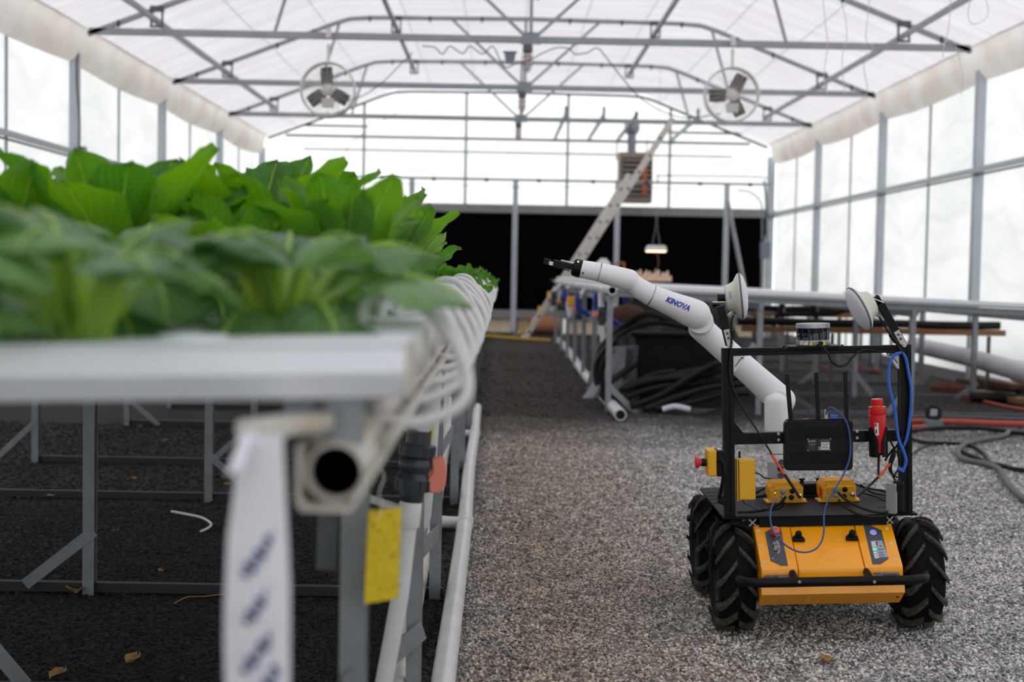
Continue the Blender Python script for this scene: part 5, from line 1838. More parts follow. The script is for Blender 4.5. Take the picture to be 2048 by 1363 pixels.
tag(o, 'darker grey sheet draped against the tub beside the nearest leg', 'sheet')
# thick hose loops
HH = [([(1195, 735), (1200, 700), (1225, 670), (1262, 640), (1290, 628), (1320, 632), (1378, 656)], 11.2, .026), ([(1218, 690), (1245, 665), (1285, 648), (1330, 645), (1380, 655), (1420, 662)], 11.15, .024),
      ([(1212, 800), (1196, 770), (1193, 730), (1210, 700), (1235, 680)], 11.1, .026), ([(1240, 810), (1210, 780), (1203, 745), (1212, 712)], 11.05, .024),
      ([(1222, 762), (1245, 745), (1276, 725)], 11.0, .026), ([(1245, 778), (1300, 760), (1380, 752), (1460, 735), (1510, 722)], 10.95, .028),
      ([(1262, 812), (1320, 790), (1390, 748), (1440, 725), (1500, 716)], 10.9, .028), ([(1290, 820), (1350, 795), (1420, 775), (1500, 765)], 10.85, .028),
      ([(1250, 795), (1310, 775), (1400, 765), (1500, 750)], 10.95, .026), ([(1240, 800), (1290, 770), (1370, 745), (1420, 738)], 11.0, .026),
      ([(1310, 818), (1380, 805), (1440, 790), (1500, 785)], 10.85, .026), ([(1235, 785), (1300, 752), (1350, 742)], 11.05, .024)]
for k, (pts_, Y, r) in enumerate(HH):
    pts3 = [P(x, y, Y + 0.05 * math.sin(i)) for i, (x, y) in enumerate(pts_)]
    for q in pts3:
        q.z = max(q.z, r + 0.005)
    o = MB().tube(smooth_path(pts3, 6), r, 9).build('black_hose', 'black_hose', smooth=True)
    tag(o, ['thick black hose arching highest over the tub', 'second black hose arching just below the highest one', 'black hose bowing out at the left behind the leg', 'inner black hose bowing at the left of the heap',
            'short stiff black hose end pointing up over the grey sheet', 'black hose sweeping to the rover across the heap', 'dark hose crossing the bundle from lower left to upper right', 'low black hose of the bundle, right of the open pipe',
            'black hose in the middle of the bundle', 'black hose at the top of the bundle', 'lowest black hose on the ground in front of the bundle', 'short black hose left in the bundle'][k], 'hose', 'black hoses heaped under the empty bed')
o = MB().tube(smooth_path([P(1325, 818, 10.8), P(1350, 812, 10.8), P(1380, 818, 10.8)], 5), 0.02, 8).build('white_strip', 'paper', smooth=True)
tag(o, 'small white strip lying in front of the black heap', 'strip')
q = P(1255, 630, 12.6)
o = MB().sphere(q, 0.13, 14, 8, (1.3, 0.8, 0.75)).build('brown_bag', 'wood_dark', smooth=True)
tag(o, 'dark brown bag lying on the heap behind the down pipe', 'bag')
# ================================================================== THE ROVER
bx0 = P(1654, 1168, 4.19).x
MR = Matrix.Translation((bx0, 4.45, 0.014)) @ Matrix.Rotation(math.radians(-2.3), 4, 'Y') @ Matrix.Rotation(math.radians(-1.0), 4, 'Z')
MRi = MR.inverted()


def R(px, py, yl):
    """rover coordinates (x right, y back, z up) of pixel (px, py) at rover depth yl"""
    d = Rcw @ Vector(((px - 1024) / F, (681.5 - py) / F, -1.0))
    o = MRi @ Vector((0, 0, CAMZ))
    dl = MRi.to_3x3() @ d
    t = (yl - o.y) / dl.y
    return o + dl * t


def RB():
    return MB(MR)


def rthing(name, label, cat, p, group=None):
    return thing(name, label, cat, MR @ Matrix.Translation(Vector(p)), group)


rover = rthing('rover', 'yellow and black four-wheeled rover with chunky tyres standing on the gravel', 'robot', (0, 0, 0))
# wheels
WR, WWD = 0.163, 0.112
TRK = 0.272
WB_ = 0.256


def wheel(x, y, name_label, mirror):
    wt = bpy.data.objects.new('wheel', None)
    C.objects.link(wt)
    wt.parent = rover
    ML = Matrix.Translation((x, y, WR - 0.002))
    wt.matrix_basis = ML
    WM[wt.name] = MR @ ML
    wt['label'] = name_label
    return wt


tyre_me = rim_me = lug_me = None
lugs = []
AX = Matrix.Rotation(PI / 2, 4, 'Y')       # local z of the lathe -> rover x
for (sx, sy, lab) in ((-1, -1, 'front wheel at the left, treads packed with dust'), (1, -1, 'front wheel at the right, under the bumper end'), (-1, 1, 'rear wheel at the left, behind the front one'), (1, 1, 'rear wheel at the right, mostly hidden')):
    wt = wheel(sx * TRK, sy * WB_, lab, sx)
    wM = MR @ Matrix.Translation((sx * TRK, sy * WB_, WR - 0.002))
    if tyre_me is None:
        hw = WWD / 2
        m_ = MB(wM)
        prof = [(0.070, -hw * 0.55), (0.085, -hw * 0.9), (0.115, -hw), (0.138, -hw * 0.92), (0.148, -hw * 0.55), (0.1515, 0), (0.148, hw * 0.55), (0.138, hw * 0.92), (0.115, hw), (0.085, hw * 0.9), (0.070, hw * 0.55)]
        m_.lathe(prof, AX, 44)
        o = m_.build('tyre', 'rubber', wt, smooth=True)
        tyre_me = o.data
        m_ = MB(wM)
        m_.lathe([(0.0, -hw * 0.6), (0.02, -hw * 0.75), (0.03, -hw * 0.45), (0.068, -hw * 0.5), (0.074, -hw * 0.85), (0.076, -hw * 0.5), (0.076, hw * 0.5), (0.074, hw * 0.85), (0.068, hw * 0.5), (0.03, hw * 0.45), (0.02, hw * 0.75), (0.0, hw * 0.6)], AX, 28)
        o = m_.build('rim', 'black_plastic', wt, smooth=True)
        rim_me = o.data
        # one lug: bent bar from the shoulder to just past the tread centre, slanting
        for s_ in (-1, 1):
            m_ = MB(wM)
            st = []
            for i in range(6):
                f = i / 5
                xx = s_ * (0.004 - f * 0 + f * (hw + 0.003))
                a = (0.46 * (1 - f) - 0.14)         # leads at the centre: chevrons point up at the front
                rb_ = [0.1515, 0.151, 0.149, 0.146, 0.139, 0.124][i]
                rt_ = [0.163, 0.1635, 0.1635, 0.162, 0.156, 0.136][i]
                st.append((xx, a, rb_, rt_))
            vs = []
            for (xx, a, rb_, rt_) in st:
                wa = 0.060
                for (r_, da) in ((rb_ - 0.003, -wa), (rt_, -wa * 0.78), (rt_, wa * 0.78), (rb_ - 0.003, wa)):
                    # angle measured from the front (-y) upwards
                    an = a + da
                    vs.append(Vector((xx, -math.cos(an) * r_, math.sin(an) * r_)))
            fs = []
            for i in range(5):
                for j in range(4):
                    fs.append((i * 4 + j, i * 4 + (j + 1) % 4, (i + 1) * 4 + (j + 1) % 4, (i + 1) * 4 + j))
            fs += [(3, 2, 1, 0), (20, 21, 22, 23)]
            m_.add(vs, fs)
            me = m_.build('tread_lug', 'lug_rubber', wt, bevel=0).data
            bpy.data.objects.remove(bpy.data.objects[C.objects[-1].name]) if False else None
            lugs.append(me)
        for o in [c for c in C.objects if c.name.startswith('tread_lug')]:
            bpy.data.objects.remove(o)
        # cast rubber details on the sidewall
    else:
        for nm, me in (('tyre', tyre_me), ('rim', rim_me)):
            o = bpy.data.objects.new(nm, me)
            C.objects.link(o)
            o.parent = wt
    nl = 12
    for k in range(nl):
        for q in (0, 1):
            o = bpy.data.objects.new('tread_lug', lugs[q])
            C.objects.link(o)
            o.parent = wt
            o.matrix_basis = Matrix.Rotation(-(2 * PI * (k + 0.5 * q) / nl) + 0.13 * sx, 4, 'X')

# chassis: the yellow nose, its centre cover and side plates
yf = [(-0.300, 0.0), (-0.432, 0.0), (-0.455, 0.0), (-0.420, 0.0)]
pTL, pTR = R(1507, 1049, -0.325), R(1782, 1044, -0.325)
pBL, pBR = R(1524, 1136, -0.455), R(1805, 1132, -0.455)
ztop_ = (pTL.z + pTR.z) / 2
zbt = (pBL.z + pBR.z) / 2
BW = (pTR.x - pTL.x) / 2
bxm = (pTL.x + pTR.x) / 2
zlow = R(1660, 1186, -0.462).z
zbot = R(1660, 1208, -0.420).z
prof = [(-0.325, ztop_), (-0.455, zbt), (-0.462, zlow), (-0.398, zbot), (-0.1, zbot), (-0.1, ztop_)]


def body_slice(x0, x1, name, pf=prof, mt='rover_yellow', bev=0.003, inset=0.0):
    Mx = Matrix(((0, 0, 1, 0), (1, 0, 0, 0), (0, 1, 0, 0), (0, 0, 0, 1)))      # poly (y,z), extrude x
    m_ = RB()
    m_.prism(pf, Mx, x0, x1)
    return m_.build(name, mt, rover, bevel=bev)


xl, xr = bxm - BW, bxm + BW
xs1 = R(1579, 1049, -0.325).x
xs2 = R(1708, 1046, -0.325).x
pf_c = [(y, z - 0.002 if i < 2 else z) for i, (y, z) in enumerate(prof)]
body_slice(xl, xs1 - 0.0008, 'nose_panel')
body_slice(xs1 + 0.0008, xs2 - 0.0008, 'nose_cover', pf_c)
body_slice(xs2 + 0.0008, xr, 'nose_panel')
m_ = RB()
m_.box((bxm, 0.06, (zbot + ztop_) / 2 + 0.005), (BW * 2 - 0.02, 0.76, ztop_ - zbot - 0.02))
m_.build('chassis_box', 'black_plastic', rover, bevel=0.01)
for sx in (-1, 1):
    for sy in (-1, 1):
        m_ = RB()
        m_.tube([(sx * 0.1, sy * WB_, WR), (sx * TRK, sy * WB_, WR)], 0.03, 14)
        m_.build('axle', 'black_plastic', rover, smooth=True)
    m_ = RB()
    m_.box((sx * (BW - 0.005), 0, ztop_ - 0.05), (0.03, 0.60, 0.09))
    m_.build('side_skirt', 'black_plastic', rover, bevel=0.008)
# lower lip
m_ = RB()
Mx = Matrix(((0, 0, 1, 0), (1, 0, 0, 0), (0, 1, 0, 0), (0, 0, 0, 1)))
m_.prism([(-0.464, zlow + 0.02), (-0.468, zlow), (-0.404, zbot - 0.002), (-0.398, zbot), (-0.455, zlow + 0.02)], Mx, xl - 0.002, xr + 0.002)
m_.build('lower_lip', 'rover_yellow', rover, bevel=0.001)
# nose frame of reference for things on the slanted face
nz_ = Vector((0, zbt - ztop_, -(-0.455 + 0.325))).normalized()
nrm_ = Vector((0, -abs(ztop_ - zbt), 0.13)).normalized()
nrm_ = Vector((1, 0, 0)).cross(Vector((0, -0.13, zbt - ztop_))).normalized()
if nrm_.y > 0:
    nrm_ = -nrm_


def onface(px, py, h=0.0):
    """point of the slanted nose face seen at the pixel"""
    d = Rcw @ Vector(((px - 1024) / F, (681.5 - py) / F, -1.0))
    o = MRi @ Vector((0, 0, CAMZ))
    dl = MRi.to_3x3() @ d
    p0 = Vector((0, -0.325, ztop_))
    t = (p0 - o).dot(nrm_) / dl.dot(nrm_)
    return o + dl * t + nrm_ * h


def face_poly(pix, name, mt, h0=0.0, h1=0.0012):
    m_ = RB()
    k = len(pix)
    a = [onface(x, y, h0) for x, y in pix]
    b = [onface(x, y, h0) + nrm_ * (h1) for x, y in pix]
    m_.add(a + b, [tuple(range(k - 1, -1, -1)), tuple(range(k, 2 * k))] + [(i, (i + 1) % k, (i + 1) % k + k, i + k) for i in range(k)])
    return m_.build(name, mt, rover)


face_poly([(1530, 1064), (1548, 1054), (1561, 1055), (1576, 1131), (1562, 1131), (1541, 1121)], 'control_panel', 'panel_grey')
face_poly([(1727, 1050), (1741, 1050), (1763, 1060), (1777, 1117), (1761, 1128), (1745, 1128)], 'control_panel', 'panel_grey')
Mf = frame((0, 0, 0), nrm_, (1, 0, 0))


def fM(px, py, h=0.0, rot=0.0):
    M = Mf.copy()
    M.translation = onface(px, py, h)
    return M @ Matrix.Rotation(rot, 4, 'Z')


# red stop knob and keys
m_ = RB(); m_.lathe([(0.008, 0), (0.008, 0.012), (0.0135, 0.014), (0.0135, 0.026), (0.010, 0.029), (0.0, 0.029)], fM(1549, 1071), 24); m_.build('stop_knob', 'red_plastic', rover, smooth=True)
m_ = RB(); m_.lathe([(0.008, 0.0291), (0.010, 0.0296), (0.0115, 0.0291)], fM(1549, 1071), 24); m_.build('knob_ring', 'valve_red', rover, smooth=True)
m_ = RB()
ring_c = onface(1556, 1080, 0.010)
m_.tube([ring_c + Vector((0.008 * math.cos(2 * PI * j / 16), -0.003, 0.010 * math.sin(2 * PI * j / 16))) for j in range(16)], 0.001, 5, close=True)
for (px, py, w_, h_, rt) in ((1550, 1090, 0.013, 0.010, 0.5), (1556, 1093, 0.008, 0.026, -0.35), (1552, 1099, 0.014, 0.014, 0.2), (1557, 1107, 0.006, 0.014, 0.4)):
    m_.box(onface(px, py, 0.008), (w_, 0.003, h_), Matrix.Rotation(rt, 3, 'Y'))
m_.build('key_bunch', 'chrome', rover, bevel=0.001)
# two black latches
for (px, py) in ((1596, 1077), (1703, 1075)):
    m_ = RB()
    m_.prism([(-0.018, -0.012), (0.018, -0.014), (0.018, -0.004), (0.010, 0.008), (-0.008, 0.010), (-0.018, 0.0)], fM(px, py), 0, 0.009)
    m_.build('latch_base', 'black_plastic', rover, bevel=0.003)
    m_ = RB()
    m_.lathe([(0.0095, 0.006), (0.0095, 0.020), (0.0075, 0.024), (0, 0.025)], fM(px, py - 2), 20)
    m_.build('latch_knob', 'black_plastic', rover, smooth=True)
# screws
for (px, py) in ((1517, 1061), (1522.5, 1092), (1528, 1123.5), (1773.5, 1056), (1782, 1087), (1790.5, 1118.5)):
    m_ = RB(); m_.lathe([(0.0048, 0), (0.0044, 0.0016), (0, 0.0018)], fM(px, py), 16); m_.build('screw', 'sticker_white', rover, smooth=True)
    m_ = RB(); m_.lathe([(0.0016, 0.0018), (0, 0.0021)], fM(px, py), 6); m_.build('screw_socket', 'galvanised_dark', rover)
# status display
m_ = RB(); m_.lathe([(0.011, 0.001), (0.011, 0.0035), (0.0088, 0.0045), (0.0088, 0.003), (0, 0.003)], fM(1746, 1065), 26); m_.build('power_button', 'silver', rover, smooth=True)
m_ = RB(); m_.lathe([(0.0088, 0.0035), (0, 0.0042)], fM(1746, 1065), 22); m_.build('button_light', 'led_violet', rover, smooth=True)
face_poly([(1741, 1082), (1764, 1081), (1777, 1114), (1749, 1117)], 'status_display', 'label_pale', 0.0013, 0.0006)
face_poly([(1742, 1084), (1750, 1083), (1753, 1094), (1744, 1095)], 'battery_symbol', 'dish_cream', 0.0019, 0.0004)
face_poly([(1745, 1097), (1752, 1096.5), (1753, 1100.5), (1746, 1101)], 'status_light', 'led_green', 0.0019, 0.0005)
for j, (x, y) in enumerate(((1746, 1104), (1747.5, 1109), (1749, 1113.5))):
    face_poly([(x, y), (x + 7, y - 0.4), (x + 8, y + 3), (x + 1, y + 3.4)], 'status_light', 'sticker_white', 0.0019, 0.0004)
face_poly([(1751, 1084), (1756, 1083.6), (1753.7, 1087), (1755, 1092), (1753.5, 1092)], 'print_mark', 'print_black', 0.0019, 0.0003)
face_poly([(1759, 1091), (1762, 1091), (1762, 1093), (1759, 1093)], 'print_mark', 'print_black', 0.0019, 0.0003)
for j, (x, y, w_) in enumerate(((1756, 1098.3, 11), (1757, 1104.5, 9), (1758, 1109, 10), (1759, 1113.5, 11))):
    face_poly([(x, y), (x + w_, y - .4), (x + w_, y + 1.0), (x, y + 1.4)], 'print_line', 'panel_grey', 0.0019, 0.0003)
face_poly([(1544, 1116), (1547, 1114.6), (1547, 1115.6), (1545.6, 1116.4), (1547.6, 1118.4), (1545, 1118)], 'print_mark', 'silver', 0.0013, 0.0003)
# labels on the upright band below the bend
def band_rect(x0, y0, x1, y1, name, mt, off=0.001):
    t_ = lambda yy: -0.455 - 0.007 * (yy - 1134) / 52
    a = [R(x0, y0, t_(y0) - off), R(x1, y0 - 1, t_(y0) - off), R(x1, y1 - 1, t_(y1) - off), R(x0, y1, t_(y1) - off)]
    b = [q + Vector((0, 0.0015, 0)) for q in a]
    m_ = RB()
    m_.add(a + b, [(3, 2, 1, 0), (4, 5, 6, 7), (0, 1, 5, 4), (1, 2, 6, 5), (2, 3, 7, 6), (3, 0, 4, 7)])
    return m_.build(name, mt, rover)


band_rect(1530, 1149, 1579, 1160, 'name_plate', 'label_grey')
band_rect(1748, 1144, 1799, 1156, 'maker_plate', 'label_grey')
band_rect(1766, 1147.5, 1795, 1152.5, 'barcode', 'panel_grey', 0.002)
a = R(1541, 1152.6, -0.461)
m_ = text_mb('Husky A200', 0.0085, frame(a, (0, -1, 0), (1, 0, 0)), 0.0002); m_.xf = MR; m_.build('name_lettering', 'print_black', rover)
a = R(1754, 1146.0, -0.461)
m_ = text_mb('Clearpath', 0.006, frame(a, (0, -1, 0), (1, 0, 0)), 0.0002); m_.xf = MR; m_.build('maker_lettering', 'print_black', rover)
for (px, py) in ((1530, 1196), (1795, 1193)):
    m_ = RB(); m_.lathe([(0.004, 0), (0, 0.0015)], frame(R(px, py, -0.443), (0, -0.8, -0.5)), 10); m_.build('lip_screw', 'black_plastic', rover)
# bumper bar
pl, pr_ = R(1503, 1165, -0.52), R(1838, 1158, -0.52)
zb = (pl.z + pr_.z) / 2
xa_, xb_ = R(1492, 1164, -0.5).x, R(1846, 1157, -0.5).x
pts_ = [(xa_ - 0.012, -0.47, zb), (xa_ - 0.004, -0.50, zb), (xa_ + 0.02, -0.517, zb), (xa_ + 0.06, -0.523, zb), (bxm, -0.523, zb), (xb_ - 0.06, -0.523, zb), (xb_ - 0.02, -0.517, zb), (xb_ + 0.004, -0.50, zb), (xb_ + 0.012, -0.47, zb)]
m_ = RB(); m_.tube(smooth_path(pts_, 5), 0.0135, 16); m_.build('bumper_bar', 'black_alu', rover, smooth=True)
for px in (1588, 1737):
    q = R(px, 1152, -0.48)
    m_ = RB(); m_.tube([(q.x, -0.45, zb + 0.012), (q.x, -0.52, zb)], 0.010, 14); m_.build('bumper_mount', 'black_plastic', rover, smooth=True)
    q2 = R(px + (11 if px < 1600 else 12), 1163, -0.537)
    m_ = RB(); m_.lathe([(0.0045, 0), (0.0045, 0.001), (0.002, 0.0015), (0.002, 0.0005), (0, 0.0005)], frame(q2, (0, -1, 0.1), (1, 0, 0)), 14); m_.build('bumper_screw', 'galvanised', rover)

# deck with slots, carried on two aluminium rails
zd = 0.385
dfl, dfr = R(1447, 1037, -0.345), R(1835, 1027, -0.345)
zd = (dfl.z + dfr.z) / 2
dx0, dx1 = dfl.x, dfr.x
m_ = RB()
m_.prism([(dx0, -0.345), (dx1, -0.345), (dx1 + 0.0, 0.05), (dx1 - 0.03, 0.22), (dx0 - 0.0, 0.22)], Matrix.Translation((0, 0, zd)), -0.003, 0.003)
m_.build('deck_plate', 'deck_black', rover)
for (px, py) in ((1505, 1042), (1779, 1039)):
    q = R(px, py, -0.33)
    m_ = RB(); m_.box((q.x, -0.05, zd - 0.017), (0.021, 0.56, 0.021)); m_.build('rail', 'black_alu', rover)
    # bare cross-shaped end face of the profile
    m_ = RB()
    for sg in (-1, 1):
        m_.box((q.x, -0.3315, zd - 0.017), (0.024, 0.002, 0.003), Matrix.Rotation(sg * PI / 4, 3, 'Y'))
        for s2 in (-1, 1):
            m_.box((q.x + sg * 0.0085, -0.3315, zd - 0.017 + s2 * 0.0085), (0.005, 0.002, 0.002))
            m_.box((q.x + sg * 0.0085, -0.3315, zd - 0.017 + s2 * 0.0085), (0.002, 0.002, 0.005))
    m_.build('profile_end', 'silver', rover)
m_ = RB(); m_.box((bxm, -0.325, zd - 0.017), (BW * 2 - 0.03, 0.02, 0.026)); m_.build('cross_rail', 'black_alu', rover)
for j in range(4):
    m_ = RB(); a = R(1411 + 5 * j, 972 + 5.5 * j, 0.12 - 0.07 * j); a.z = zd + 0.0035
    m_.bar(a, a + Vector((0.05, 0.012, 0)), 0.006, 0.001); m_.build('deck_slot', 'black_hole', rover)
for (px, py) in ((1521, 968), (1720, 968), (1730, 975), (1700, 970), (1515, 1018), (1755, 1013)):
    a = R(px, py, 0); t_ = 1
    d_ = MRi.to_3x3() @ (Rcw @ Vector(((px - 1024) / F, (681.5 - py) / F, -1.0))); o_ = MRi @ Vector((0, 0, CAMZ)); tt = (zd + 0.0035 - o_.z) / d_.z
    a = o_ + d_ * tt
    m_ = RB(); m_.bar(a, a + Vector((0.035, 0.03 if px < 1600 else 0.0, 0)), 0.005, 0.001); m_.build('deck_slot', 'black_hole', rover)


def ondeck(px, py, h=0.0):
    d_ = MRi.to_3x3() @ (Rcw @ Vector(((px - 1024) / F, (681.5 - py) / F, -1.0)))
    o_ = MRi @ Vector((0, 0, CAMZ))
    tt = (zd + 0.003 + h - o_.z) / d_.z
    return o_ + d_ * tt


# upright frame
YFR = -0.315
PL = R(1459, 1030, YFR).x
PR = R(1811, 1030, YFR).x
ZT = (R(1465, 705, YFR).z + R(1805, 695, YFR).z) / 2
PLt = PL; PRt = PR
for x, nm in ((PL, 0), (PR, 1)):
    m_ = RB()
    h_ = 0.0155 if nm == 0 else 0.0165
    # slotted aluminium profile
    zz0, zz1 = zd + 0.003, ZT + 0.012
    s2 = h_
    g = 0.004
    sec = [(-s2, -s2), (-g, -s2), (-g, -s2 + 0.005), (g, -s2 + 0.005), (g, -s2), (s2, -s2), (s2, -g), (s2 - 0.005, -g), (s2 - 0.005, g), (s2, g), (s2, s2), (g, s2), (g, s2 - 0.005), (-g, s2 - 0.005), (-g, s2), (-s2, s2), (-s2, g), (-s2 + 0.005, g), (-s2 + 0.005, -g), (-s2, -g)]
    m_.prism(sec, Matrix.Translation((x, YFR, 0)), zz0, zz1)
    m_.build('frame_post', 'black_alu', rover)
m_ = RB()
m_.box(((PL + PR) / 2, YFR, ZT), (PR - PL - 0.03, 0.022, 0.022))
m_.build('frame_top_bar', 'black_alu', rover, bevel=0.0015)
m_ = RB(); m_.box(((PL + PR) / 2, YFR - 0.0105, ZT + 0.001), (PR - PL - 0.05, 0.0025, 0.004)); m_.build('bar_groove', 'deck_black', rover)
ZC = (R(1520, 872, YFR).z + R(1750, 866, YFR).z) / 2 - 0.006
xc1, xc2 = R(1568, 870, YFR).x, R(1708, 868, YFR).x
m_ = RB(); m_.box(((PL + xc1) / 2 + 0.008, YFR, ZC), (xc1 - PL, 0.022, 0.033)); m_.build('frame_cross_bar', 'black_alu', rover, bevel=0.0015)
m_ = RB(); m_.box(((PR + xc2) / 2 - 0.008, YFR, ZC), (PR - xc2, 0.022, 0.033)); m_.build('frame_cross_bar', 'black_alu', rover, bevel=0.0015)
m_ = RB(); m_.box(((PL + PR) / 2, YFR + 0.014, ZC), (PR - PL - 0.03, 0.006, 0.033)); m_.build('frame_cross_bar', 'black_alu', rover)
m_ = RB(); m_.prism([(0, 0), (0.028, 0), (0, 0.035)], frame((PL + 0.0155, YFR, ZC + 0.0165), (0, -1, 0), (1, 0, 0)), -0.008, 0.008); m_.build('corner_gusset', 'black_alu', rover)
# bare corner brackets
for (px, sg, py) in ((1463, 1, 716), (1798, -1, 706)):
    q = R(px, py, YFR - 0.004)
    x = (PL + 0.016) if sg > 0 else (PR - 0.0165)
    m_ = RB()
    zt_ = ZT - 0.011
    m_.prism([(0, 0), (sg * 0.034, 0), (sg * 0.034, -0.004), (sg * 0.004, -0.034 - 0.014), (0, -0.048)], frame((x, YFR, zt_), (0, -1, 0), (1, 0, 0)), -0.009, 0.010)
    m_.build('corner_bracket', 'sticker_white', rover, bevel=0.001)
    m_ = RB()
    m_.bar((x + sg * 0.006, YFR - 0.011, zt_ - 0.030), (x + sg * 0.022, YFR - 0.011, zt_ - 0.008), 0.002, 0.002)
    m_.box((x + sg * 0.026, YFR - 0.011, zt_ - 0.006), (0.006, 0.002, 0.004))
    m_.build('bracket_bolt', 'print_black', rover)
# bolts beside the router
for (px, py) in ((1557, 867), (1557, 879), (1714, 862), (1714, 875)):
    q = R(px, py, YFR - 0.012)
    m_ = RB(); m_.lathe([(0.0045, 0), (0.004, 0.003), (0.002, 0.003), (0.002, 0.001), (0, 0.001)], frame(q, (0, -1, 0), (1, 0, 0)), 12); m_.build('bolt', 'bare_alu', rover, smooth=True)

# slanting antenna arms
for (p0, p1, sx) in (((1459, 690), (1440, 612), -1), ((1806, 690), (1760, 606), 1)):
    a, b = R(*p0, YFR), R(*p1, YFR)
    m_ = RB(); m_.bar(a, b, 0.022, 0.022, (0, -1, 0)); m_.build('antenna_arm', 'black_alu', rover, bevel=0.0015)
    m_ = RB()
    d_ = (b - a).normalized()
    sd_ = Vector((0, -0.0125, 0))
    c0_ = a - d_ * 0.006 + sd_
    c1_ = a + d_ * 0.048 + sd_
    m_.bar(c0_, c1_, 0.0175, 0.003, (0, -1, 0)); m_.build('hinge_plate', 'bare_alu', rover, bevel=0.001)
    for s_ in (0.0, 0.020, 0.034):
        q = a + d_ * (s_ + 0.002) + Vector((0, -0.0142, 0))
        r_ = 0.0062 if s_ == 0 else 0.004
        m_ = RB(); m_.lathe([(r_, 0), (r_ * 0.9, 0.003), (r_ * 0.5, 0.003), (r_ * 0.5, 0.0012), (0, 0.0012)], frame(q, (0, -1, 0), (1, 0, 0)), 14); m_.build('hinge_bolt', 'galvanised_dark' if s_ else 'silver', rover, smooth=True)
    # small angle bracket on top
    m_ = RB()
    e = b + d_ * 0.013
    if sx < 0:
        m_.box(e + Vector((0.004, 0, 0.0)), (0.046, 0.026, 0.003))
        m_.box(e + Vector((0.026, 0, 0.020)), (0.003, 0.026, 0.042))
    else:
        rr = Matrix.Rotation(0.42, 3, 'Y')
        m_.box(e + Vector((-0.008, 0, 0.0)), (0.05, 0.026, 0.003), rr)
        m_.box(e + Vector((-0.031, 0, 0.004)), (0.003, 0.026, 0.022), rr)
    m_.build('angle_bracket', 'chrome', rover, bevel=0.0006)

# ------------------------------------------------------------------ dish antennas
def dish(c, n, label, xdir):
    t = rthing('dish_antenna', label, 'antenna', c, 'pale dish antennas on the rover frame')
    M = frame(c, n, xdir)
    m_ = RB(); m_.lathe([(0.0, 0.016), (0.035, 0.013), (0.056, 0.007), (0.066, 0.0005), (0.067, -0.002)], M, 44); m_.build('radome_face', 'dish_white', t, smooth=True)
    m_ = RB(); m_.lathe([(0.067, -0.002), (0.0695, -0.003), (0.0695, -0.0065), (0.067, -0.0075)], M, 44); m_.build('rim_seal', 'dish_rim', t, smooth=True)
    m_ = RB(); m_.lathe([(0.068, -0.0075), (0.0665, -0.011), (0.058, -0.017), (0.046, -0.024), (0.040, -0.036), (0.037, -0.046), (0.030, -0.050), (0.0, -0.050)], M, 44); m_.build('back_shell', 'dish_cream', t, smooth=True)
    m_ = RB(); m_.lathe([(0.012, -0.05), (0.012, -0.066), (0.014, -0.066), (0.014, -0.072), (0.0, -0.074)], M, 12); m_.build('mount_stud', 'black_plastic', t)
    m_ = RB()
    sy_ = -1 if (M.to_3x3() @ Vector((0, 1, 0))).z > 0 else 1
    cn = M @ Vector((0.0, 0.03 * sy_, -0.030))
    m_.tube([cn, M @ Vector((0, 0.046 * sy_, -0.036)), M @ Vector((0, 0.054 * sy_, -0.048))], [0.005, 0.006, 0.004], 8)
    m_.build('connector', 'chrome', t, smooth=True)
    return t, M


d1, M1 = dish(R(1485, 592, YFR), (0.975, -0.12, 0.08), 'left dish antenna of the rover, seen edge on with its face to the right', (0, -1, 0))
d2, M2 = dish(R(1715, 619, YFR), (-0.905, -0.07, -0.42), 'right dish antenna of the rover, tilted with its white face to the left', (0, -1, 0))
# small pale sticker wrapped on the left dish's back
m_ = RB()
rows_ = []
for j in range(4):
    row = []
    for i in range(5):
        ang = -0.45 + 0.5 * i / 4
        h = -0.040 + 0.016 * j / 3
        r_ = 0.0395 + 0.004 * j / 3 + 0.0008
        # angle 0 towards the camera side
        row.append(M1 @ Vector((math.cos(ang) * r_, math.sin(ang) * r_, h)))
    rows_.append(row)
m_.grid(rows_); m_.build('sticker', 'label_pale', d1)

# ------------------------------------------------------------------ lidar
LC = R(1626, 692, YFR)
lz = ZT + 0.013
lx = LC.x
lid = rthing('lidar_sensor', 'round silver lidar with a dark blue window on the frame top bar', 'sensor', (lx, YFR, lz))
T0 = Matrix.Translation((lx, YFR, lz))
LR = (R(1660, 670, YFR).x - R(1593, 670, YFR).x) / 2
LH = R(1626, 645, YFR - 0.04).z - lz
m_ = RB(); m_.lathe([(LR * 0.98, 0.003), (LR, 0.005), (LR, LH * 0.27)], T0, 40); m_.build('base_ring', 'lidar_metal', lid, smooth=True)
m_ = RB(); m_.lathe([(LR * 0.985, LH * 0.27), (LR * 0.975, LH * 0.28), (LR * 0.975, LH * 0.76), (LR * 0.985, LH * 0.77)], T0, 40); m_.build('window', 'lidar_glass', lid, smooth=True)
m_ = RB(); m_.lathe([(LR, LH * 0.77), (LR, LH * 0.93), (LR * 0.985, LH * 0.955), (LR * 0.9, LH * 0.96), (0, LH * 0.96)], T0, 40); m_.build('top_cap', 'lidar_metal', lid, smooth=True)
for j in range(0, 13):  # reflections in the window, painted on as blue and black stripes
    a = -PI / 2 + (j - 6) * 0.21
    m_ = RB(); m_.box((lx + math.cos(a) * LR * 0.977, YFR + math.sin(a) * LR * 0.977, lz + LH * 0.515), (0.0008, 0.0012 + 0.002 * ((j * 5) % 3), LH * 0.47), Matrix.Rotation(a, 3, 'Z')); m_.build('window_reflection', 'black_plastic' if j % 2 else 'lidar_reflection', lid)
m_ = RB()
rows_ = []
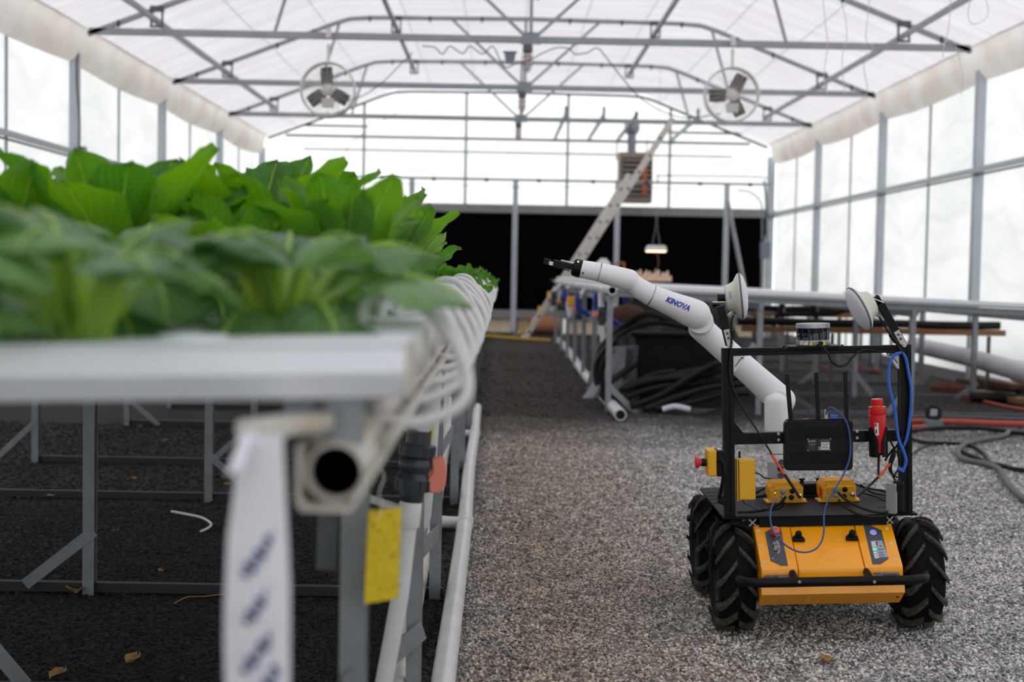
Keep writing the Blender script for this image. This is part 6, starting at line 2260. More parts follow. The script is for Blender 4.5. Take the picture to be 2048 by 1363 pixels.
for j in range(2):
    row = []
    for i in range(17):
        a = -PI / 2 - 1.05 + 0.56 * i / 16
        row.append((lx + math.cos(a) * (LR + 0.0006), YFR + math.sin(a) * (LR + 0.0006), lz + LH * (0.07 + 0.17 * j)))
    rows_.append(row)
m_.grid(rows_); m_.build('label_plate', 'sticker_white', lid)
m_ = text_mb('Puck Hi-Res', 0.0068, frame((0, 0, 0), (0, 0, 1)), 0.0002)
vv = []
for v in m_.v:
    a = -PI / 2 - 0.77 + v.x / LR * 0.8
    vv.append(Vector((lx + math.cos(a) * (LR + 0.0016), YFR + math.sin(a) * (LR + 0.0016), lz + LH * 0.155 + v.y)))
m_.v = vv; m_.xf = MR; m_.build('lettering', 'print_black', lid)
for a, w_ in ((-PI / 2 - 0.31, 0.005), (-PI / 2 + 0.42, 0.014)):
    m_ = RB(); m_.box((lx + math.cos(a) * (LR + 0.0002), YFR + math.sin(a) * (LR + 0.0002), lz + LH * 0.13), (0.001, w_, LH * 0.15), Matrix.Rotation(a, 3, 'Z')); m_.build('warning_sticker', 'sticker_yellow', lid)
m_ = RB(); m_.tube([(lx + 0.012, YFR - LR, lz + 0.010), (lx + 0.012, YFR - LR - 0.012, lz + 0.010)], 0.006, 10); m_.build('plug', 'black_plastic', lid, smooth=True)
m_ = RB(); m_.box((lx - 0.002, YFR, lz - 0.0005), (0.142, 0.10, 0.005)); m_.build('mounting_plate', 'black_alu', rover, bevel=0.001)
for dx in (-0.085, 0.085):
    m_ = RB(); m_.lathe([(0.004, 0), (0.004, 0.004), (0, 0.004)], Matrix.Translation((lx + dx, YFR, ZT + 0.011)), 8); m_.build('plate_bolt', 'black_plastic', rover)

# ------------------------------------------------------------------ router
YR = YFR - 0.045
ra, rb_, rc, rd = R(1564, 843, YR), R(1703, 838, YR), R(1710, 939, YR), R(1575, 942, YR)
router = rthing('wireless_router', 'flat black router with three antennas mounted in the rover frame', 'router', ((ra.x + rb_.x) / 2, YR, rc.z))
rcx, rcz = (ra.x + rb_.x + rc.x + rd.x) / 4, (ra.z + rb_.z + rc.z + rd.z) / 4
rw, rh = ((rb_.x - ra.x) + (rc.x - rd.x)) / 2, (ra.z + rb_.z - rc.z - rd.z) / 2


def rrect(w_, h_, r_, k=5):
    out = []
    for (cx_, cy_, a0) in ((w_ / 2 - r_, h_ / 2 - r_, 0), (-w_ / 2 + r_, h_ / 2 - r_, 90), (-w_ / 2 + r_, -h_ / 2 + r_, 180), (w_ / 2 - r_, -h_ / 2 + r_, 270)):
        for j in range(k + 1):
            a = math.radians(a0 + 90 * j / k)
            out.append((cx_ + r_ * math.cos(a), cy_ + r_ * math.sin(a)))
    return out


Mro = frame((rcx, YR, rcz), (0, -1, 0), (1, 0, 0)) @ Matrix.Rotation(math.radians(-1.0), 4, 'Z')
m_ = RB(); m_.prism(rrect(rw, rh, 0.013), Mro, -0.030, 0.0); m_.build('case', 'black_plastic', router, bevel=0.003)
m_ = RB(); m_.box((rcx, YR + 0.018, rcz + rh / 2 + 0.001), (rw * 0.9, 0.024, 0.004)); m_.build('port_strip', 'deck_black', router)
m_ = RB()
for j in range(44):
    x_ = -rw / 2 + 0.016 + (rw - 0.032) * j / 43
    for (z0, z1) in ((0.018, 0.052), (-0.052, -0.018)):
        m_.prism([(x_, z0), (x_ + 0.0012, z0), (x_ + 0.0012, z1), (x_, z1)], Mro, 0, 0.0007)
o = m_.build('vent_rib', 'deck_black', router); o['kind'] = 'stuff'
m_ = RB(); m_.prism([(-0.034, -0.016), (0.034, -0.016), (0.034, 0.020), (-0.034, 0.020)], Mro, 0, 0.0009); m_.build('dark_label', 'print_black', router)
m_ = RB(); m_.prism([(0.006, -0.012), (0.030, -0.012), (0.030, 0.010), (0.006, 0.010)], Mro, 0.0009, 0.0014); m_.build('barcode_sticker', 'sticker_white', router)
m_ = RB(); m_.prism([(-0.002, -0.013), (0.0058, -0.013), (0.0058, -0.003), (-0.002, -0.003)], Mro, 0.0009, 0.0013); m_.build('barcode_sticker', 'label_grey', router)
m_ = RB()
for j, (z_, x0, x1) in enumerate(((0.006, 0.008, 0.028), (0.0025, 0.008, 0.028), (-0.002, 0.008, 0.024), (-0.005, 0.008, 0.026), (-0.008, 0.008, 0.027))):
    m_.prism([(x0, z_), (x1, z_), (x1, z_ + 0.0012), (x0, z_ + 0.0012)], Mro, 0.0014, 0.0017)
o = m_.build('print_line', 'print_black', router)
m_ = RB()
for (x0, z_, x1) in ((-0.028, 0.006, -0.010), (-0.028, 0.003, -0.008), (-0.028, 0.000, -0.012), (0.006, 0.016, 0.030), (0.002, 0.013, 0.030), (-0.028, -0.007, -0.024), (-0.022, -0.007, -0.018), (-0.016, -0.007, -0.012)):
    m_.prism([(x0, z_), (x1, z_), (x1, z_ + 0.0009), (x0, z_ + 0.0009)], Mro, 0.0009, 0.0012)
m_.build('print_line', 'label_grey', router)
m_ = RB()
for (x0, z0) in ((-0.034, 0.018), (0.031, 0.019), (-0.034, -0.015), (0.030, -0.014)):
    m_.prism([(x0, z0), (x0 + 0.004, z0), (x0 + 0.002, z0 + 0.003)], Mro, 0.0009, 0.0012)
m_.build('corner_mark', 'print_white', router)
m_ = text_mb('tp-link', 0.0085, Mro @ Matrix.Translation((-0.021, 0.0135, 0.001)), 0.0002); m_.xf = MR; m_.build('lettering', 'print_white', router)
for (x0, y0, x1, y1) in ((1582, 846, 1574, 747), (1637, 846, 1632, 744), (1693, 840, 1690, 742)):
    a, b = R(x0, y0, YR + 0.02), R(x1, y1, YR + 0.02)
    m_ = RB(); m_.tube([a - (b - a) * 0.03, a + (b - a) * 0.08], 0.006, 10); m_.build('antenna_hinge', 'black_plastic', router, smooth=True)
    m_ = RB(); m_.bar(a + (b - a) * 0.05, b, 0.0125, 0.0085, (0, -1, 0)); m_.build('antenna', 'black_plastic', router, bevel=0.0015)
m_ = RB(); m_.box(R(1652, 830, YR + 0.016), (0.008, 0.008, 0.032)); m_.build('clear_plug', 'lid_clear', router, bevel=0.001)
m_ = RB(); m_.box(R(1668, 834, YR + 0.018), (0.020, 0.012, 0.014), Matrix.Rotation(0.2, 3, 'Y')); m_.build('blue_plug', 'cable_blue', router, bevel=0.001)
m_ = RB(); m_.tube(smooth_path([R(1600, 842, YR + 0.02), R(1610, 837, YR + 0.015), R(1622, 840, YR + 0.02)], 4), 0.0015, 6); m_.build('red_wire', 'valve_red', router)

# ------------------------------------------------------------------ red bottle in its black holder
YH = YFR - 0.035
bt = R(1754, 797, YH); bb = R(1757, 905, YH)
bottle = rthing('red_bottle', 'bright red ribbed cylinder with a small cap standing in a black holder', 'bottle', bb)
Lb = (bt - bb).length
Mb = frame(bb, bt - bb, (1, 0, 0))
RBt = (R(1772, 840, YH).x - R(1738, 840, YH).x) / 2
pr = [(RBt * 0.62, 0.0), (RBt * 0.66, 0.006), (RBt * 0.62, 0.010), (RBt * 0.84, 0.022), (RBt * 0.98, Lb * 0.55), (RBt, Lb * 0.60), (RBt, Lb * 0.70), (RBt * 0.92, Lb * 0.71), (RBt, Lb * 0.73), (RBt, Lb * 0.78), (RBt * 0.94, Lb * 0.79), (RBt, Lb * 0.80), (RBt, Lb * 0.855), (RBt * 0.62, Lb * 0.865)]
m_ = RB(); m_.lathe(pr, Mb, 30); m_.build('body', 'red_plastic', bottle, smooth=True)
m_ = RB(); m_.lathe([(RBt * 0.60, Lb * 0.862), (RBt * 0.60, Lb * 0.88)], Mb, 24); m_.build('neck_band', 'ladder_yellow', bottle, smooth=True)
m_ = RB(); m_.lathe([(RBt * 0.68, Lb * 0.88), (RBt * 0.70, Lb * 0.89), (RBt * 0.70, Lb * 0.985), (RBt * 0.62, Lb), (0, Lb)], Mb, 24); m_.build('cap', 'red_plastic', bottle, smooth=True)
m_ = RB()
rows_ = []
for j in range(2):
    rows_.append([Mb @ Vector((math.cos(a) * (RBt * 0.985), math.sin(a) * (RBt * 0.985), Lb * (0.34 + 0.25 * j))) for a in [-PI / 2 - 0.60 + 0.45 * i / 4 for i in range(5)]])
m_.grid(rows_); m_.build('sticker', 'sticker_white', bottle)
m_ = RB()
for (u, z0, z1) in ((-0.50, 0.50, 0.56), (-0.42, 0.50, 0.56), (-0.46, 0.37, 0.46), (-0.38, 0.38, 0.45)):
    q = Mb @ Vector((math.cos(-PI / 2 + u) * (RBt * 0.995), math.sin(-PI / 2 + u) * (RBt * 0.995), Lb * (z0 + z1) / 2))
    m_.box(q, (0.0018, 0.0006, Lb * (z1 - z0)))
m_.build('print_mark', 'print_black', bottle)
hold = rthing('bottle_holder', 'black cup holder with a deep notch in front, strapped to the frame', 'holder', bb)
rows_i, rows_o = [], []
hz0, hz1 = -0.010, Lb * 0.50
na_ = 40
m_ = RB()
vs = []
for j in range(na_ + 1):
    a = -PI / 2 + 0.20 + (2 * PI - 0.40) * j / na_
    # height falls towards the front notch
    da = abs(((a + PI / 2) % (2 * PI)))
    da = min(da, 2 * PI - da)
    top = Lb * (0.22 + 0.26 * min(1, max(0, (da - 0.2) / 0.7)))
    ro_ = RBt * 1.10
    for (r_, z_) in ((ro_, hz0), (ro_, top), (ro_ - 0.003, top), (ro_ - 0.003, hz0)):
        vs.append(Mb @ Vector((r_ * math.cos(a), r_ * math.sin(a), z_)))
fs = []
for j in range(na_):
    for q in range(4):
        fs.append((j * 4 + q, j * 4 + (q + 1) % 4, (j + 1) * 4 + (q + 1) % 4, (j + 1) * 4 + q))
fs += [(3, 2, 1, 0), (na_ * 4, na_ * 4 + 1, na_ * 4 + 2, na_ * 4 + 3)]
m_.add(vs, fs); m_.build('cup', 'panel_grey' if False else 'black_plastic', hold)
m_ = RB(); m_.tube(smooth_path([R(1758, 908, YH - 0.01), R(1757, 925, YH - 0.012), R(1757, 950, YH - 0.015)], 4), [0.0045 - 0.0002 * i for i in range(9)], 8); m_.build('strap', 'cable_black', hold, smooth=True)

# ------------------------------------------------------------------ emergency stop box
YE = YFR - 0.02
es = rthing('emergency_stop', 'yellow and black box with a red mushroom button on the left post', 'button', R(1432, 950, YE))
c = R(1422, 923, YE)
m_ = RB(); a, b = R(1412, 897, YE), R(1431, 949, YE)
m_.box(((a.x + b.x) / 2, YE, (a.z + b.z) / 2), (b.x - a.x, 0.072, a.z - b.z)); m_.build('cover', 'box_yellow', es, bevel=0.005, seg=3)
m_ = RB(); a2, b2 = R(1431, 898, YE), R(1451, 949, YE)
m_.box(((a2.x + b2.x) / 2, YE, (a2.z + b2.z) / 2), (b2.x - a2.x, 0.072, a2.z - b2.z)); m_.build('back_box', 'black_plastic', es, bevel=0.004, seg=3)
q = R(1411, 924, YE - 0.01)
m_ = RB(); m_.lathe([(0.0115, -0.001), (0.0115, 0.012), (0.010, 0.013)], frame(q, (-1, 0, 0), (0, 0, 1)), 22); m_.build('collar', 'black_plastic', es, smooth=True)
m_ = RB(); m_.lathe([(0.0105, 0.012), (0.0110, 0.018), (0.0165, 0.021), (0.017, 0.026), (0.015, 0.0295), (0, 0.030)], frame(q, (-1, 0, 0), (0, 0, 1)), 26); m_.build('button', 'estop_red', es, smooth=True)
m_ = RB(); m_.box(R(1438, 897, YE - 0.0), (0.012, 0.04, 0.001)); m_.build('sticker', 'sticker_white', es)

# ------------------------------------------------------------------ yellow box behind the left post
YB2 = YFR + 0.01
a, b = R(1474, 917, YB2), R(1509, 997, YB2)
yb = rthing('radio_box', 'plain yellow box with a stubby aerial hanging inside the left post', 'box', ((a.x + b.x) / 2, YB2, b.z))
m_ = RB(); m_.box(((a.x + b.x) / 2, YB2, (a.z + b.z) / 2), (b.x - a.x, 0.05, a.z - b.z)); m_.build('casing', 'box_yellow', yb, bevel=0.005, seg=3)
m_ = RB(); m_.box((a.x - 0.0025, YB2 + 0.002, (a.z + b.z) / 2), (0.004, 0.056, a.z - b.z + 0.004)); m_.build('back_plate', 'box_yellow', yb, bevel=0.001)
m_ = RB(); m_.box((a.x + 0.0005, YB2 + 0.0, (a.z + b.z) / 2), (0.002, 0.051, a.z - b.z)); m_.build('gasket', 'black_plastic', yb)
q = R(1479, 915, YB2)
m_ = RB(); m_.tube([q, q + Vector((0, 0, 0.020))], [0.0033, 0.0030], 8); m_.build('aerial', 'cable_black', yb, smooth=True)

# ------------------------------------------------------------------ two finned yellow modules
def module(px0, px1, py0, py1, yl, label, led):
    pb = ondeck((px0 + px1) / 2, py1 - 6)
    a = R(px0, py1, pb.y); b = R(px1, py1, pb.y)
    w_ = (b.x - a.x)
    zt = R((px0 + px1) / 2, py0 + 8, pb.y).z
    h = (zt - (zd + 0.003)) * 1.16
    cx_ = (a.x + b.x) / 2
    zb_ = zd + 0.003
    dep = 0.085
    t = rthing('sensor_module', label, 'module', (cx_, pb.y + dep / 2, zb_), 'finned yellow modules on the rover deck')
    T = lambda p: Vector(p)
    m_ = RB()
    m_.box((cx_, pb.y + 0.03, zb_ + 0.004), (w_ * 1.20, 0.055, 0.007))
    m_.build('foot_flange', 'module_yellow', t, bevel=0.002)
    for s_ in (-1, 1):
        m_ = RB(); m_.lathe([(0.005, 0), (0.0045, 0.004), (0, 0.005)], Matrix.Translation((cx_ + s_ * w_ * 0.54, pb.y + 0.015, zb_ + 0.0075)), 10); m_.build('flange_screw', 'chrome', t, smooth=True)
    bw = w_ * 0.92
    hh = h
    Mx2 = frame((cx_, pb.y, zb_ + 0.007), (0, 1, 0), (-1, 0, 0))
    m_ = RB()
    m_.prism([(-bw / 2, 0), (bw / 2, 0), (bw / 2, hh * 0.60), (bw / 2 - 0.014, hh * 0.72), (-bw / 2 + 0.014, hh * 0.72), (-bw / 2, hh * 0.60)], frame((cx_, pb.y, zb_ + 0.006), (0, -1, 0), (1, 0, 0)), -dep, 0.0)
    m_.build('casing', 'module_yellow', t, bevel=0.002)
    for j in range(6):
        y_ = pb.y + 0.010 + (dep - 0.014) * j / 5
        m_ = RB()
        m_.prism([(-bw / 2 - 0.003, 0.008), (bw / 2 + 0.003, 0.008), (bw / 2 + 0.004, hh * 0.74), (bw / 2 - 0.010, hh * 1.0), (-bw / 2 + 0.010, hh * 1.0), (-bw / 2 - 0.004, hh * 0.74)], frame((cx_, y_, zb_ + 0.006), (0, -1, 0), (1, 0, 0)), -0.0026, 0.0026)
        m_.build('cooling_fin', 'module_yellow', t)
    # connectors
    for (u, v, mt_, r_, L_) in ((-0.12, 0.52, 'galvanised', 0.0085, 0.012), (0.17, 0.52, 'black_plastic', 0.0080, 0.009), (-0.12, 0.22, 'galvanised', 0.0070, 0.010), (0.14, 0.18, 'black_plastic', 0.0080, 0.009), (0.40, 0.28, 'chrome', 0.0070, 0.013)):
        q = Vector((cx_ + u * bw, pb.y, zb_ + 0.008 + v * hh))
        m_ = RB(); m_.lathe([(r_, -0.001), (r_, L_ * 0.4), (r_ * 0.85, L_ * 0.5), (r_ * 0.85, L_), (r_ * 0.4, L_ + 0.001), (0, L_ + 0.001)], frame(q, (0, -1, 0), (1, 0, 0)), 16); m_.build('connector', mt_, t, smooth=True)
    for j, v in enumerate((0.32, 0.44, 0.56)):
        q = Vector((cx_ - 0.37 * bw, pb.y - 0.0006, zb_ + 0.008 + v * hh))
        m_ = RB(); m_.lathe([(0.0018, 0), (0, 0.0012)], frame(q, (0, -1, 0), (1, 0, 0)), 8); m_.build('status_light', 'led_lime' if (led and j == 1) else 'galvanised_dark', t)
    for (u, v) in ((-0.42, 0.72), (0.42, 0.60), (0.44, 0.10), (-0.44, 0.10)):
        q = Vector((cx_ + u * bw, pb.y - 0.0004, zb_ + 0.008 + v * hh))
        m_ = RB(); m_.lathe([(0.002, 0), (0, 0.0008)], frame(q, (0, -1, 0), (1, 0, 0)), 8); m_.build('case_screw', 'galvanised_dark', t)
    return t, cx_, pb.y, zb_, bw, hh


mo1 = module(1540, 1608, 966, 1012, 0, 'left yellow finned module on the deck, with a lit lamp', True)
mo2 = module(1644, 1714, 962, 1010, 0, 'right yellow finned module on the deck, with a red sticker on its side', False)
m_ = RB(); m_.box((mo2[1] - mo2[4] / 2 - 0.004, mo2[2] + 0.018, mo2[3] + 0.03), (0.001, 0.026, 0.026)); m_.build('red_sticker', 'estop_red', mo2[0])

# ------------------------------------------------------------------ black game pad lying between and behind the modules
gp = ondeck(1620, 988)
gp.y = 0.02
pad = rthing('game_pad', 'black game controller lying on the deck between the yellow modules', 'controller', (gp.x, gp.y, zd + 0.003))
m_ = RB()
gx_ = R(1620, 975, gp.y).x
out_ = smooth_path([(-0.078, -0.050, 0), (-0.060, -0.062, 0), (-0.046, -0.030, 0), (0.0, -0.020, 0), (0.046, -0.030, 0), (0.060, -0.062, 0), (0.078, -0.050, 0), (0.076, 0.0, 0), (0.058, 0.036, 0), (0.0, 0.040, 0), (-0.058, 0.036, 0), (-0.076, 0.0, 0), (-0.078, -0.050, 0)], 3)[:-1]
m_.prism([(q.x, q.y) for q in out_], Matrix.Translation((gx_, gp.y, zd + 0.008)), 0, 0.036); m_.build('shell', 'black_plastic', pad, bevel=0.010, seg=3)
for dx in (-0.026, 0.026):
    m_ = RB(); m_.lathe([(0.008, 0), (0.006, 0.008), (0.010, 0.012), (0.010, 0.015), (0, 0.014)], Matrix.Translation((gx_ + dx, gp.y - 0.004, zd + 0.044)), 16); m_.build('thumb_stick', 'black_plastic', pad, smooth=True)
for j in range(4):
    m_ = RB(); m_.lathe([(0.0045, 0), (0.004, 0.004), (0, 0.0045)], Matrix.Translation((gx_ + 0.05 + 0.011 * math.cos(j * PI / 2), gp.y + 0.014 + 0.011 * math.sin(j * PI / 2), zd + 0.043)), 10); m_.build('button', 'deck_black', pad, smooth=True)

# ------------------------------------------------------------------ black box with a metal face by the right post
a, b = R(1773, 957, YFR - 0.02), R(1790, 1016, YFR - 0.02)
sb = rthing('speaker_box', 'black box with a bare metal face at the foot of the right post', 'box', (PR - 0.03, YFR, zd))
x_ = R(1798, 1000, YFR - 0.03).x
m_ = RB(); m_.box((x_ - 0.001, YFR - 0.028, zd + 0.055), (0.032, 0.060, 0.092), Matrix.Rotation(-0.25, 3, 'Z')); m_.build('housing', 'black_plastic', sb, bevel=0.008, seg=3)
Mface = frame((R(1782, 1000, YFR - 0.055).x, YFR - 0.055, zd + 0.052), (-0.75, -0.68, 0), (0.68, -0.75, 0))
m_ = RB(); m_.prism(rrect(0.034, 0.088, 0.006), Mface, -0.006, 0.0); m_.build('metal_face', 'bare_alu', sb, bevel=0.001)
m_ = RB(); m_.tube([R(1800, 975, YFR - 0.075) + Vector((0.010 * math.cos(j * PI / 10), 0, 0.022 * math.sin(j * PI / 10))) for j in range(20)], 0.0012, 5, close=True); m_.build('ring', 'cable_black', sb)

# ------------------------------------------------------------------ cables
def cable(pts_, r, mt_, label, name='cable', k=7, group='cables on the rover'):
    m_ = RB()
    m_.tube(smooth_path([R(*p) for p in pts_], k), r, 9)
    o = m_.build(name, mt_, smooth=True)
    tag(o, label, 'cable', group)
    return o


Y1 = YFR
cable([(1467, 630, Y1 - .03), (1463, 645, Y1 - .025), (1463, 680, Y1 - .022), (1460, 712, Y1 - .022), (1459, 745, Y1 - .022), (1466, 775, Y1 - .022), (1480, 805, Y1 - .03), (1500, 838, Y1 - .04), (1522, 872, Y1 - .05), (1548, 915, Y1 - .05)], 0.0026, 'cable_black', 'black lead from the left dish running down the left post')
cable([(1543, 908, Y1 - .05), (1561, 936, Y1 - .05), (1571, 951, Y1 - .05)], 0.0040, 'tape_orange', 'orange sleeve on the lead above the left module', 'cable_sleeve')
cable([(1569, 948, Y1 - .05), (1585, 972, Y1 - .06), (1600, 995, Y1 - .08)], 0.0042, 'cable_black', 'thick lead plugged slantwise into the left module')
c = R(1466, 668, Y1 - .024)
m_ = RB(); m_.tube([c + Vector((0, 0, 0.012)), c - Vector((0, 0, 0.012))], 0.0065, 10); o = m_.build('cable_joint', 'cable_black', smooth=True); tag(o, 'black cable joint on the lead of the left dish', 'joint')
cable([(1758, 633, Y1 - .02), (1765, 645, Y1 - .02), (1776, 662, Y1 - .02), (1787, 678, Y1 - .02), (1798, 695, Y1 - .025), (1806, 712, Y1 - .025), (1816, 740, Y1 - .02), (1822, 790, Y1 - .02), (1820, 850, Y1 - .02), (1806, 890, Y1 - .03), (1790, 905, Y1 - .05), (1780, 925, Y1 - .05)], 0.0028, 'cable_black', 'black lead from the right dish running down the right post')
c = R(1786, 676, Y1 - .02)
m_ = RB(); m_.tube([c + Vector((-0.008, 0, 0.012)), c - Vector((-0.008, 0, 0.012))], 0.0065, 10); o = m_.build('cable_joint', 'cable_black', smooth=True); tag(o, 'black cable joint on the lead of the right dish', 'joint')
cable([(1779, 927, Y1 - .05), (1768, 941, Y1 - .05), (1755, 955, Y1 - .05)], 0.0038, 'tape_orange', 'orange sleeve on the lead right of the red cylinder', 'cable_sleeve')
cable([(1757, 953, Y1 - .05), (1740, 970, Y1 - .06), (1716, 992, Y1 - .075)], 0.0036, 'cable_black', 'thick lead plugged slantwise into the right module')
cable([(1634, 690, Y1 - .06), (1645, 693, Y1 - .075), (1656, 706, Y1 - .075), (1663, 722, Y1 - .07), (1678, 732, Y1 - .06), (1693, 728, Y1 - .05), (1705, 714, Y1 - .04), (1720, 702, Y1 - .03), (1735, 699, Y1 - .02), (1760, 702, Y1 - .016), (1795, 705, Y1 - .016)], 0.0032, 'cable_black', 'black lead sagging from the lidar below the top bar')
cable([(1802, 705, Y1 - .03), (1790, 709, Y1 - .032), (1781, 722, Y1 - .032), (1777, 750, Y1 - .032), (1780, 780, Y1 - .034), (1789, 815, Y1 - .036), (1793, 850, Y1 - .038), (1798, 880, Y1 - .04), (1808, 905, Y1 - .04), (1812, 922, Y1 - .04), (1808, 936, Y1 - .04)], 0.0048, 'cable_blue', 'thick blue cable looping inside the right post')
c = R(1802, 938, Y1 - .04)
m_ = RB(); m_.box(c, (0.022, 0.008, 0.011), Matrix.Rotation(0.5, 3, 'Y')); o = m_.build('cable_plug', 'cable_blue', bevel=0.001); tag(o, 'loose blue plug at the end of the thick blue cable', 'plug')
cable([(1803, 704, Y1 - .022), (1811, 715, Y1 - .028), (1816, 740, Y1 - .028), (1822, 775, Y1 - .028), (1822, 810, Y1 - .028), (1818, 850, Y1 - .028), (1812, 880, Y1 - .028), (1805, 893, Y1 - .028)], 0.0045, 'cable_blue', 'thick blue cable running down the outside of the right post')
YK = YR - 0.006
cable([(1652, 843, YK + .02), (1652, 828, YK + .02), (1656, 817, YK + .012), (1664, 815, YK + .006), (1676, 823, YK), (1690, 838, YK - .004), (1698, 862, YK - .006), (1701, 893, YK - .006), (1698, 920, YK - .010), (1686, 950, YK - .02), (1672, 975, YK - .04), (1655, 1003, YK - .05), (1648, 1030, YK - .06), (1648, 1060, YK - .085), (1643, 1082, YK - .10), (1630, 1098, YK - .115), (1608, 1104, YK - .12),
       (1585, 1098, YK - .115), (1562, 1082, YK - .105), (1547, 1063, YK - .09), (1541, 1042, YK - .07), (1541, 1022, YK - .05), (1546, 1008, YK - .04), (1553, 998, YK - .03)], 0.0026, 'cable_navy', 'blue network cable looping from the router over the yellow nose', k=8)
cable([(1572, 992, Y1 - .05), (1560, 1006, Y1 - .045), (1545, 1014, Y1 - .03), (1525, 1020, Y1 - .01), (1500, 1023, Y1 - .0), (1475, 1024, Y1 + .0)], 0.0042, 'cable_black', 'black cable from the left module to the left post')
cable([(1570, 1003, Y1 - .05), (1562, 1014, Y1 - .045), (1545, 1019, Y1 - .035), (1533, 1019, Y1 - .03)], 0.0038, 'cable_black', 'second black cable under the left module')
cable([(1676, 984, Y1 - .06), (1690, 997, Y1 - .07), (1712, 1010, Y1 - .07), (1738, 1020, Y1 - .06), (1765, 1025, Y1 - .05), (1785, 1019, Y1 - .04)], 0.0040, 'cable_black', 'black cable from the right module towards the right post')
cable([(1676, 998, Y1 - .06), (1690, 1012, Y1 - .06), (1712, 1026, Y1 - .06), (1745, 1033, Y1 - .055), (1775, 1029, Y1 - .05), (1790, 1018, Y1 - .04)], 0.0036, 'cable_black', 'lower black cable from the right module, hanging over the deck edge')
cable([(1510, 945, .05), (1520, 948, .05), (1530, 955, .06), (1550, 958, .1)], 0.0022, 'cable_black', 'thin black cable from the yellow box to the arm foot')
cable([(1485, 998, Y1 + .01), (1490, 1006, Y1 + .03), (1505, 1013, Y1 + .02), (1520, 1018, Y1 + .01)], 0.0022, 'cable_navy', 'thin blue cable under the plain yellow box')
cable([(1512, 985, .0), (1530, 975, .02), (1550, 970, .05)], 0.0040, 'cable_black', 'black cable passing behind the plain yellow box')
cable([(1512, 993, -.05), (1530, 990, -.05), (1545, 985, -.04)], 0.0045, 'cable_black', 'thick black cable left of the left module')
cable([(1436, 922, Y1 - .05), (1441, 919, Y1 - .06), (1446, 926, Y1 - .06), (1447, 950, Y1 - .055), (1443, 975, Y1 - .04), (1438, 995, Y1 - .02)], 0.0055, 'cable_black', 'black cable drooping from the emergency stop box')
m_ = RB(); q = R(1444, 1000, Y1 - .01)
m_.box(q, (0.026, 0.03, 0.022), Matrix.Rotation(0.4, 3, 'Y')); o = m_.build('cable_plug', 'black_plastic', bevel=0.004); tag(o, 'black plug at the foot of the left post', 'plug')
for j, pp in enumerate(([(1780, 880, Y1 - .01), (1790, 905, Y1 - .015), (1782, 935, Y1 - .015), (1790, 960, Y1 - .01)], [(1806, 870, Y1 - .02), (1795, 900, Y1 - .03), (1800, 930, Y1 - .03), (1788, 950, Y1 - .03)], [(1770, 920, Y1), (1786, 898, Y1 - .01), (1800, 890, Y1 - .02)],
                        [(1800, 880, Y1 - .02), (1782, 912, Y1 - .02), (1779, 940, Y1 - .02), (1795, 955, Y1 - .03)], [(1720, 968, .0), (1745, 985, .0), (1770, 990, -.05), (1785, 1005, -.1)], [(1700, 962, .05), (1730, 975, .02), (1765, 980, 0), (1785, 985, -.05)],
                        [(1725, 985, -.05), (1750, 992, -.08), (1775, 1003, -.12)])):
    cable(pp, 0.0028, 'cable_black', ['black cable bunch strand inside the right post, outer', 'black cable bunch strand inside the right post, front', 'short black strand crossing to the right post', 'black strand curling behind the orange sleeve on the right',
                                      'black cable lying on the deck right of the right module', 'black cable behind the right module', 'lower black cable on the deck at the right'][j])

# ================================================================== THE ROBOT ARM
arm = rthing('robot_arm', 'white jointed robot arm on the rover deck reaching up to the left', 'robot arm', R(1557, 975, 0.14))
YA = 0.14
# foot and column
cb = R(1557, 972, YA)
rad = lambda px0, px1, py, yl: (R(px1, py, yl).x - R(px0, py, yl).x) / 2
rc_ = rad(1537, 1579, 930, YA)
xcol = cb.x
zc0 = zd + 0.003
m_ = RB(); m_.lathe([(rc_ * 1.12, 0), (rc_ * 1.12, 0.012), (rc_ * 1.0, 0.016), (rc_, 0.095)], Matrix.Translation((xcol, YA, zc0)), 36); m_.build('base', 'arm_grey', arm, smooth=True)
zs = R(1557, 905, YA).z
zt1 = R(1553, 872, YA).z
zt2 = R(1553, 800, YA).z
m_ = RB(); m_.lathe([(rc_, zc0 + 0.094), (rc_, zs - 0.002), (rc_ * 1.0, zt1 - 0.02), (rc_ * 1.03, zt1)], Matrix.Translation((xcol - 0.002, YA, 0)), 36); m_.build('column', 'arm_white', arm, smooth=True)
m_ = RB(); m_.lathe([(rc_ * 1.012, zs - 0.0015), (rc_ * 1.012, zs + 0.0015)], Matrix.Translation((xcol - 0.002, YA, 0)), 36); m_.build('seam_ring', 'arm_seam', arm)
for (px, py) in ((1562, 923), (1560, 936), (1561, 950)):
    m_ = RB(); m_.lathe([(0.009, 0), (0.009, 0.006), (0.006, 0.007), (0, 0.004)], frame(R(px, py, YA - 0.035), (0.25, -1, 0), (1, 0, 0)), 16); m_.build('port', 'galvanised_dark' if py != 936 else 'black_plastic', arm, smooth=True)
# shoulder housing: upright capsule, with the joint axis to the right and back
rs = rad(1528, 1577, 820, YA)
cs = R(1553, 803, YA)
m_ = RB()
pf_ = [(rc_ * 1.0, zt1 - 0.02), (rs * 0.99, zt1 + 0.004), (rs, zt1 + 0.02), (rs, cs.z)]
for j in range(1, 9):
    a = PI / 2 * j / 8
    pf_.append((rs * math.cos(a), cs.z + rs * 0.78 * math.sin(a)))
m_.lathe(pf_, Matrix.Translation((cs.x, YA, 0)), 40); m_.build('shoulder_housing', 'arm_white', arm, smooth=True)


def limb(pts_, radii, name, mt='arm_white', n=32):
    m_ = RB()
    m_.tube(pts_, radii, n)
    return m_.build(name, mt, arm, smooth=True)


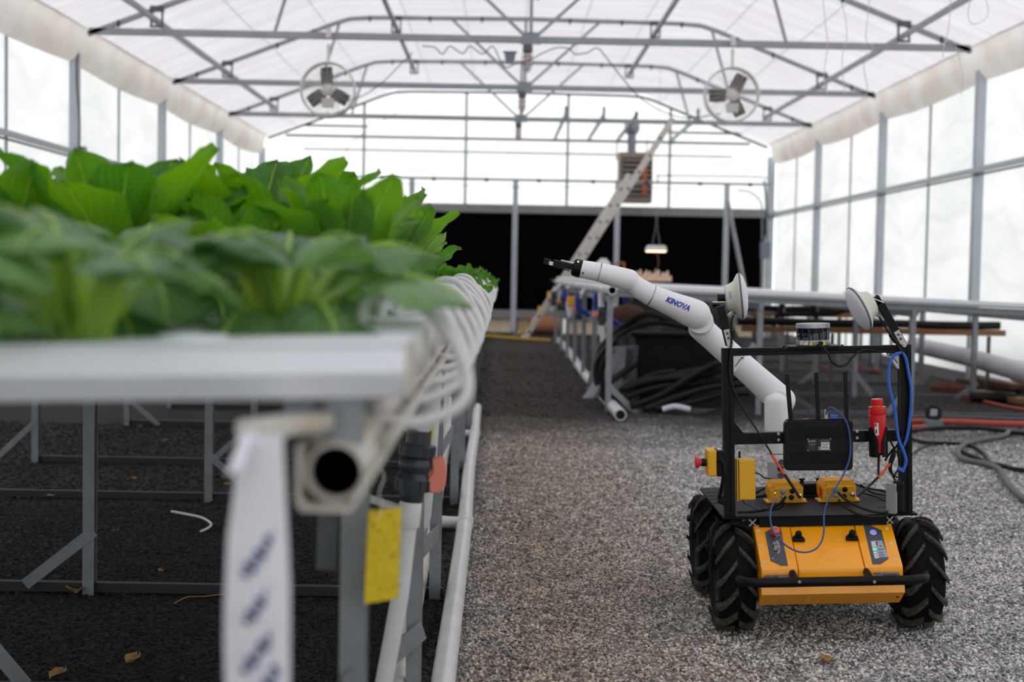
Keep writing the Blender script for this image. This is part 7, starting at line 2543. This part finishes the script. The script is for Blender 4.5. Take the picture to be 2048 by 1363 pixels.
def sp_path(a, b, ra, rb, cap_a=True, cap_b=True, k=7, mid=None):
    """points and radii of a rounded limb"""
    a, b = Vector(a), Vector(b)
    d = (b - a).normalized()
    pts_, rr = [], []
    if cap_a:
        for j in range(k):
            t = PI / 2 * (1 - j / k)
            pts_.append(a - d * ra * math.sin(t) * 0.95); rr.append(max(ra * math.cos(t), 1e-4))
    pts_.append(a); rr.append(ra)
    for t, q in (mid or []):
        pts_.append(a.lerp(b, t)); rr.append(q)
    pts_.append(b); rr.append(rb)
    if cap_b:
        for j in range(1, k + 1):
            t = PI / 2 * j / k
            pts_.append(b + d * rb * math.sin(t) * 0.95); rr.append(max(rb * math.cos(t), 1e-4))
    return pts_, rr


YA2 = 0.175      # plane of the upper arm, behind the shoulder housing
YA3 = 0.115      # plane of the forearm
px2m = (R(1500, 700, YA2).x - R(1400, 700, YA2).x) / 100
S_ = R(1563, 801, YA2)
E_ = R(1401, 655, YA2)
p_, r_ = sp_path(S_, E_, 28.5 * px2m, 25 * px2m, mid=[(0.15, 27.5 * px2m), (0.35, 26 * px2m), (0.6, 25 * px2m), (0.85, 24.5 * px2m)])
limb(p_, r_, 'upper_arm')
# joint barrel at the shoulder between the housing and the upper arm
m_ = RB(); m_.tube([(cs.x + 0.004, YA - 0.01, cs.z), (S_.x, YA2 + 0.01, S_.z)], [rs * 0.92, rs * 0.95], 32); m_.build('shoulder_joint', 'arm_white', arm, smooth=True)
# elbow
EF = R(1397, 628, YA3)
m_ = RB()
m_.tube([R(1404, 652, YA2 + 0.03), R(1403, 650, YA2), R(1401, 645, (YA2 + YA3) / 2), R(1400, 640, YA3)], [22 * px2m, 25.5 * px2m, 26 * px2m, 26 * px2m], 32); m_.build('elbow_joint', 'arm_white', arm, smooth=True)
m_ = RB(); m_.lathe([(25.5 * px2m, -0.001), (25.9 * px2m, 0.0), (25.5 * px2m, 0.001)], frame(R(1402, 648, (YA2 + YA3) / 2 + 0.01), (0, -1, 0.05), (1, 0, 0)), 36); m_.build('elbow_ring', 'arm_grey', arm, smooth=True)
FA = R(1303, 590.5, YA3 - 0.01)
FB = R(1393, 629, YA3)
p_, r_ = sp_path(FA, FB, 21.5 * px2m, 29 * px2m, cap_a=False, mid=[(0.25, 22.5 * px2m), (0.5, 24.5 * px2m), (0.8, 28 * px2m)])
limb(p_, r_, 'forearm')
FC = R(1281, 578, YA3 - 0.012)
limb([FC, FA], [20.5 * px2m, 21.3 * px2m], 'forearm_cuff')
m_ = RB(); m_.tube([FA - (FB - FA).normalized() * 0.0012, FA + (FB - FA).normalized() * 0.0008], 21.8 * px2m, 32); m_.build('seam_ring', 'arm_seam', arm)
# lettering bent round the forearm
fd = (FB - FA).normalized()
fup = Vector((0, -1, 0)).cross(fd).normalized()
if fup.z < 0:
    fup = -fup
out_n = fd.cross(fup).normalized()
if out_n.y > 0:
    out_n = -out_n
rl = 23.2 * px2m
tc_ = R(1355.5, 608, YA3 - rl)
# nearest axis point
axp = FA + fd * ((tc_ - FA).dot(fd))
hof = (R(1355.5, 608, YA3) - (FA + fd * ((R(1355.5, 608, YA3) - FA).dot(fd)))).dot(fup)
Mt = Matrix((fd, fup, out_n)).transposed().to_4x4()
tm = text_mb('KINOVA', 0.0215, Matrix.Identity(4), 0.0002, bold=0.0012)
vv = []
sc_x = 50 * px2m / (max(v.x for v in tm.v) - min(v.x for v in tm.v))
for v in tm.v:
    u = v.x * sc_x
    yv = v.y + hof + 0.12 * v.y
    f = ((axp + fd * u) - FA).dot(fd) / (FB - FA).length
    rr = (21.5 + (f / 0.5) * 3.0 if f < 0.5 else 24.5 + (f - 0.5) / 0.3 * 3.5) * px2m + 0.0008 + max(0, v.z) * 0.5
    a = yv / rr
    vv.append(axp + fd * (u + v.y * 0.25) + fup * (math.sin(a) * rr) + out_n * (math.cos(a) * rr))
tm.v = vv
tm.xf = MR
tm.build('lettering', 'logo_blue', arm)
# wrist neck
NE = R(1266, 568, YA3 + 0.012)
limb(smooth_path([R(1258, 560, YA3 - 0.02), R(1268, 567, YA3 - 0.016), R(1279, 576.5, YA3 - 0.012), FC.lerp(FA, 0.12)], 5), [17 * px2m + (20.4 - 17) * px2m * min(1, j / 12) for j in range(16)], 'wrist_neck', 'arm_white')
W1 = R(1258, 560, YA3 - 0.02)
W0 = R(1199, 544, YA3 - 0.02)
p_, r_ = sp_path(W0, W1, 18.8 * px2m, 21.5 * px2m, cap_a=False, mid=[(0.5, 20.5 * px2m)])
limb(p_, r_, 'wrist_link')
W2 = R(1161.5, 537.5, YA3 - 0.02)
limb([W2, W2.lerp(W0, 0.55), W0], [17.6 * px2m, 18.2 * px2m, 18.4 * px2m], 'wrist_cuff')
m_ = RB(); wd_ = (W1 - W0).normalized(); m_.tube([W0 - wd_ * 0.001, W0 + wd_ * 0.0006], 19.1 * px2m, 32); m_.build('seam_ring', 'arm_seam', arm)
q = R(1166, 546, YA3 - 0.02 - 17.0 * px2m)
m_ = RB(); m_.lathe([(0.0034, -0.004), (0.0034, 0.0005), (0, 0.0006)], frame(q, (0.1, -1, -0.3), (1, 0, 0)), 14); m_.build('round_mark', 'galvanised_dark', arm)
# gripper
G0 = R(1147, 533.5, YA3 - 0.02)
m_ = RB(); m_.tube([W2 + (W2 - W0).normalized() * -0.0004, W2.lerp(G0, 0.8), G0, G0 + (G0 - W2).normalized() * 0.004], [17.8 * px2m, 17.4 * px2m, 16.0 * px2m, 12 * px2m], 28); m_.build('gripper_mount', 'black_plastic', arm, smooth=True)
q = R(1156.5, 522.8, YA3 - 0.02 - 13.5 * px2m)
m_ = RB(); m_.lathe([(0.0028, -0.002), (0.0028, 0.0008), (0, 0.001)], frame(q, (0.1, -1, 0.5), (1, 0, 0)), 14); m_.build('status_light', 'led_lime', arm)
ga = (G0 - W2).normalized()
YG = YA3 - 0.02


def gbar(p0, p1, w_, h_, name, mt_, yo=0.0, bev=0.001):
    m_ = RB()
    m_.bar(R(*p0, YG + yo), R(*p1, YG + yo), w_, h_, (0, -1, 0))
    return m_.build(name, mt_, arm, bevel=bev)


gbar((1148, 534), (1104, 526.5), 0.019, 0.030, 'gripper_body', 'black_plastic')
gbar((1145, 528), (1108, 519.5), 0.0026, 0.028, 'linkage_bar', 'galvanised_dark', -0.004)
gbar((1150, 526), (1122, 520), 0.004, 0.010, 'linkage_bar', 'chrome', -0.012)
gbar((1139, 541), (1108, 533), 0.003, 0.028, 'linkage_bar', 'black_plastic', -0.004)
gbar((1106, 527.5), (1098, 525.5), 0.012, 0.020, 'finger_pad', 'sticker_white', -0.008)
gbar((1101, 525.5), (1088, 522.5), 0.0145, 0.022, 'finger', 'black_plastic', -0.004)
gbar((1103, 519.5), (1089, 516.8), 0.002, 0.022, 'finger_plate', 'galvanised_dark', -0.004)
